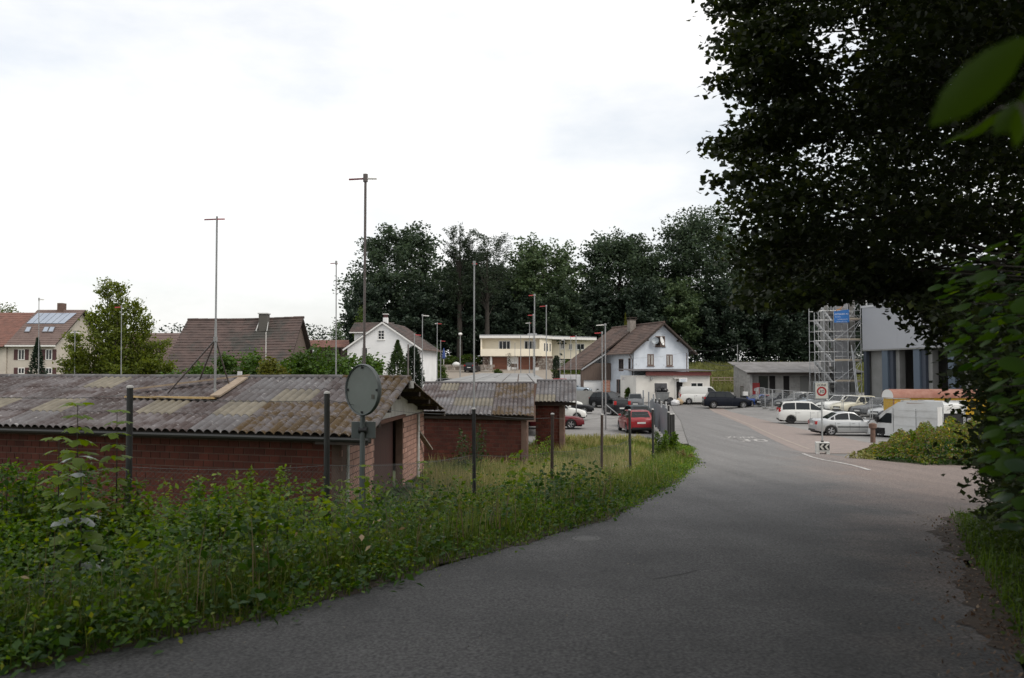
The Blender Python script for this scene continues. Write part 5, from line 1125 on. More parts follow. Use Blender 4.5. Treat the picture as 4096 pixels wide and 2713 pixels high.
wire('thick cable sagging from blue house to the shed roof', sag(P(2790, 1420, 103), P(2940, 1462, 97), .5), .03); wire('second cable drooping between blue house and shed', sag(P(2788, 1425, 103), P(2935, 1470, 97), .9), .02)
wire('fine cable crossing the blue gable', sag(P(2505, 1432, 101), P(2770, 1402, 102), .3), .010, m_pole); wire('fine cable crossing the white house wall', sag(P(1440, 1427, 92), P(1640, 1385, 92), .25), .010, m_pole)
# ------------------------------------------------------------------ wire fence along the verge
fp = [(-240, 1540, 11.8), (520, 1550, 12.6), (1308, 1573, 13.6), (1895, 1636, 20.0), (2210, 1657, 23.2), (2408, 1659, 27.6), (2518, 1641, 29.5), (2610, 1638, 32.5)]
wf = empty('wire_fence', (0, 12, 1.0), 0, 'chain-link fence on dark capped posts along the weedy verge', 'fence'); fo = wf.location
m_post = M('dark_post', (.016, .017, .016), .6, (.028, .028, .027), 6); m_postb = M('brown_post', (.05, .035, .028), .8, (.075, .05, .04), 8); m_cap = M('post_cap', (.45, .44, .42), .7); m_wire = M('fence_wire', (.10, .10, .097), .5, metal=.5)
tops = []; bots = []
for i, (px, pt, d) in enumerate(fp):
    tpp = P(px, pt, d); gz = float(H(tpp.x, tpp.y)); bt = Vector((tpp.x - (.03 if i in (4, 5) else -.02), tpp.y, gz - .2)); tops.append(tpp); bots.append(Vector((bt.x, bt.y, gz)))
    p_ = MB().tube([bt - fo, tpp - fo], .045, 10).build('post', m_postb if i in (4, 5) else m_post, wf, smooth=40)
    MB().lathe([(.052, -.01), (.052, .012), (.03, .03), (0, .034)], 10, tpp - fo).build('cap', m_cap, p_, smooth=True)
fr_ = random.Random(4)
for i in range(len(tops) - 1):
    a0, a1, b0, b1 = tops[i], tops[i + 1], bots[i], bots[i + 1]; sg_ = .06
    for k, h in enumerate((.04, .42, .78)):      # strained wires: fractions below the top
        q0, q1 = a0.lerp(b0, h), a1.lerp(b1, h); MB().tube([p - fo for p in sag(q0, q1, .05 + .05 * fr_.random(), 6)], .004, 4).build('strand_wire', m_wire, wf)
    if i > 5: continue
    # diamond mesh from 42 % below the top to the ground
    m0, m1 = a0.lerp(b0, .42), a1.lerp(b1, .42); Ls = (m1 - m0).xy.length; hh = (m0.z - b0.z); mb = MB(); step = .075
    def at_(s, t):   # s along, t up
        return b0.lerp(b1, s / Ls) + (m0.lerp(m1, s / Ls) - b0.lerp(b1, s / Ls)) * t - vz(.22 * (s / Ls) * (1 - s / Ls) * t)
    k = -hh
    while k < Ls:
        for sgn in (1, -1):
            s0, s1 = (k, k + hh) if sgn > 0 else (k + hh, k); t0, t1_ = 0., 1.
            lo_s, hi_s = sorted((s0, s1))
            if hi_s <= 0 or lo_s >= Ls: continue
            def tt(s): return (s - s0) / (s1 - s0)
            ca_, cb_ = max(0, min(Ls, s0)), max(0, min(Ls, s1)); mid_ = (ca_ + cb_) / 2
            mb.tube([at_(ca_, tt(ca_)) - fo, at_(mid_, tt(mid_)) - fo, at_(cb_, tt(cb_)) - fo], .0018 if i < 3 else .0012, 3, cap=False)
        k += step
    mb.build('chain_link', m_wire, wf, kind='stuff')
# ------------------------------------------------------------------ traffic mirror seen from behind
mc = P(1450, 1560, 14.3); gz = float(H(mc.x, mc.y)); tm = empty('traffic_mirror', (mc.x, mc.y, gz), 0, 'round traffic mirror seen from behind on a grey post', 'mirror')
m_mb = M('mirror_back', (.17, .19, .175), .6, (.15, .165, .15), 3); m_rimm = M('mirror_rim', (.10, .115, .115), .5)
mz = mc.z - gz; MR = .43
dk = MB().lathe([(0, .0), (MR * .93, -.0)], 40).build('back_plate', m_mb, tm, loc=(0, 0, mz), rot=(R(90), 0, R(-40)))
ring = MB(); nn_ = 48
prof_ = [(MR * .93, .01), (MR * .97, .03), (MR * 1.0, .01), (MR * 1.0, -.03), (MR * .95, -.06)]
ring.lathe(prof_, nn_).build('rim', m_rimm, tm, loc=(0, 0, mz), rot=(R(90), 0, R(-40)), smooth=50)
MB().lathe([(0, -.12), (MR * .5, -.105), (MR * .95, -.06)], 40).build('mirror_face', M('mirror_glass', (.8, .8, .8), .03, metal=1), tm, loc=(0, 0, mz), rot=(R(90), 0, R(-40)), smooth=True)
rm_ = Matrix.Rotation(R(-40), 3, 'Z') @ Matrix.Rotation(R(90), 3, 'X')
for a in (0, 90, 180, 270):
    q = rm_ @ Vector((MR * .86 * math.cos(R(a)), MR * .86 * math.sin(R(a)), .012)); MB().box(-.018, .018, -.012, .012, -.018, .018).build('screw', m_trim, tm, loc=Vector((0, 0, mz)) + q)
q = rm_ @ Vector((MR * .62, -MR * .25, .008)); MB().box(-.035, .035, -.002, .002, -.035, .035).build('sticker', M('sticker', (.09, .085, .07), .7), tm, loc=Vector((0, 0, mz)) + q, rot=(0, 0, R(-40)))
MB().tube([(-.015, .05, -.3), (.0, .06, mz + .3)], .043, 12).build('post', m_rimm, tm, smooth=40)
zb_ = P(1450, 1722, 14.3).z - gz
MB().box(-.20, .20, .10, .16, zb_ - .14, zb_ + .14).build('back_box', m_rimm, tm, bevel=.01)
MB().tube([(-.07, .06, zb_), (.07, .06, zb_)], .055, 10).build('clamp', m_trim, tm)
# ------------------------------------------------------------------ zone 30 sign on its concrete foot
sb_ = G(3290, 1815); sg = empty('zone_sign', sb_, R(-14), 'zone 30 sign on a post in a white chevron block', 'road sign'); ds = sb_.y
m_sgrey = M('sign_face', (.55, .54, .49), .5); m_sred = M('sign_red', (.32, .015, .02), .4); m_sblk = M('sign_black', (.012, .012, .012), .5); m_cblk = M('concrete_white', (.62, .62, .60), .85, (.48, .47, .44), 3, bump=.2)
sc_ = ds / FPX / 4        # metres per photo pixel here
bw2, bh_ = 26 * sc_, 46 * sc_
MB().box(-bw2, bw2, -bw2 * .8, bw2 * .9, .09, bh_).build('foot_block', m_cblk, sg, bevel=.025)
for xx in (-bw2 + .07, bw2 - .07):
    MB().box(xx - .07, xx + .07, -bw2 * .8, bw2 * .9, -.02, .088).build('foot', m_cblk, sg)
bz0, bz1 = bh_ * .34, bh_ * .92; yb_ = -bw2 * .8 - .004
MB().box(-bw2 * .5, bw2 * .96, yb_ - .006, yb_, bz0, bz1).build('chevron_board', m_sblk, sg)
hb = bz1 - bz0; w_ = bw2 * 1.46
for i in range(2):
    x0 = -bw2 * .46 + i * w_ * .48; t_ = w_ * .22
    MB().prism([(x0, yb_ - .012, bz0 + hb / 2), (x0 + w_ * .25, yb_ - .012, bz1 - .02), (x0 + w_ * .25 + t_, yb_ - .012, bz1 - .02), (x0 + t_, yb_ - .012, bz0 + hb / 2), (x0 + t_ + w_ * .25, yb_ - .012, bz0 + .02), (x0 + w_ * .25, yb_ - .012, bz0 + .02)], (0, .006, 0)).build('chevron', m_sgrey, sg)
zt_ = (1815 - 1530) * sc_; zb2 = (1815 - 1599) * sc_; sw_ = 26.5 * sc_
MB().tube([(0, 0, bh_ * .9), (0, 0, zb2 + .2)], .032, 10).build('post', m_galv, sg, smooth=40)
MB().tube([(0, 0, bh_ - .02), (0, 0, bh_ + .06)], .06, 10).build('post_socket', m_trim, sg)
sgn_ = MB().box(-sw_, sw_, -.05, -.03, zb2, zt_).build('sign_plate', M('sign_edge', (.30, .33, .34), .5, metal=.3), sg, bevel=.02)
MB().box(-sw_ + .035, sw_ - .035, -.056, -.051, zb2 + .035, zt_ - .035).build('sign_face', m_sgrey, sgn_)
zc_ = zb2 + (zt_ - zb2) * .46; rr = sw_ * .70
cir = MB().lathe([(rr * .66, 0), (rr, 0)], 40).build('red_ring', m_sred, sgn_, loc=(0, -.060, zc_), rot=(R(90), 0, 0))
for s_, size, zz in (('ZONE', sw_ * .50, zt_ - .035 - sw_ * .50), ('30', rr * 1.05, zc_ - rr * .38)): link('lettering', text_mesh(s_, size), m_sblk, sgn_, loc=(0, -.061, zz), rot=(R(90), 0, 0))
MB().box(-sw_ - .05, -sw_ - .012, .0, .03, zb2 + .05, zt_ - .02).build('rear_sign_edge', M('sign_edge', (.30, .33, .34), .5, metal=.3), sgn_)
# ------------------------------------------------------------------ site fence panels before the parked row
fpts = [(27.4, 93.5), (25.9, 91.5), (25.2, 88.2), (24.9, 84.8), (24.6, 81.4), (24.5, 78), (24.4, 74.6), (24.4, 71.2), (24.5, 67.8), (24.7, 64.4), (25.4, 61.0), (26.8, 57.8)]
m_thin = M('panel_wire', (.45, .46, .46), .5, metal=.5)
names_ = ['far end, by the off-roader', 'first in front of the bright blue car', 'before the navy saloon', 'behind the people carrier tail', 'behind the people carrier roof', 'near the zone sign board', 'before the white wagon', 'before the cream hatchback', 'before the grey saloon', 'behind the silver saloon roof', 'beside the big white van nose']
for i in range(len(fpts) - 1):
    (x0, y0), (x1, y1) = fpts[i], fpts[i + 1]; z0 = float(H(x0, y0)); z1 = float(H(x1, y1))
    o = empty('site_fence_panel', (x0, y0, z0), 0, 'galvanised mesh site fence panel, ' + names_[i], 'fence panel', 'mobile site fence panels'); e = Vector((x1 - x0, y1 - y0, z1 - z0)); ez = vz(1.95)
    e1 = e * .03; e2 = e * .97
    for a in (e1, e2): MB().tube([a + vz(.08), a + ez], .026, 6).build('upright', m_galv, o)
    MB().tube([e1 + ez, e2 + ez], .024, 6).build('top_rail', m_galv, o); MB().tube([e1 + vz(.14), e2 + vz(.14)], .024, 6).build('bottom_rail', m_galv, o)
    mb = MB()
    for k in range(1, 26): q = e1.lerp(e2, k / 26); mb.tube([q + vz(.14), q + ez], .0022, 3, cap=False)
    for k in range(1, 9): mb.tube([e1 + vz(.14 + k * .2), e2 + vz(.14 + k * .2)], .0022, 3, cap=False)
    mb.build('wire_mesh', m_thin, o, kind='stuff')
    MB().box(-.3, .3, -.11, .11, 0, .14).build('foot_block', m_conc, o, loc=e1, bevel=.02)
# ------------------------------------------------------------------ sheet metal gate and yard posts beside the verge
sg0, sg1 = Vector((8.3, 46, 0)), Vector((10.6, 66, 0)); gt_ = empty('sheet_metal_fence', sg0, 0, 'grey sheet metal fence on capped posts along the yard', 'fence'); m_sheet = M('grey_sheet', (.22, .245, .27), .5, (.18, .2, .22), 1.5, metal=.3)
e = sg1 - sg0; npan = 9
for i in range(npan):
    a, c = e * (i / npan), e * ((i + 1) / npan); hh = 1.75 + .12 * math.sin(i * 2.1); a = a.lerp(c, .02)
    MB().prism([a + vz(.15), c + vz(.15), c + vz(hh), a + vz(hh)], (-.03, 0, 0)).build('sheet', m_sheet, gt_)
    q = MB().tube([a + vz(-.1) + Vector((.06, 0, 0)), a + vz(hh + .18) + Vector((.06, 0, 0))], .05, 8).build('post', m_galv if i % 2 else m_post, gt_); MB().lathe([(.055, 0), (.05, .03), (0, .04)], 8, a + vz(hh + .18) + Vector((.06, 0, 0))).build('cap', m_cap, q)
for k, (px, pt) in enumerate(((2674, 1650), (2684, 1658), (2694, 1657))):
    tpp = P(px, pt, 40 + k * 1.2); gz = float(H(tpp.x, tpp.y)); o = empty('short_post', (tpp.x, tpp.y, gz), 0, ('first' if k == 0 else 'second' if k == 1 else 'third') + ' of three dark posts at the bend by the tall weeds', 'post', 'posts at the bend')
    MB().tube([(0, 0, -.2), (0, 0, tpp.z - gz)], .06, 10).build('post', m_post, o, smooth=40); MB().lathe([(.066, -.01), (.066, .012), (.03, .04), (0, .045)], 10, (0, 0, tpp.z - gz)).build('cap', m_cap, o)
for k, (px, pt, d) in enumerate(((2573, 1562, 84), (2595, 1568, 82), (2614, 1578, 80))):
    tpp = P(px, pt, d); o = empty('gate_post', (tpp.x, tpp.y, 0), 0, ('far', 'middle', 'near')[k] + ' steel gate post by the rubbish container', 'post', 'yard gate posts'); MB().tube([(0, 0, -.1), (0, 0, tpp.z)], .06, 8).build('tube', m_sheet, o, smooth=40); MB().lathe([(.066, 0), (.05, .03), (0, .04)], 8, (0, 0, tpp.z)).build('cap', m_cap, o)
g2 = MB().prism([P(2600, 1600, 80) * 0, P(2636, 1618, 72) - P(2600, 1600, 80), P(2636, 1680, 72) - P(2600, 1600, 80), P(2600, 1655, 80) - P(2600, 1600, 80)], (.05, 0, 0)).build('steel_gate', m_sheet, loc=P(2600, 1600, 80)); tag(g2, 'open grey steel gate leaf by the grey city car', 'gate')
# ------------------------------------------------------------------ rubbish, machines and small things at the buildings
cp = GD(2648, 95.2); o = empty('rubbish_container', cp, R(4), 'grey wheeled rubbish container overfull with black sacks', 'container'); mgc = M('container_grey', (.22, .23, .23), .6, (.17, .175, .175), 3)
MB().add([(-.58, -.45, .2), (.58, -.45, .2), (.58, .45, .2), (-.58, .45, .2), (-.68, -.52, 1.25), (.68, -.52, 1.25), (.68, .52, 1.25), (-.68, .52, 1.25)], [(0, 3, 2, 1), (4, 5, 6, 7), (0, 1, 5, 4), (1, 2, 6, 5), (2, 3, 7, 6), (3, 0, 4, 7)]).build('tub', mgc, o, bevel=.03)
MB().box(-.72, .72, -.56, .56, 1.2, 1.27).build('rim', mgc, o); MB().prism([(-.7, .5, 1.28), (.7, .5, 1.28), (.7, .62, 2.25), (-.7, .62, 2.25)], (0, .05, 0)).build('lid', M('container_lid', (.05, .05, .055), .6), o)
for sx in (-.5, .5):
    for sy in (-.4, .4): MB().tube([(sx - .03, sy, .1), (sx + .03, sy, .1)], .1, 10).build('caster', m_trim, o)
for k in range(3): MB().box(-.5, .5, -.535, -.515, .5 + k * .2, .53 + k * .2).build('rib', mgc, o)
def sack(label, p, r, mat, seed, grp):
    rg = np.random.default_rng(seed); bm = bmesh.new(); bmesh.ops.create_icosphere(bm, subdivisions=3, radius=1)
    ph = rg.uniform(0, 6, 6)
    for v in bm.verts:
        c = v.co; k = 1 + .12 * math.sin(5 * c.x + ph[0]) * math.sin(4 * c.y + ph[1]) + .09 * math.sin(9 * c.z + ph[2] + 3 * c.x) + .05 * math.sin(14 * c.y + ph[3]); up_ = max(0, c.z - .6)
        v.co = Vector((c.x * k * r * (1 - .9 * up_), c.y * k * r * (1 - .9 * up_), max(-.55, c.z * k * .8) * r + .55 * r))
    me = bpy.data.meshes.new('sack'); bm.to_mesh(me); bm.free(); me.polygons.foreach_set('use_smooth', [True] * len(me.polygons))
    o = empty('rubbish_sack', p, 0, label, 'rubbish sack', grp); link('bag', me, mat, o); MB().tube([(0, 0, r * .98), (.02, 0, r * 1.2)], [r * .1, r * .2], 8).build('knot', mat, o)
m_sackb = M('black_sack', (.012, .012, .014), .3); m_sackw = M('white_sack', (.6, .6, .6), .4); m_sackt = M('tan_sack', (.35, .26, .16), .8)
GS = 'rubbish sacks by the annex'
for k, (dx, dy, dz, rr_) in enumerate(((-.35, 0, 1.27, .34), (.3, -.1, 1.27, .36), (-.02, .1, 1.55, .32))): sack(('black sack lying on the container, window side', 'black sack lying on the container, door side', 'topmost black sack on the container')[k], cp + Vector((dx, dy, dz)), rr_, m_sackb, k, GS)
for k, (px, d, rr_, mt, lab) in enumerate(((2671, 94.8, .45, m_sackb, 'black sack on the ground right against the container'), (2683, 94.2, .42, m_sackb, 'black sack between the container and the white sack'), (2700, 93.6, .48, m_sackw, 'white sack on the ground before the annex door'), (2713, 94.2, .5, m_sackt, 'tan sack next to the van tail'), (2677, 95.6, .5, m_sackb, 'tall black heap of sacks behind the others'), (2668, 93.9, .3, m_sackb, 'small flat black sack in front of the container'))): sack(lab, GD(px, d), rr_, mt, 10 + k, GS)
vm = empty('vending_machine', (X7(3023) + f6.location.x, f6.location.y + .8, .45), 0, 'red drinks vending machine with orange side by the shed wall', 'vending machine'); m_vr = M('vending_red', (.40, .02, .02), .4); vw = X7(3040) - X7(3010)
MB().box(-vw / 2, vw / 2, 0, .7, 0, 2.3).build('cabinet', m_vr, vm, bevel=.02); MB().box(-vw / 2 - .3, -vw / 2 - .004, .0, .6, 0, 2.3).build('side_panel', M('vending_orange', (.55, .24, .05), .5), vm)
MB().box(-vw * .3, vw * .3, -.02, -.002, 1.4, 1.7).build('logo_panel', M('logo_white', (.6, .55, .55), .5), vm); MB().box(-vw * .35, vw * .35, -.02, -.002, .3, .6).build('hatch', m_trim, vm)
vm2 = empty('drinks_cooler', (X7(3058) + f6.location.x, f6.location.y + .3, .45), 0, 'low red drinks cooler beside the vending machine', 'cooler'); MB().box(-.55, .55, 0, .6, 0, 1.0).build('cabinet', m_vr, vm2, bevel=.02); MB().box(-.5, -.1, -.02, -.003, .2, .8).build('label', M('logo_white', (.6, .55, .55), .5), vm2); MB().box(-.57, .57, -.02, .62, 1.002, 1.05).build('lid', m_white, vm2)
bs = empty('blue_sign', P(3131, 1527, 97.2), 0, 'round blue sign on the shed wall', 'sign'); MB().lathe([(0, 0), (.34, 0), (.34, .03)], 24).build('disc', M('sign_sky_blue', (.08, .26, .5), .5), bs, rot=(R(90), 0, 0)); MB().bar((-.25, -.02, .12), (.25, -.02, -.12), .02, .08).build('mark', m_white, bs); MB().bar((-.25, -.024, -.12), (.25, -.024, .12), .02, .08).build('mark', m_white, bs)
wp = MB().box(-.25, .25, -.02, .02, -.07, .07).build('name_plate', m_white, loc=P(3116, 1525, 97.3)); tag(wp, 'small white plate beside the round blue sign', 'plate')
def chair(label, p, rz):
    o = empty('outdoor_chair', p, rz, label, 'chair', 'chairs by the shed'); mt = m_trim
    MB().box(-.24, .24, -.24, .24, .42, .46).build('seat', mt, o); MB().box(-.24, .24, .2, .24, .46, .9).build('backrest', mt, o)
    for a in (-.21, .21):
        for c in (-.21, .21): MB().box(a - .02, a + .02, c - .02, c + .02, 0, .42).build('leg', mt, o)
for k, px in enumerate((3195, 3212, 3228, 3242)): chair(('first', 'second', 'third', 'fourth')[k] + ' dark chair along the shed wall counted from the doorway', Vector((P(px, 1560, 97).x, 97.2, .55)), .3 * k)
o = empty('white_box_stack', GD(2978, 95), 0, 'white crate and dark box at the shed corner', 'crate'); MB().box(-.35, .3, 0, .6, 0, .9).build('dark_box', m_trim, o); MB().box(-.1, .35, -.05, .5, .91, 1.35).build('white_crate', m_white, o)
mu = empty('small_motor', GD(2690, 93), 0, 'x', 'x'); bpy.data.objects.remove(mu)
# screen, wall block and yard bits near the blue house
o = empty('wicker_screen', (wl(f5, 2420, 1550, 97) * 0) + GD(2426, 97.5), R(10), 'tall arched wicker screen by the blue house steps', 'screen'); m_wick = M('wicker', (.28, .12, .07), .85, (.2, .085, .05), 9)
hs_ = P(2426, 1523, 97.5).z - o.location.z
for k in range(14): MB().box(-.35, .35, -.02, .02, .05 + k * hs_ / 14, .05 + (k + .85) * hs_ / 14).build('slat', m_wick, o)
for sx in (-.38, .38): MB().box(sx - .03, sx + .03, -.03, .03, 0, hs_).build('upright', m_wick, o)
o = MB().box(-1.25, 1.25, -.2, .2, -.2, 1.75).build('concrete_block_wall', m_conc, loc=GD(2322, 92)); tag(o, 'free-standing concrete wall piece behind the parked saloons', 'wall')
o = MB().tube([(0, 0, -.2), (0, 0, 1.9)], .05, 8).build('bent_post', m_conc, loc=GD(2359, 93)); tag(o, 'lone post next to the concrete wall piece', 'post')
for k, z in enumerate((.45, .85, 1.25)):
    pass
rf = empty('field_fence', GD(2240, 116), 0, 'low dark rail fence along the lawn edge', 'fence'); 
for px in range(2240, 2400, 26): q = GD(px, 116) - rf.location; MB().box(q.x - .06, q.x + .06, -.05, .05, q.z - .1, q.z + 1.1).build('post', m_wood, rf)
for z in (.45, .95): MB().bar(GD(2240, 116, z) - rf.location, GD(2395, 116, z) - rf.location, .05, .1).build('rail', m_wood, rf)
rf2 = empty('meadow_fence', GD(2850, 112), 0, 'weathered rail fence between blue house and shed', 'fence')
for px in range(2850, 2960, 24): q = GD(px, 112) - rf2.location; MB().box(q.x - .06, q.x + .06, -.05, .05, q.z - .1, q.z + 1.2).build('post', m_plank, rf2)
for z in (.4, .75, 1.1): MB().bar(GD(2845, 112, z) - rf2.location, GD(2955, 112, z) - rf2.location, .05, .12).build('rail', m_plank, rf2)
# forecourt pots, bench, sunshade, garden wall
m_pot = M('white_planter', (.62, .61, .58), .8)
for k, (px, py, hh, lab) in enumerate(((1946, 1482, 1.6, 'white planter with a reddish shrub at the stone wall'), (2038, 1482, 2.2, 'white planter with a slim dark shrub between the garage doors'), (2146, 1484, 1.8, 'white planter with a reddish shrub beside the second garage door'))):
    p = P(px, py, 134.2); o = empty('planter', p, 0, lab, 'planter', 'planters on the forecourt'); MB().add([(-.3, -.3, 0), (.3, -.3, 0), (.3, .3, 0), (-.3, .3, 0), (-.36, -.36, .55), (.36, -.36, .55), (.36, .36, .55), (-.36, .36, .55)], [(4, 5, 6, 7), (0, 1, 5, 4), (1, 2, 6, 5), (2, 3, 7, 6), (3, 0, 4, 7)]).build('pot', m_pot, o)
    rg = np.random.default_rng(k); C = np.stack([rg.normal(0, .22, 160), rg.normal(0, .2, 160), rg.uniform(.55, hh + .5, 160)], 1); leaf_obj('shrub', C, .2, LEAF('shrub_dark', (.02, .03, .012), (.05, .045, .025)) if k == 1 else LEAF('shrub_red', (.05, .02, .015), (.09, .05, .03)), rg, o, kind='stuff')
o = empty('garden_bench', P(2056, 1481, 134), 0, 'small wooden bench between the garage doors', 'bench'); MB().box(-.5, .5, -.2, .2, .45, .5).build('seat', m_wood, o); MB().box(-.5, .5, .2, .24, .5, 1.0).build('backrest', m_wood, o)
for sx in (-.45, .45): MB().box(sx - .04, sx + .04, -.2, .2, 0, .45).build('leg', m_wood, o)
o = empty('sunshade', P(1775, 1470, 122), 0, 'closed blue sunshade standing in the garden', 'sunshade'); MB().tube([(0, 0, -1), (0, 0, 2.7)], .035, 6).build('pole', m_white, o); MB().lathe([(.05, 2.75), (.2, 1.9), (.26, 1.4), (.12, 1.2)], 10).build('canopy', M('parasol_blue', (.03, .06, .2), .8), o)
rs = random.Random(8); gw = empty('garden_wall', P(1800, 1478, 131), 0, 'low dry stone wall behind the forecourt', 'wall')
for k in range(2):
    x = -5.0
    while x < 6.5: w = rs.uniform(.4, .8); MB().box(x, x + w - .04, rs.uniform(-.05, .05), .5, k * .42 - .1, k * .42 + .29).build('stone', m_stone, gw); x += w
o = MB().lathe([(0, 0), (.5, .05), (.62, .35), (.35, .6), (0, .7)], 12).build('white_tarp', M('tarp_white', (.62, .62, .6), .7), loc=P(1825, 1466, 129), smooth=True); tag(o, 'small white tarpaulin heap at the garden wall', 'tarp')
o = MB().add([(-.25, -.15, 0), (.22, -.2, .01), (.3, .1, .02), (-.15, .18, .015), (.02, 0, .08)], [(0, 1, 4), (1, 2, 4), (2, 3, 4), (3, 0, 4)]).build('plastic_sheet', M('litter_white', (.62, .63, .62), .5), loc=G(3533, 1833)); tag(o, 'scrap of white plastic at the foot of the bush', 'litter')
hy = empty('hydrant_stump', G(3492, 1770), 0, 'rusty pillar stump standing beside the bush', 'post'); MB().lathe([(.13, -.1), (.12, .7), (.2, .75), (.2, .95), (.1, 1.0), (0, 1.02)], 12).build('body', M('rust_pillar', (.17, .10, .075), .9, (.11, .07, .05), 9), hy, smooth=40); MB().tube([(-.25, 0, 1.0), (-.1, 0, 1.18), (.1, 0, 1.18), (.25, 0, 1.0)], .02, 6).build('handle', m_trim, hy)
# ------------------------------------------------------------------ plants
def proj(Q):
    """world points -> photo pixels"""
    c, s = math.cos(PITCH), math.sin(PITCH); x, y, z = Q[:, 0], Q[:, 1], Q[:, 2] - CAMZ
    f = y * c + z * s; v = -y * s + z * c
    return 2048 + x / f * FPX * 4, 1356.5 - v / f * FPX * 4
def in_poly(px, py, poly):
    ins = np.zeros(len(px), bool); n = len(poly)
    for i in range(n):
        (x0, y0), (x1, y1) = poly[i], poly[(i + 1) % n]
        c = (y0 > py) != (y1 > py); ins ^= c & (px < (x1 - x0) * (py - y0) / (y1 - y0 + 1e-9) + x0)
    return ins
m_bark = M('bark', (.05, .042, .034), .95, (.08, .07, .058), 3, bump=.6, bscale=12, stretch=(3, 3, .6)); m_barkd = M('dark_bark', (.028, .024, .02), .95, (.045, .038, .03), 3, bump=.5, bscale=10)
lf_beech = LEAF('beech_foliage', (.028, .047, .029), (.062, .092, .046), trans=.25); lf_mid = LEAF('ash_foliage', (.045, .078, .036), (.095, .135, .058), trans=.3); lf_dark = LEAF('deep_wood_foliage', (.018, .031, .022), (.042, .064, .038), trans=.2)  # wood greens lifted and blued: distance haze put into the leaf colour
lf_conf = LEAF('larch_needles', (.02, .034, .018), (.04, .06, .03), trans=.2); lf_lite = LEAF('light_tree_foliage', (.07, .105, .016), (.16, .19, .035), trans=.4); lf_hedge = LEAF('hedge_foliage', (.035, .075, .012), (.07, .13, .02), trans=.3)
lf_cyp = LEAF('cypress_foliage', (.012, .024, .014), (.026, .042, .02), trans=.15); lf_yel = LEAF('golden_conifer', (.10, .12, .015), (.16, .16, .025), trans=.3)
def tree(name, label, base, top, rad, cat='tree', leafm=None, n=13000, ls=.42, seed=1, low=.16, shape=1.0, group=None, bark=None, ncl=110, flat=.55, up=.35, trunk_r=None, asp=.62, lean=0.0, sig=.15, spray=.5):
    """base/top: heights, rad: crown radius; crown made of leaf clumps on limbs"""
    rg = np.random.default_rng(seed); base = Vector(base); h = top - base.z
    o = empty(name, base, 0, label, cat, group)
    zc0, zc1 = h * low, h
    # clump centres inside an egg-shaped crown, biased to its skin
    d = unit(rg.normal(size=(ncl, 3))); q = rg.uniform(.45, 1, (ncl, 1)) ** .6; t = (d[:, 2:3] * q + 1) / 2
    w = np.sin(np.clip(t, .02, .98) * math.pi) ** (.55 * shape) if shape <= 1.2 else (1 - t) ** .8
    cc = np.concatenate([d[:, :2] / np.maximum(np.linalg.norm(d[:, :2], axis=1, keepdims=True), .01) * q * w * rad * rg.uniform(.55, 1.0, (ncl, 1)), zc0 + (zc1 - zc0) * (t - .02) * .985], 1)
    cc[:, 0] += lean * (cc[:, 2] / h)
    k = rg.integers(0, ncl, n); sg_ = sig * rad
    dv = cc - np.array([0, 0, 1.0]) * (cc[:, 2:3] * .8); dv[:, 2] = np.abs(dv[:, 2]) * spray + .25 * rad; dv = unit(dv + .35 * rad * rg.normal(size=dv.shape))
    C = cc[k] + dv[k] * (np.clip(rg.normal(size=(n, 1)), -1.5, 1.5) * sg_ * 1.5) + np.clip(rg.normal(size=(n, 3)), -1.5, 1.5) * np.array([sg_ * .55, sg_ * .55, sg_ * flat * .6])
    C = C[C[:, 2] < h * 1.01]
    leaf_obj('crown', C, ls, leafm, rg, o, up=up, aspect=asp)
    tr = trunk_r or max(.06, h * .018); mb = MB(); hh = h * .86
    mb.tube([(0, 0, -.3), (lean * .2, 0, hh * .3), (lean * .5, .05, hh * .6), (lean * .8, 0, hh)], [tr * 1.25, tr, tr * .7, tr * .12], 9)
    for i in range(min(26, ncl)):
        c = Vector(cc[i]); z0 = max(h * low * .7, min(c.z * .72, hh * .9)); f = 1 - z0 / h; a = Vector((lean * z0 / h, 0, z0)); mb.tube([a, a.lerp(c, .5) + Vector((0, 0, h * .01)), c], [tr * .34 * f + .015, tr * .2 * f + .01, .012], 5)
    mb.build('trunk', bark or m_barkd, o, smooth=50)
    return o
WD = 'trees of the wood behind the houses'
def wtree(label, px, pt, pw, d, **k):
    b = GD(px, d); top = P(px, pt, d).z; k['n'] = int(k.get('n', 13000) * 2.25); k['ncl'] = int(k.get('ncl', 110) * 1.6); k.setdefault('ls', .54); return tree(k.pop('name', 'beech_tree'), label, b, top, pw / 4 / FPX * d / 2 * k.pop('wide', 1.1), group=WD, **k)
wtree('broad dark beech rising behind the white house', 1585, 893, 490, 150, leafm=lf_beech, seed=1, low=.12, ncl=190, n=17000, wide=.95, sig=.11)
wtree('slender larch between the beech and the pine', 1838, 868, 130, 140, name='larch_tree', leafm=lf_conf, seed=2, ncl=70, n=3400, ls=.42, shape=.5, low=.35, asp=.3, flat=.35)
wtree('flat-topped old conifer beside the larch', 1948, 915, 200, 140, name='pine_tree', leafm=lf_conf, seed=3, ncl=60, n=3400, ls=.42, shape=.35, low=.42, flat=.25, asp=.3)
wtree('dark beech filling the gap behind the two conifers', 1880, 1010, 300, 160, leafm=lf_dark, seed=14, n=9000)
wtree('lower dark tree behind the flat-roofed house', 2010, 1065, 260, 158, leafm=lf_dark, seed=4, n=9000)
wtree('lighter green ash tree over the flat-roofed house', 2175, 945, 330, 150, name='ash_tree', leafm=lf_mid, seed=5, ncl=120, low=.2, n=11000, sig=.11)
wtree('rounded dark beech left of the blue house chimney', 2480, 917, 360, 152, leafm=lf_beech, seed=6, ncl=170, n=14000, sig=.12)
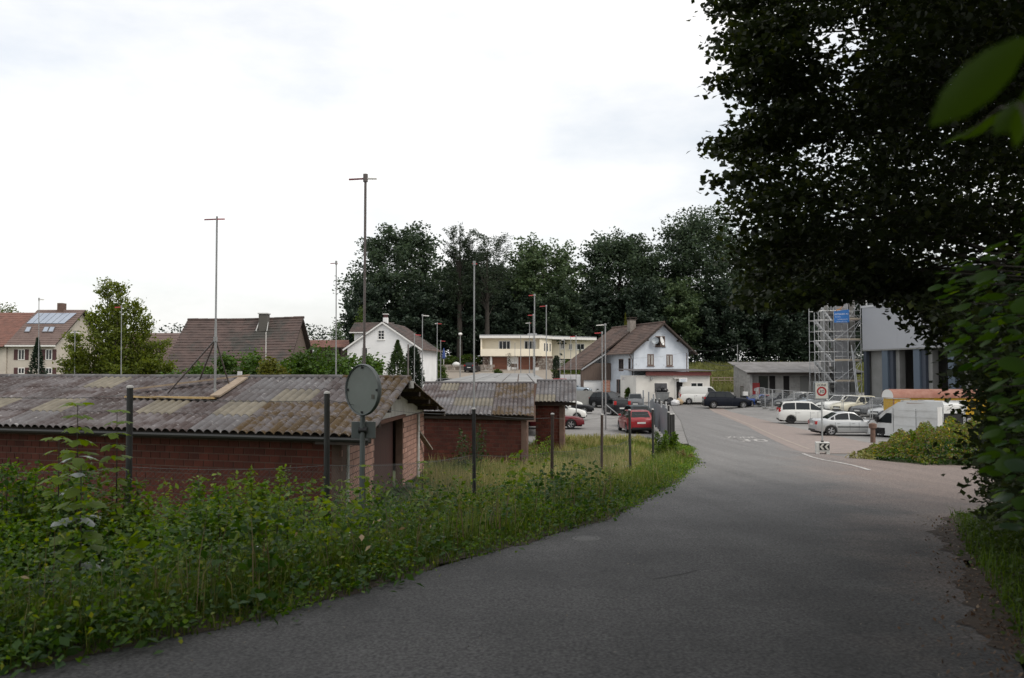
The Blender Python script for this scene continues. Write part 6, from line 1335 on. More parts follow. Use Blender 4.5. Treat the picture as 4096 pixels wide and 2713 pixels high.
wtree('highest beech rising behind the blue house roof', 2830, 830, 430, 154, leafm=lf_beech, seed=7, ncl=190, n=17000, low=.1, sig=.12)
wtree('dark beech partly hidden by the near foliage', 3130, 980, 380, 160, leafm=lf_dark, seed=8, ncl=110, n=13000, low=.08)
wtree('dark beech behind the scaffold tower', 3400, 1010, 400, 165, leafm=lf_dark, seed=9, n=12000, low=.08)
wtree('dark wood tree to the far side of the factory', 3720, 1020, 420, 170, leafm=lf_dark, seed=10, n=9000, low=.08)
for i, (px, pt, pw, d, lm) in enumerate(((1480, 1120, 240, 142, lf_dark), (1700, 1130, 250, 143, lf_dark), (1860, 1120, 240, 144, lf_dark), (2060, 1130, 220, 146, lf_dark), (2230, 1120, 230, 144, lf_beech), (2370, 1140, 200, 146, lf_dark), (2560, 1120, 240, 145, lf_dark), (2700, 1110, 220, 146, lf_mid), (2900, 1130, 240, 147, lf_dark), (3050, 1150, 220, 147, lf_dark), (3210, 1160, 240, 148, lf_dark))):
    wtree('dark understorey tree of the wood ' + ('just above the white house roof', 'between white house and street lamp', 'behind the street lamp', 'above the balcony of the flat-roofed house', 'above the corner of the flat-roofed house', 'above the wing of the flat-roofed house', 'behind the blue house chimney', 'with greener leaves behind the blue gable', 'just past the blue house gable', 'behind the wire post', 'next to the scaffold tower')[i], px, pt, pw, d, leafm=lm, seed=20 + i, n=7000, ncl=70, low=.04, name='understorey_tree')
# mass of undergrowth closing the foot of the wood
rg = np.random.default_rng(77); n = 30000; x = rg.uniform(-75, 75, n); y = rg.uniform(142, 168, n); C = np.stack([x, y, H(x, y) + rg.uniform(0, 1, n) ** 1.5 * (5.0 + 2 * np.sin(x * .3))], 1)
tag(leaf_obj('wood_undergrowth', C, .55, lf_dark, rg, kind='stuff'), 'dark undergrowth along the foot of the wood', 'undergrowth')
def bush(name, label, px, d, pt, pw, leafm, n=3000, ls=.12, seed=1, group=None, zb=None, ry=None, top_shape=.5, cat='bush', wob=1.0):
    rg = np.random.default_rng(seed); b = GD(px, d)
    if zb is not None: b.z = zb
    top = P(px, pt, d).z; h = top - b.z; rx = pw / 8 / FPX * d; ry = ry or rx
    o = empty(name, b, 0, label, cat, group); ncl = 40; th = rg.uniform(0, 2 * math.pi, ncl); t = rg.uniform(.05, 1, ncl); rr = np.sqrt(rg.uniform(0, 1, ncl)) * (1 - t ** 3) ** top_shape
    cc = np.stack([rx * .85 * rr * np.cos(th), ry * .85 * rr * np.sin(th), t * h * .93], 1); k = rg.integers(0, ncl, n)
    C = cc[k] + rg.normal(size=(n, 3)) * np.array([rx * .16, ry * .16, h * .07]) * wob; C[:, 2] = np.abs(C[:, 2])
    leaf_obj('foliage', C, ls, leafm, rg, o, up=.35); mb = MB()
    for i in range(7): c = Vector(cc[i]); mb.tube([(c.x * .1, c.y * .1, -.1), c * .6, c], [.04, .025, .01], 5)
    mb.build('stem', m_bark, o); return o
# ---- left garden: leafy tree, hedge bushes, conifers
b = GD(440, 47); hb_ = empty('hornbeam', (b.x, b.y, -.2), 0, 'light green leafy tree before the barn wing', 'tree'); rg = np.random.default_rng(31); zt_ = P(440, 1130, 47).z + .2; mb = MB(); C = []; D = []
for (lx, lt, ly) in ((-.9, .80, .3), (-.2, 1.0, 0), (.45, .97, -.3), (1.1, .88, .2), (1.7, .78, 0), (-1.6, .66, -.2), (2.3, .62, .2), (-2.1, .5, .2), (2.7, .48, -.2), (.2, .8, .9), (.6, .7, -1.0), (3.0, .36, 0), (-2.6, .36, 0), (1.4, .6, 1.0), (-1.2, .55, -.9), (2.0, .5, -.8), (-.4, .6, 1.1), (3.3, .26, .3), (-2.9, .25, .2), (.9, .45, -1.3)):
    lx *= 1.22; top_ = Vector((lx, ly, zt_ * lt)); mb.tube([(lx * .12, 0, -.2), (lx * .5, ly * .4, zt_ * lt * .4), top_], [.09, .06, .012], 6)
    for i in range(170):
        t = rg.uniform(.06, 1.0) ** 1.1; q = Vector((lx * (.25 + .75 * t), ly * t, zt_ * lt * t)); a_ = rg.uniform(0, 6.28); L_ = (1.45 - .95 * t) * rg.uniform(.6, 1.15); dd_ = Vector((math.cos(a_), math.sin(a_), rg.uniform(.35, .9))).normalized()
        mb.tube([q, q + dd_ * L_ * .8], [.012, .004], 3, cap=False)
        for tt_ in np.linspace(.15, 1.05, 22): p_ = q + dd_ * (L_ * tt_); C.append((p_.x + rg.normal(0, .13), p_.y + rg.normal(0, .13), p_.z + rg.normal(0, .09))); D.append(tuple(dd_))
leaf_obj('crown', np.array(C), .18, lf_lite, rg, hb_, dirs=np.array(D), aspect=.5, up=.4); mb.build('trunk', m_bark, hb_)
lf_lite2 = LEAF('far_left_foliage', (.05, .08, .015), (.1, .12, .025)); b = GD(0, 125); tree('far_tree', 'tree top showing above the red farmhouse roof', b, P(0, 1203, 125).z, 3.2, leafm=lf_lite2, n=4000, ls=.3, seed=32)
def conifer(name, label, px, d, pt, pw, leafm, seed, n=2600, ls=.16, slim=1.0, group=None, zb=0.0):
    rg = np.random.default_rng(seed); b = GD(px, d); b.z = zb if zb is not None else b.z; top = P(px, pt, d).z; h = top - b.z; rr = pw / 8 / FPX * d; o = empty(name, b, 0, label, 'conifer', group)
    t = rg.uniform(0, 1, n) ** 1.25; th = rg.uniform(0, 2 * math.pi, n); prof = (1 - t) ** slim if slim >= .9 else np.minimum(1, (1 - t) ** slim * (1.05 - .25 * (1 - t) ** 6)); r = rr * prof * np.sqrt(rg.uniform(.25, 1, n)) * (1 + .25 * np.sin(th * 7 + t * 40))
    C = np.stack([r * np.cos(th), r * np.sin(th), t * h], 1); D = np.stack([np.cos(th), np.sin(th), -.3 + .9 * t if slim >= .9 else np.full(n, 1.2)], 1)
    leaf_obj('crown', C, ls, leafm, rg, o, dirs=D, aspect=.35, up=.3); MB().tube([(0, 0, -.2), (0, 0, h * .9)], [max(.05, h * .015), .01], 7).build('trunk', m_bark, o)
conifer('small_spruce', 'small dark spruce before the farmhouse wall', 147, 60, 1352, 190, LEAF('spruce', (.018, .035, .022), (.035, .055, .03)), 41, n=4500, ls=.22, zb=-.5); conifer('thuja', 'ragged bright thuja in front of the white house', 1590, 60, 1362, 230, LEAF('thuja_foliage', (.03, .055, .02), (.06, .09, .03)), 42, n=5200, ls=.26, slim=.95, zb=0)
conifer('cypress', 'narrow dark cypress beside the white house corner', 1652, 62, 1388, 112, lf_cyp, 43, n=7000, slim=.4, ls=.22, zb=0); conifer('column_yew', 'clipped dark column bush by the house steps', 2226, 116, 1423, 36, lf_cyp, 44, n=2200, slim=.25, ls=.2, zb=None)
conifer('golden_conifer', 'yellow-green conifer tip behind the blue house roof', 2503, 128, 1252, 52, lf_yel, 45, n=1600, ls=.22, zb=None); conifer('dark_conifer', 'dark pointed shrub before the house wing window', 2320, 134, 1385, 30, lf_cyp, 46, n=900, ls=.2, zb=None); conifer('garden_thuja', 'rounded thuja in the flower garden', 1745, 118, 1383, 34, LEAF('thuja_dark', (.025, .05, .015), (.045, .08, .02)), 47, n=1200, ls=.2, slim=.4, zb=None)
HB = 'garden bushes behind the long garage'
for i, (px, pt, pw, lab) in enumerate(((800, 1470, 110, 'low hedge bush at the foot of the barn roof'), (905, 1440, 150, 'hedge bush behind the planks on the roof'), (1010, 1425, 150, 'tall hedge bush before the barn'), (1085, 1452, 110, 'yellowish hedge bush next to the gap before the barn'), (1180, 1432, 150, 'hedge bush under the barn gable'), (1275, 1398, 190, 'tallest bright hedge bush before the open shed'), (1385, 1440, 150, 'hedge bush at the corner of the white house'), (700, 1488, 120, 'low hedge bush beside the light green tree'), (1480, 1440, 110, 'loose shrub before the white house wall'))):
    bush('hedge_bush', lab, px, 42 + (i % 3) * 1.5, pt - 8, pw * 1.45, LEAF('hedge_yellow', (.08, .10, .015), (.15, .15, .03)) if i == 3 else lf_hedge, n=3600, ls=.2, seed=50 + i, group=HB, zb=1.4, top_shape=.35)
bush('young_tree', 'light green treetop behind the white house dormer', 1440, 128, 1238, 70, LEAF('young_green', (.04, .07, .015), (.075, .11, .025)), n=1500, ls=.3, seed=61, cat='tree'); bush('garden_shrub', 'loose shrub between open shed and white house', 1350, 112, 1288, 110, lf_mid, n=2600, ls=.25, seed=62, top_shape=.8)
lf_gard = LEAF('garden_green', (.035, .07, .012), (.08, .13, .02), (.30, .16, .13))
for i, (px, d, pt, pw, lab) in enumerate(((1720, 137, 1428, 90, 'flowering shrub bed beside the white house'), (1800, 138, 1424, 110, 'green bed with orange flowers beside the lamp'), (1880, 139, 1418, 110, 'leafy bed next to the flat-roofed house'), (1765, 112, 1462, 60, 'low round bush at the forecourt edge'), (1990, 117, 1478, 50, 'small flower island on the forecourt'), (2265, 128, 1438, 80, 'green bank planting beside the house steps'), (2330, 126, 1442, 90, 'pale flowering shrubs above the lawn'), (2380, 108, 1545, 55, 'dark potted bush at the barn corner of the blue house'), (2515, 99.5, 1552, 34, 'small shrub at the corner of the annex'))):
    bush('garden_bush', lab, px, d, pt, pw, lf_gard if i != 7 else lf_cyp, n=1200, ls=.26, seed=70 + i, group='garden bushes by the houses')
# ---- grass helpers
def blades(name, X, Y, hgt, wid, mat, rng, label, lean=.35, z0=0.0):
    n = len(X); Z = H(X, Y) + z0 - .02; a = rng.uniform(0, 2 * math.pi, n); ca, sa = np.cos(a), np.sin(a); ln = rng.normal(0, lean, n) * hgt; b_ = rng.uniform(0, 2 * math.pi, n)
    B = np.stack([X, Y, Z], 1); side = np.stack([ca, sa, 0 * ca], 1) * (wid / 2)[:, None]; off = np.stack([np.cos(b_) * ln, np.sin(b_) * ln, 0 * ln], 1)
    M1 = B + off * .3 + np.stack([0 * a, 0 * a, hgt * .6], 1); T = B + off + np.stack([0 * a, 0 * a, hgt * np.where(np.abs(ln) > .3 * hgt, .9, 1)], 1)
    V = np.stack([B - side, B + side, M1 + side * .8, T, M1 - side * .8], 1).reshape(-1, 3); i = np.arange(n)[:, None] * 5
    return tag(link(name, np_mesh(name, V, np.concatenate([i, i + 1, i + 2, i, i + 2, i + 4, i + 4, i + 2, i + 3], 1).reshape(-1, 3), mat), kind='stuff'), label, 'grass')
lf_grass = LEAF('verge_grass', (.038, .085, .008), (.10, .16, .016), trans=.33); lf_dry = LEAF('dry_grass', (.16, .18, .045), (.34, .32, .13), (.44, .37, .20), trans=.35, c3pos=.8); lf_mead = LEAF('meadow_green', (.07, .115, .018), (.15, .19, .04), trans=.35)
rg = np.random.default_rng(101)
def band(n, y0, y1, f0, f1, power=1.0):
    """points between the road edge (offset f0) and f1 metres left of it, denser near us"""
    y = y0 * (y1 / y0) ** rg.uniform(0, 1, n); s = rg.uniform(0, 1, n) ** power; x = xl(y) - (f0(y) + (f1(y) - f0(y)) * s); return x, y
def wall_d(y): return np.interp(y, [2, 8, 12, 16, 20, 24, 32, 40], [6, 12, 14, 9.0, 6.0, 3.0, 2.6, 1.6])
x, y = band(16000, 2.6, 42, lambda y: .0 * y - .10, lambda y: np.minimum(wall_d(y), 3.2)); dl = xl(y) - x
cut_ = (1 - .7 * sm((y - 14) / 3) * sm((dl - 1.2) / .9))
blades('verge_grass', x, y, cut_ * (.10 + np.interp(y, [6, 13, 20], [.34, .30, .2]) * sm(dl / .8)) * rg.uniform(.4, 1.5, len(x)), np.full(len(x), .011) * (1 + y / 25), lf_grass, rg, 'green grass along the road verge', .8)
# leafy weeds: stems with leaves
def weeds(name, X, Y, hgt, per, ls, mat, rng, label, spread=.16, cat='weeds'):
    n = len(X); k = np.repeat(np.arange(n), per); t = rng.uniform(.15, 1.02, n * per); lean = rng.normal(0, .12, (n, 2)); Z = H(X, Y)
    C = np.stack([X[k] + lean[k, 0] * t * hgt[k] + rng.normal(0, 1, n * per) * spread * (1.1 - .5 * t), Y[k] + lean[k, 1] * t * hgt[k] + rng.normal(0, 1, n * per) * spread * (1.1 - .5 * t), Z[k] + t * hgt[k]], 1)
    o = leaf_obj(name, C, ls, mat, rng, kind='stuff', up=.55, aspect=.62); return tag(o, label, cat)
lf_weed = LEAF('weed_leaves', (.036, .095, .008), (.115, .205, .016), (.26, .28, .04), trans=.4, c3pos=.86); lf_weed2 = LEAF('bramble_leaves', (.02, .06, .010), (.05, .11, .014), trans=.33); lf_lime = LEAF('lime_green_leaves', (.075, .14, .012), (.18, .25, .035), trans=.42)
def lump(x, y, s=1.0): return np.clip(1 + .42 * np.sin(x * 1.9 * s + 1.3 * np.sin(y * 1.1 * s)) + .36 * np.sin(y * 2.3 * s + x * .8 * s + 2) + .25 * np.sin(x * 4.7 * s - y * 3.9 * s), .3, 1.7)
vh = lambda y: np.interp(y, [5, 9, 12.5, 15, 20, 26], [.9, 1.0, .85, .45, .28, .22])
x, y = band(4800, 3.0, 40, lambda y: .0 * y - .06, lambda y: wall_d(y), 1.0); dl = xl(y) - x; hh = np.minimum((np.where(y < 16, .22, .13) + vh(y) * sm((dl - .05) / 1.3)) * lump(x, y) * rg.uniform(.55, 1.15, len(x)), 1.15) * (1 - .8 * sm((y - 14) / 3) * sm((dl - 1.1) / .9))
weeds('verge_weeds', x, y, hh, 27, .054, lf_weed, rg, 'leafy green weeds filling the verge below the fence')
x, y = band(2500, 3.0, 20, lambda y: .0 * y + .02, lambda y: wall_d(y), .9); dl = xl(y) - x; hh = np.minimum((.18 + .75 * sm(dl / 1.6)) * lump(x + 3, y) * rg.uniform(.6, 1.1, len(x)), .95)
weeds('bramble_cover', x, y, hh, 22, .095, lf_weed2, rg, 'darker bramble leaves in the near verge', .24)
x, y = band(620, 4.0, 17, lambda y: .0 * y + .6, lambda y: wall_d(y), .8); dl = xl(y) - x; hh = np.minimum((.3 + .75 * sm(dl / 2.2)) * lump(x, y + 5) * rg.uniform(.7, 1.1, len(x)), 1.25)
weeds('tall_nettles', x, y, hh, 24, .12, lf_lime, rg, 'taller lime green weeds standing out of the verge', .10)
x, y = band(150, 4.0, 34, lambda y: .0 * y + .3, lambda y: np.minimum(wall_d(y), 5), 1); o = leaf_obj('verge_flowers', np.stack([x, y, H(x, y) + .2 + .55 * sm((xl(y) - x) / 1.6) * rg.uniform(.6, 1.2, len(x))], 1), .024, M('petal_white', (.6, .6, .55), .8), rg, kind='stuff', aspect=1, up=.8); tag(o, 'tiny white flowers dotted over the verge', 'flowers')
x, y = band(36, 4.2, 11, lambda y: .0 * y + .2, lambda y: .0 * y + 1.6, 1); o = leaf_obj('pale_leaves', np.stack([x, y, H(x, y) + rg.uniform(.25, .6, len(x))], 1), .085, LEAF('faded_leaf', (.35, .27, .14), (.48, .34, .22), trans=.2), rg, kind='stuff', droop=.9); tag(o, 'faded cream leaves hanging in the near verge', 'leaves')
x, y = band(6500, 3.2, 36, lambda y: .0 * y - .02, lambda y: np.minimum(wall_d(y), 2.4)); dl = xl(y) - x
blades('arching_grass', x, y, rg.uniform(.3, .75, len(x)) * (.35 + .65 * sm(dl / .8)) * (1 - .6 * sm((y - 14) / 3) * sm((dl - 1.1) / .9)), .006 + .0006 * y, LEAF('arching_grass', (.07, .11, .018), (.17, .20, .05), (.28, .25, .12), trans=.35, c3pos=.85), rg, 'long arching grass blades leaning out of the verge', .55)
x, y = band(900, 4, 22, lambda y: .0 * y + .3, lambda y: np.minimum(wall_d(y), 5)); blades('dead_stalks', x, y, rg.uniform(.5, 1.0, len(x)) * (1 - .5 * sm((y - 15) / 4)), .006 + .0004 * y, LEAF('dead_stalk', (.13, .09, .05), (.26, .2, .12), trans=.1), rg, 'dry brown stalks among the verge weeds', .2)
# meadow behind the fence
n = 60000; y = 17 * (47 / 17) ** rg.uniform(0, 1, n); x = rg.uniform(-3.2, 9.5, n); ok = (x < xl(y) - 1.6) & (x > np.interp(y, [17, 26, 30, 33, 38, 47], [-2.6, -1.6, -4.5, -4.5, .5, 1.5])); x, y = x[ok], y[ok]
clump = np.sin(x * 1.7 + y * .9) + np.sin(x * .6 - y * .45 + 1) + rg.normal(0, .5, len(x)); dry = clump > -.35
hg = rg.uniform(.42, .95, len(x)) * (1 - .5 * sm((y - 36) / 8)) * np.clip((xl(y) - 1.0 - x) / 1.6, .35, 1)
blades('meadow_dry_grass', x[dry], y[dry], hg[dry], .007 + .0007 * y[dry], lf_dry, rg, 'tall dry grass in the meadow behind the fence', .25)
blades('meadow_green_grass', x[~dry], y[~dry], hg[~dry] * .8, .008 + .0008 * y[~dry], lf_mead, rg, 'greener grass patches in the meadow behind the fence', .3)
x = rg.uniform(-3, 8, 500); y = rg.uniform(19, 40, 500); ok = (x < xl(y) - 2.2) & (x > np.interp(y, [19, 26, 33, 40], [-2.0, -1, -2.5, 1])); weeds('meadow_weeds', x[ok], y[ok], rg.uniform(.4, .9, ok.sum()), 16, .085, lf_weed, rg, 'scattered leafy weeds in the meadow', .15)
n = 26000; y = rg.uniform(106, 141, n); x = rg.uniform(20, 60, n); ok = (x > 21 + (y - 106) * .2); x, y = x[ok], y[ok]; blades('hill_grass', x, y, rg.uniform(.4, 1.1, len(x)), np.full(len(x), .12), LEAF('hill_grass', (.10, .12, .03), (.20, .20, .07), trans=.3), rg, 'tall yellowish grass on the slope behind the shed')
n = 9000; y = rg.uniform(110, 135, n); x = rg.uniform(6, 15, n); blades('lawn', x, y, rg.uniform(.08, .2, n), np.full(n, .12), LEAF('lawn_green', (.07, .10, .02), (.12, .14, .035)), rg, 'mown lawn below the house wing')
# single plants one can pick out
def shrub_at(label, px, d, pt, rad, leafm, n, ls, seed, name='weed_clump', cat='plant', gp='tall weeds'):
    rg2 = np.random.default_rng(seed); b = GD(px, d); top = P(px, pt, d).z; h = top - b.z; o = empty(name, b, 0, label, cat, gp); mb = MB(); C = []; ns = max(4, int(rad * 14))
    for i in range(ns):
        a = rg2.uniform(0, 6.28); r0 = rad * math.sqrt(rg2.uniform(0, 1)) * .6; hh = h * rg2.uniform(.55, 1.0) * (1 - .35 * r0 / rad); p0 = Vector((r0 * math.cos(a), r0 * math.sin(a), -.05)); p1 = p0 * 1.5 + Vector((0, 0, hh)); mb.tube([p0, p0.lerp(p1, .6) + Vector((0, 0, .02)), p1], [.012, .008, .003], 5)
        for t in np.linspace(.2, 1, max(3, n // ns)): q = p0.lerp(p1, t); s = rad * .32 * (1.15 - t); C.append((q.x + rg2.normal(0, s), q.y + rg2.normal(0, s), q.z + rg2.normal(0, .03)))
    mb.build('stem', m_bark, o); leaf_obj('foliage', np.array(C), ls, leafm, rg2, o, up=.5); return o
for i, (px, d, pt, rad, lm, n, ls, lab) in enumerate(((2655, 34.0, 1700, .62, LEAF('ash_weed', (.055, .11, .014), (.12, .19, .03), trans=.4), 2000, .11, 'tall leafy weed clump at the bend beside the posts'), (2738, 33.0, 1790, .42, LEAF('straw_weeds', (.14, .11, .04), (.26, .2, .09)), 500, .09, 'straw-coloured weeds leaning over the road bend'), (1040, 12.3, 1745, .65, lf_lime, 2400, .075, 'tall leafy seedling clump between the two near posts'), (1700, 18.5, 1870, .4, lf_lime, 420, .075, 'lime green plant at the garage gable'), (2130, 33.2, 1690, .8, lf_weed, 800, .09, 'leafy bush at the corner of the small garage'), (1870, 31.5, 1640, .8, LEAF('dark_sapling', (.02, .045, .012), (.05, .08, .02)), 500, .13, 'dark sapling against the middle garage wall'), (2545, 28.5, 1925, .8, lf_lime, 2200, .07, 'bright low shrub on the verge below the posts'), (2670, 31.3, 1868, .8, lf_lime, 2200, .07, 'bright green shrub where the verge meets the road bend'), (2430, 25.0, 1975, .75, lf_lime, 2000, .062, 'rounded green shrub on the road verge'), (70, 10.0, 1740, 1.0, lf_weed2, 3000, .075, 'dense dark shrub at the near corner of the verge'), (270, 11.2, 1750, .8, lf_lime, 2400, .085, 'leafy shrub below the roof eave near the picture edge'), (2270, 40.5, 1740, .9, lf_mead, 700, .09, 'grassy bush at the corner of the small garage yard'), (30, 10.6, 1640, 1.2, lf_weed, 4200, .085, 'tallest leafy shrub at the very edge of the picture'), (170, 11.4, 1720, .9, lf_weed, 3000, .08, 'leafy weed clump behind the tall maple sapling'), (410, 11.2, 1800, .8, lf_weed, 2400, .08, 'weed clump between the saplings and the near post'), (640, 11.6, 1900, .6, lf_lime, 1500, .075, 'low bright weed clump just past the near post'), (790, 12.0, 1890, .6, lf_weed, 1600, .07, 'weed clump in the middle of the first fence bay'), (930, 12.0, 1810, .65, lf_weed, 2200, .075, 'feathery plant before the bricks next to the seedling clump'), (1160, 12.6, 1820, .5, LEAF('grey_green_weed', (.05, .08, .03), (.12, .14, .06)), 900, .06, 'greyish flowering weed near the second post'), (1235, 13.0, 1930, .45, lf_lime, 900, .07, 'low lime weed clump at the foot of the second post'), (1560, 15.2, 1965, .5, lf_weed, 1000, .065, 'weed clump in front of the dark garage door'), (1780, 18.0, 1960, .6, lf_weed, 1200, .07, 'weed clump near the third post'))):
    shrub_at(lab, px, d, pt, rad, lm, n, ls, 120 + i)
# maple saplings with lobed leaves
def leaf_template(kind):
    if kind == 'maple': o = [(0, 0), (.22, -.02), (.42, .18), (.36, .30), (.60, .52), (.34, .56), (.30, .72), (0, 1.0)]
    else: o = [(0, 0), (.16, .06), (.36, .28), (.42, .50), (.33, .74), (.14, .90), (0, 1.0)]
    L_ = [(-x, y) for x, y in o[1:-1]][::-1]; pts = o + L_; n = len(pts); V = [(x, y, -.25 * x * x * 1.6 - .22 * y * y + .10 * y) for x, y in pts] + [(0, .45, .02)]
    return np.array(V), [(i, (i + 1) % n, n) for i in range(n)]
LT = {k: leaf_template(k) for k in ('maple', 'hazel')}
LME = {}
def big_leaf_mesh(kind, mat):
    if (kind, mat.name) not in LME:
        V, F = LT[kind]; me = bpy.data.meshes.new('leaf'); me.from_pydata([tuple(v) for v in V], [], F); me.materials.append(mat); me.polygons.foreach_set('use_smooth', [True] * len(F)); LME[(kind, mat.name)] = me
    return LME[(kind, mat.name)]
def put_leaf(parent, kind, mat, p, size, yaw, pitch, roll, name='leaf'):
    o = link(name, big_leaf_mesh(kind, mat), None, parent, loc=p, rot=Euler((pitch, roll, yaw), 'XYZ')); o.scale = (size, size, size); return o
def leaves_joined(name, kind, mat, Ps, sizes, yaws, pitches, rolls, parent):
    V, F = LT[kind]; n = len(Ps); k = len(V); Va = np.empty((n * k, 3))
    for i in range(n):
        Rm = np.array(Euler((pitches[i], rolls[i], yaws[i]), 'XYZ').to_matrix()); Va[i * k:(i + 1) * k] = (V * sizes[i]) @ Rm.T + Ps[i]
    Fa = (np.array(F)[None] + (np.arange(n) * k)[:, None, None]).reshape(-1, 3); me = np_mesh(name, Va, Fa, mat, True); return link(name, me, None, parent, kind='stuff')
lf_maple = LEAF('maple_leaf', (.09, .16, .016), (.17, .24, .03), trans=.45); lf_pale = LEAF('maple_leaf_shiny', (.16, .2, .17), (.22, .25, .22), trans=.15, rough=.3)
rs = random.Random(21)
for i, (px, d, pt, lab, ls) in enumerate(((312, 11.0, 1612, 'tall maple sapling rising over the roof eave', .21), (470, 11.3, 1640, 'slim maple sapling right beside the near post', .17), (330, 9.2, 1830, 'maple sapling with pale shiny leaves in the near weeds', .23), (240, 10.2, 1750, 'short maple sapling below the taller one', .19), (1460, 13.2, 1860, 'little maple sapling at the mirror post', .10), (1690, 17.2, 1845, 'young maple with drooping lime leaves at the gable', .12))):
    b = GD(px, d); top = P(px, pt, d).z; h = top - b.z; o = empty('maple_sapling', b, 0, lab, 'sapling', 'maple saplings'); MB().tube([(0, 0, -.05), (.02, 0, h * .5), (0, .01, h)], [.014, .009, .004], 6).build('stem', m_bark, o); tiers = max(4, int(h / .2))
    for k in range(tiers):
        z = h * (.25 + .75 * (k + 1) / tiers); a0 = rs.uniform(0, 3.1)
        for q in range(4 if k > 1 else 3): a = a0 + q * math.pi / 2 + rs.uniform(-.3, .3); s = ls * rs.uniform(.7, 1.1) * (1.1 - .35 * k / tiers); dv = Vector((math.cos(a), math.sin(a), 0)); put_leaf(o, 'maple', lf_pale if (i == 2 and rs.random() < .35) else lf_maple, Vector((0, 0, z)) + dv * s * .5, s, a - math.pi / 2, rs.uniform(-.5, -.05), rs.uniform(-.3, .3))
# ---- bush island beyond the side road
lf_aut = LEAF('turning_leaves', (.06, .09, .014), (.16, .17, .03), (.42, .32, .03), trans=.38, c3pos=.85); lf_brn = LEAF('brownish_leaves', (.10, .07, .025), (.17, .115, .045), trans=.3)
rg = np.random.default_rng(140)
bi = empty('bush_island', GD(3620, 31.5), 0, 'wide bush with yellow and brown leaves at the side road', 'bush'); bo = bi.location
n = 24000; y = rg.uniform(29.5, 38, n); x = 14.1 + rg.uniform(0, 1, n) * 6.5; pxx = 2048 + x / y * FPX * 4; hm = np.interp(pxx, [3430, 3480, 3570, 3650, 3850], [.03, .25, .75, 1.05, 1.35]) * (1 + .16 * np.sin(pxx * .06) + .12 * np.sin(pxx * .17 + y)); t = rg.uniform(0, 1, n) ** .6
inb = pxx > 3425; x, y, hm, t = x[inb], y[inb], hm[inb], t[inb]
C = np.stack([x - bo.x, y - bo.y, H(x, y) - bo.z + hm * t * np.clip((y - 29.4) / 1.2, .25, 1) * np.clip((x - 14.0) / .8, .3, 1)], 1); top = t > .55
leaf_obj('turning_foliage', C[top][::2], .12, lf_aut, rg, bi, up=.5); leaf_obj('brown_foliage', C[top][1::4], .11, lf_brn, rg, bi, up=.5); leaf_obj('fresh_foliage', C[top][3::4], .11, lf_weed, rg, bi, up=.5); leaf_obj('green_foliage', C[~top], .13, lf_weed2, rg, bi, up=.5)
shrub_at('upright green shoot standing out of the turning bush', 3655, 32.5, 1665, .35, lf_lime, 420, .12, 150); shrub_at('thin purple flower spikes in the turning bush', 3697, 32.5, 1680, .25, LEAF('purple_spike', (.10, .07, .10), (.17, .12, .16)), 140, .06, 151); shrub_at('low straw tuft at the end of the bush by the sign', 3440, 33.5, 1790, .5, lf_dry, 260, .12, 152)
# ------------------------------------------------------------------ big dark tree leaning in from the roadside
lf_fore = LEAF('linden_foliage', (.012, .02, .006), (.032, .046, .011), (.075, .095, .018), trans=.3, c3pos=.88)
rg = np.random.default_rng(200)
POLY = [(3060, -60), (3120, -30), (3330, 0), (3500, 80), (3500, 260), (3360, 380), (3200, 430), (3150, 480), (3200, 560), (3210, 620), (3150, 680), (3120, 760), (3090, 840), (3080, 900), (3100, 980), (3110, 1060), (3100, 1110), (3110, 1150), (3140, 1165), (3260, 1115), (3420, 1130), (3560, 1150), (3680, 1200), (3780, 1290), (3920, 1390), (4300, 1500), (4600, 1500), (4600, -900), (3060, -900)]
ft = empty('roadside_linden', (12.5, 14.5, float(H(12.5, 14.5))), 0, 'big dark tree overhanging from the roadside, crown against the sky', 'tree'); fo_ = ft.location
n = 5200; Q = np.stack([rg.uniform(2.4, 18, n), rg.uniform(8.5, 18.5, n), rg.uniform(4.2, 17.5, n)], 1)
e = (np.abs((Q[:, 0] - 10.5) / 8.0) ** 3 + np.abs((Q[:, 1] - 13.5) / 5.2) ** 3 + np.abs((Q[:, 2] - 10.8) / 7.0) ** 3) < 1
px_, py_ = proj(Q); Q = Q[e & in_poly(px_, py_, POLY)]
tips = [(2830, 20), (2900, 50), (2960, 90), (3030, 100), (3120, 110), (2880, 190), (2930, 170), (2900, 240), (2960, 250), (3000, 280), (2870, 345), (2920, 370), (2970, 390), (3030, 400), (3100, 350), (2960, 480), (3020, 500), (2840, 580), (2880, 610), (2920, 640), (2900, 585), (2950, 690), (2990, 600), (2890, 740), (2930, 790), (2920, 860), (2950, 920), (2960, 1000), (2950, 1070), (2970, 1120), (2960, 1180), (3010, 1210), (3060, 1225), (3130, 1225), (3200, 1200), (3280, 1165), (3340, 1170), (3420, 1190), (3480, 1190), (3560, 1215), (3610, 1240), (3650, 1290), (3700, 1340), (3740, 1390), (3640, 1230), (3480, 1150), (3300, 1150)]
TQ = np.array([list(P(a + rg.normal(0, 8), c + rg.normal(0, 8), rg.uniform(10.5, 14.5))) for a, c in tips])
per = 135; k = rg.integers(0, len(Q), len(Q) * per); C = Q[k] + np.clip(rg.normal(size=(len(k), 3)), -1.7, 1.7) * np.array([.33, .33, .14])
C2 = np.repeat(TQ, 420, 0) + np.clip(rg.normal(size=(len(TQ) * 420, 3)), -1.7, 1.7) * np.array([.17, .20, .075]); s_ = rg.uniform(0, 1, len(C2)); C2[:, 0] += s_ * 1.0; C2[:, 2] += s_ * .22; C = np.concatenate([C, C2]); px_, py_ = proj(C)
C = C[(px_ > 2700)]
leaf_obj('crown', C - np.array(fo_), .098, lf_fore, rg, ft, up=.45, aspect=.85)
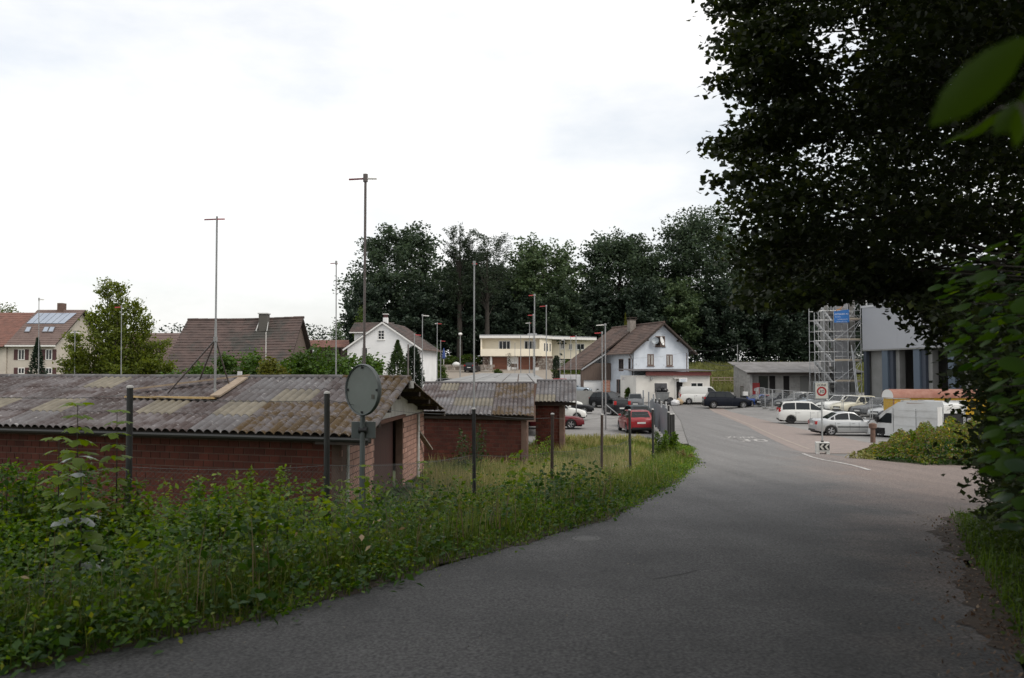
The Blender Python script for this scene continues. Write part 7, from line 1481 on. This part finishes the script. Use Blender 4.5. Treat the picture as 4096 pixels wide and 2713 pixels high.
mb = MB(); mb.tube([(0, 0, -.4), (.1, 0, 3), (-.1, .1, 8), (-.3, 0, 16)], [.42, .34, .26, .06], 12)
for i in range(70):
    c = Vector(Q[rg.integers(0, len(Q))]) - fo_; z0 = max(2.6, c.z - abs(c.x) * .35 - 1.0); a = Vector((0, 0, min(z0, 15))); mb.tube([a, a.lerp(c, .4) + Vector((0, 0, .35)), c.lerp(a, .2) + Vector((0, 0, .15)), c], [.09, .055, .03, .012], 5)
for q in TQ[::2]:
    c = Vector(q) - fo_; a = Vector((-3.2, c.y * .5, c.z + .6)); mb.tube([a, a.lerp(c, .5) + Vector((0, 0, .2)), c], [.035, .02, .006], 5)
mb.build('trunk', m_barkd, ft, smooth=50)
# ------------------------------------------------------------------ hazel shrub with big leaves right beside us
lf_haz = LEAF('hazel_leaf', (.022, .062, .010), (.06, .125, .016), (.15, .24, .02), trans=.42, rough=.45, c3pos=.78); lf_hazs = LEAF('hazel_leaf_sheen', (.03, .07, .03), (.06, .10, .05), trans=.25, rough=.28, spec=.6)
hz = empty('hazel_shrub', (5.2, 5.2, float(H(5.2, 5.2))), 0, 'hazel shrub with big green leaves hanging over the verge', 'shrub'); ho = hz.location
HP = [(4220, 680), (4110, 900), (3960, 990), (3800, 1060), (3730, 1130), (3830, 1230), (3800, 1330), (3800, 1400), (3920, 1480), (3990, 1560), (3980, 1690), (3940, 1760), (3960, 1850), (4020, 1930), (4020, 2010), (4060, 2080), (4220, 2250)]
n = 9000; Q = np.stack([rg.uniform(1.6, 5.2, n), rg.uniform(3.2, 7.2, n), rg.uniform(1.9, 5.4, n)], 1); px_, py_ = proj(Q); Q = Q[in_poly(px_, py_, HP)]; px_, py_ = proj(Q)
tip_r = random.Random(6); order = np.argsort(Q[:, 1]); Q = Q[order]
nobj = 0; Ps, Ss, Ya, Pi, Ro = [], [], [], [], []
for i, q in enumerate(Q[:2600]):
    a = tip_r.gauss(math.pi * 1.0, .9); s = tip_r.choice((.05, .065, .08, .10, .125)) * tip_r.uniform(.85, 1.1); yaw = a - math.pi / 2; pit = tip_r.uniform(-.55, .05); rol = tip_r.uniform(-.35, .35); qv = Vector(q) - ho
    if nobj < 280: put_leaf(hz, 'hazel', lf_hazs if tip_r.random() < .2 else lf_haz, qv, s, yaw, pit, rol); nobj += 1
    else: Ps.append(np.array(qv)); Ss.append(s); Ya.append(yaw); Pi.append(pit); Ro.append(rol)
leaves_joined('leaves', 'hazel', lf_haz, Ps, Ss, Ya, Pi, Ro, hz)
mb = MB()
for i in range(46):
    c = Vector(Q[tip_r.randrange(len(Q))]) - ho; mb.tube([(tip_r.uniform(-.3, .3), tip_r.uniform(-.3, .3), -.1), Vector((c.x * .35, c.y * .35, c.z * .75 + .4)), c], [.022, .012, .004], 5)
mb.build('stem', m_bark, hz)
# blurred near twig at the top
tw_ = empty('near_twig', P(4180, 700, .9), 0, 'big blurred leaves of a twig close to the lens', 'twig')
m_nl = LEAF('near_leaf', (.035, .08, .008), (.06, .11, .012), trans=.5)
def leaf_along(parent, mat, a, c, width, ndir):
    a, c = Vector(a), Vector(c); yd = c - a; ln = yd.length; yd.normalize(); nd = Vector(ndir); nd = (nd - yd * nd.dot(yd)).normalized(); xd = yd.cross(nd)
    o = link('leaf', big_leaf_mesh('hazel', mat), None, parent); o.matrix_local = Matrix.Translation(a - parent.location) @ Matrix((xd, yd, nd)).transposed().to_4x4() @ Matrix.Diagonal((ln * width, ln, ln, 1)); return o
for p0, p1, d, w_, nd in (((4110, 150), (3725, 500), 1.0, .45, (.5, -1, .6)), ((4110, 400), (3960, 540), 1.05, .6, (-.2, -1, .3)), ((4130, 330), (4090, 600), 1.0, .6, (.3, -1, .2)), ((4030, 440), (3930, 500), 1.9, .9, (0, -.6, 1)), ((3950, 490), (3850, 545), 2.0, .8, (.1, -.7, 1)), ((3900, 520), (3760, 565), 2.0, .7, (0, -.6, 1))):
    leaf_along(tw_, m_nl, P(*p0, d), P(*p1, d * 1.04), w_, nd)
MB().tube([(0, 0, 0), P(4090, 420, .95) - tw_.location, P(4000, 430, 1.9) - tw_.location, P(3850, 550, 2.0) - tw_.location], [.004, .003, .002, .001], 5).build('stalk', m_bark, tw_)
# ground plants on the near bank
rg = np.random.default_rng(210); n = 2600; y = 3.5 * (15.5 / 3.5) ** rg.uniform(0, 1, n); x = xr(y) + .25 + rg.uniform(0, 1, n) ** 1.2 * 4.0
weeds('bank_plants', x, y, (.10 + .4 * sm((x - xr(y) - .2) / 1.5)) * rg.uniform(.5, 1.2, n), 20, .06, LEAF('bank_leaves', (.03, .06, .012), (.075, .115, .02), trans=.35), rg, 'low green plants on the bank below the hazel', .13)
n = 6000; y = 3.5 * (15.5 / 3.5) ** rg.uniform(0, 1, n); x = xr(y) + .1 + rg.uniform(0, 1, n) * 2.5; blades('bank_grass', x, y, rg.uniform(.08, .3, n), np.full(n, .012), lf_grass, rg, 'short grass on the bank below the hazel')
n = 3200; y = 3.0 * (17 / 3.0) ** rg.uniform(0, 1, n); x = xr(y) + .35 - np.abs(rg.normal(0, .38, n)); o = leaf_obj('leaf_litter', np.stack([x, y, H(x, y) + .018], 1), .04, LEAF('fallen_leaves', (.06, .035, .02), (.14, .085, .05), (.32, .24, .16), trans=.1), rg, kind='stuff', up=.92, fold=.05); tag(o, 'brown fallen leaves along the road edge', 'leaves')
n = 420; y = 4 * (30 / 4) ** rg.uniform(0, 1, n); x = xl(y) + (xr(np.minimum(y, 14)) - xl(y)) * rg.uniform(0, 1, n); o = leaf_obj('road_litter', np.stack([x, y, H(x, y) + .014], 1), .022, LEAF('road_bits', (.08, .06, .045), (.22, .19, .15), trans=0), rg, kind='stuff', up=.95, fold=.02); tag(o, 'tiny twigs and leaf bits scattered on the road', 'litter')
# dark thicket behind the hazel
TP = [(3740, 1235), (3840, 1300), (3880, 1400), (3880, 1480), (3920, 1560), (3960, 1720), (3950, 1850), (3970, 1960), (4000, 2060), (4250, 2120), (4250, 1200)]
th_ = empty('roadside_thicket', (7.5, 9.5, float(H(7.5, 9.5))), 0, 'dark thicket filling the bank behind the hazel leaves', 'thicket'); n = 9000
Q = np.stack([rg.uniform(3.6, 12, n), rg.uniform(7, 13, n), rg.uniform(1.2, 5.5, n)], 1); px_, py_ = proj(Q); Q = Q[in_poly(px_, py_, TP)]
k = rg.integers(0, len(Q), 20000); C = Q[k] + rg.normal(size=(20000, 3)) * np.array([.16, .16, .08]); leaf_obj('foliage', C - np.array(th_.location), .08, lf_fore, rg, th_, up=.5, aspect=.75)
mb = MB()
for i in range(20): c = Vector(Q[i]) - th_.location; mb.tube([(c.x * .3, c.y * .3, -.2), c * .6, c], [.03, .02, .006], 5)
mb.build('stem', m_barkd, th_)
# forest edge out of view, its canopy added and shaped to shade the near road
n = 30000; th = rg.uniform(R(150), R(390), n); rr = rg.uniform(3.5, 11, n); x = rr * np.cos(th) + 1.0; y = rr * np.sin(th) - 2.0; z = rg.uniform(4.5, 15, n)
x2, y2, z2 = rg.uniform(-6, 12, 26000), rg.uniform(-3, 9, 26000), rg.uniform(6.5, 14, 26000)
C = np.concatenate([np.stack([x, y, z], 1), np.stack([x2, y2, z2], 1)]); px_, py_ = proj(np.stack([C[:, 0], np.maximum(C[:, 1], .1), C[:, 2]], 1)); keep = ((C[:, 1] < .5) | (py_ < -140)) & (C[:, 0] > -1.0 - .6 * np.maximum(0, -C[:, 1])); C = C[keep]
tag(leaf_obj('unseen_forest_edge', C, .36, lf_fore, rg, kind='stuff', up=.5), 'unseen forest canopy added over the viewpoint to shade the near road', 'canopy')
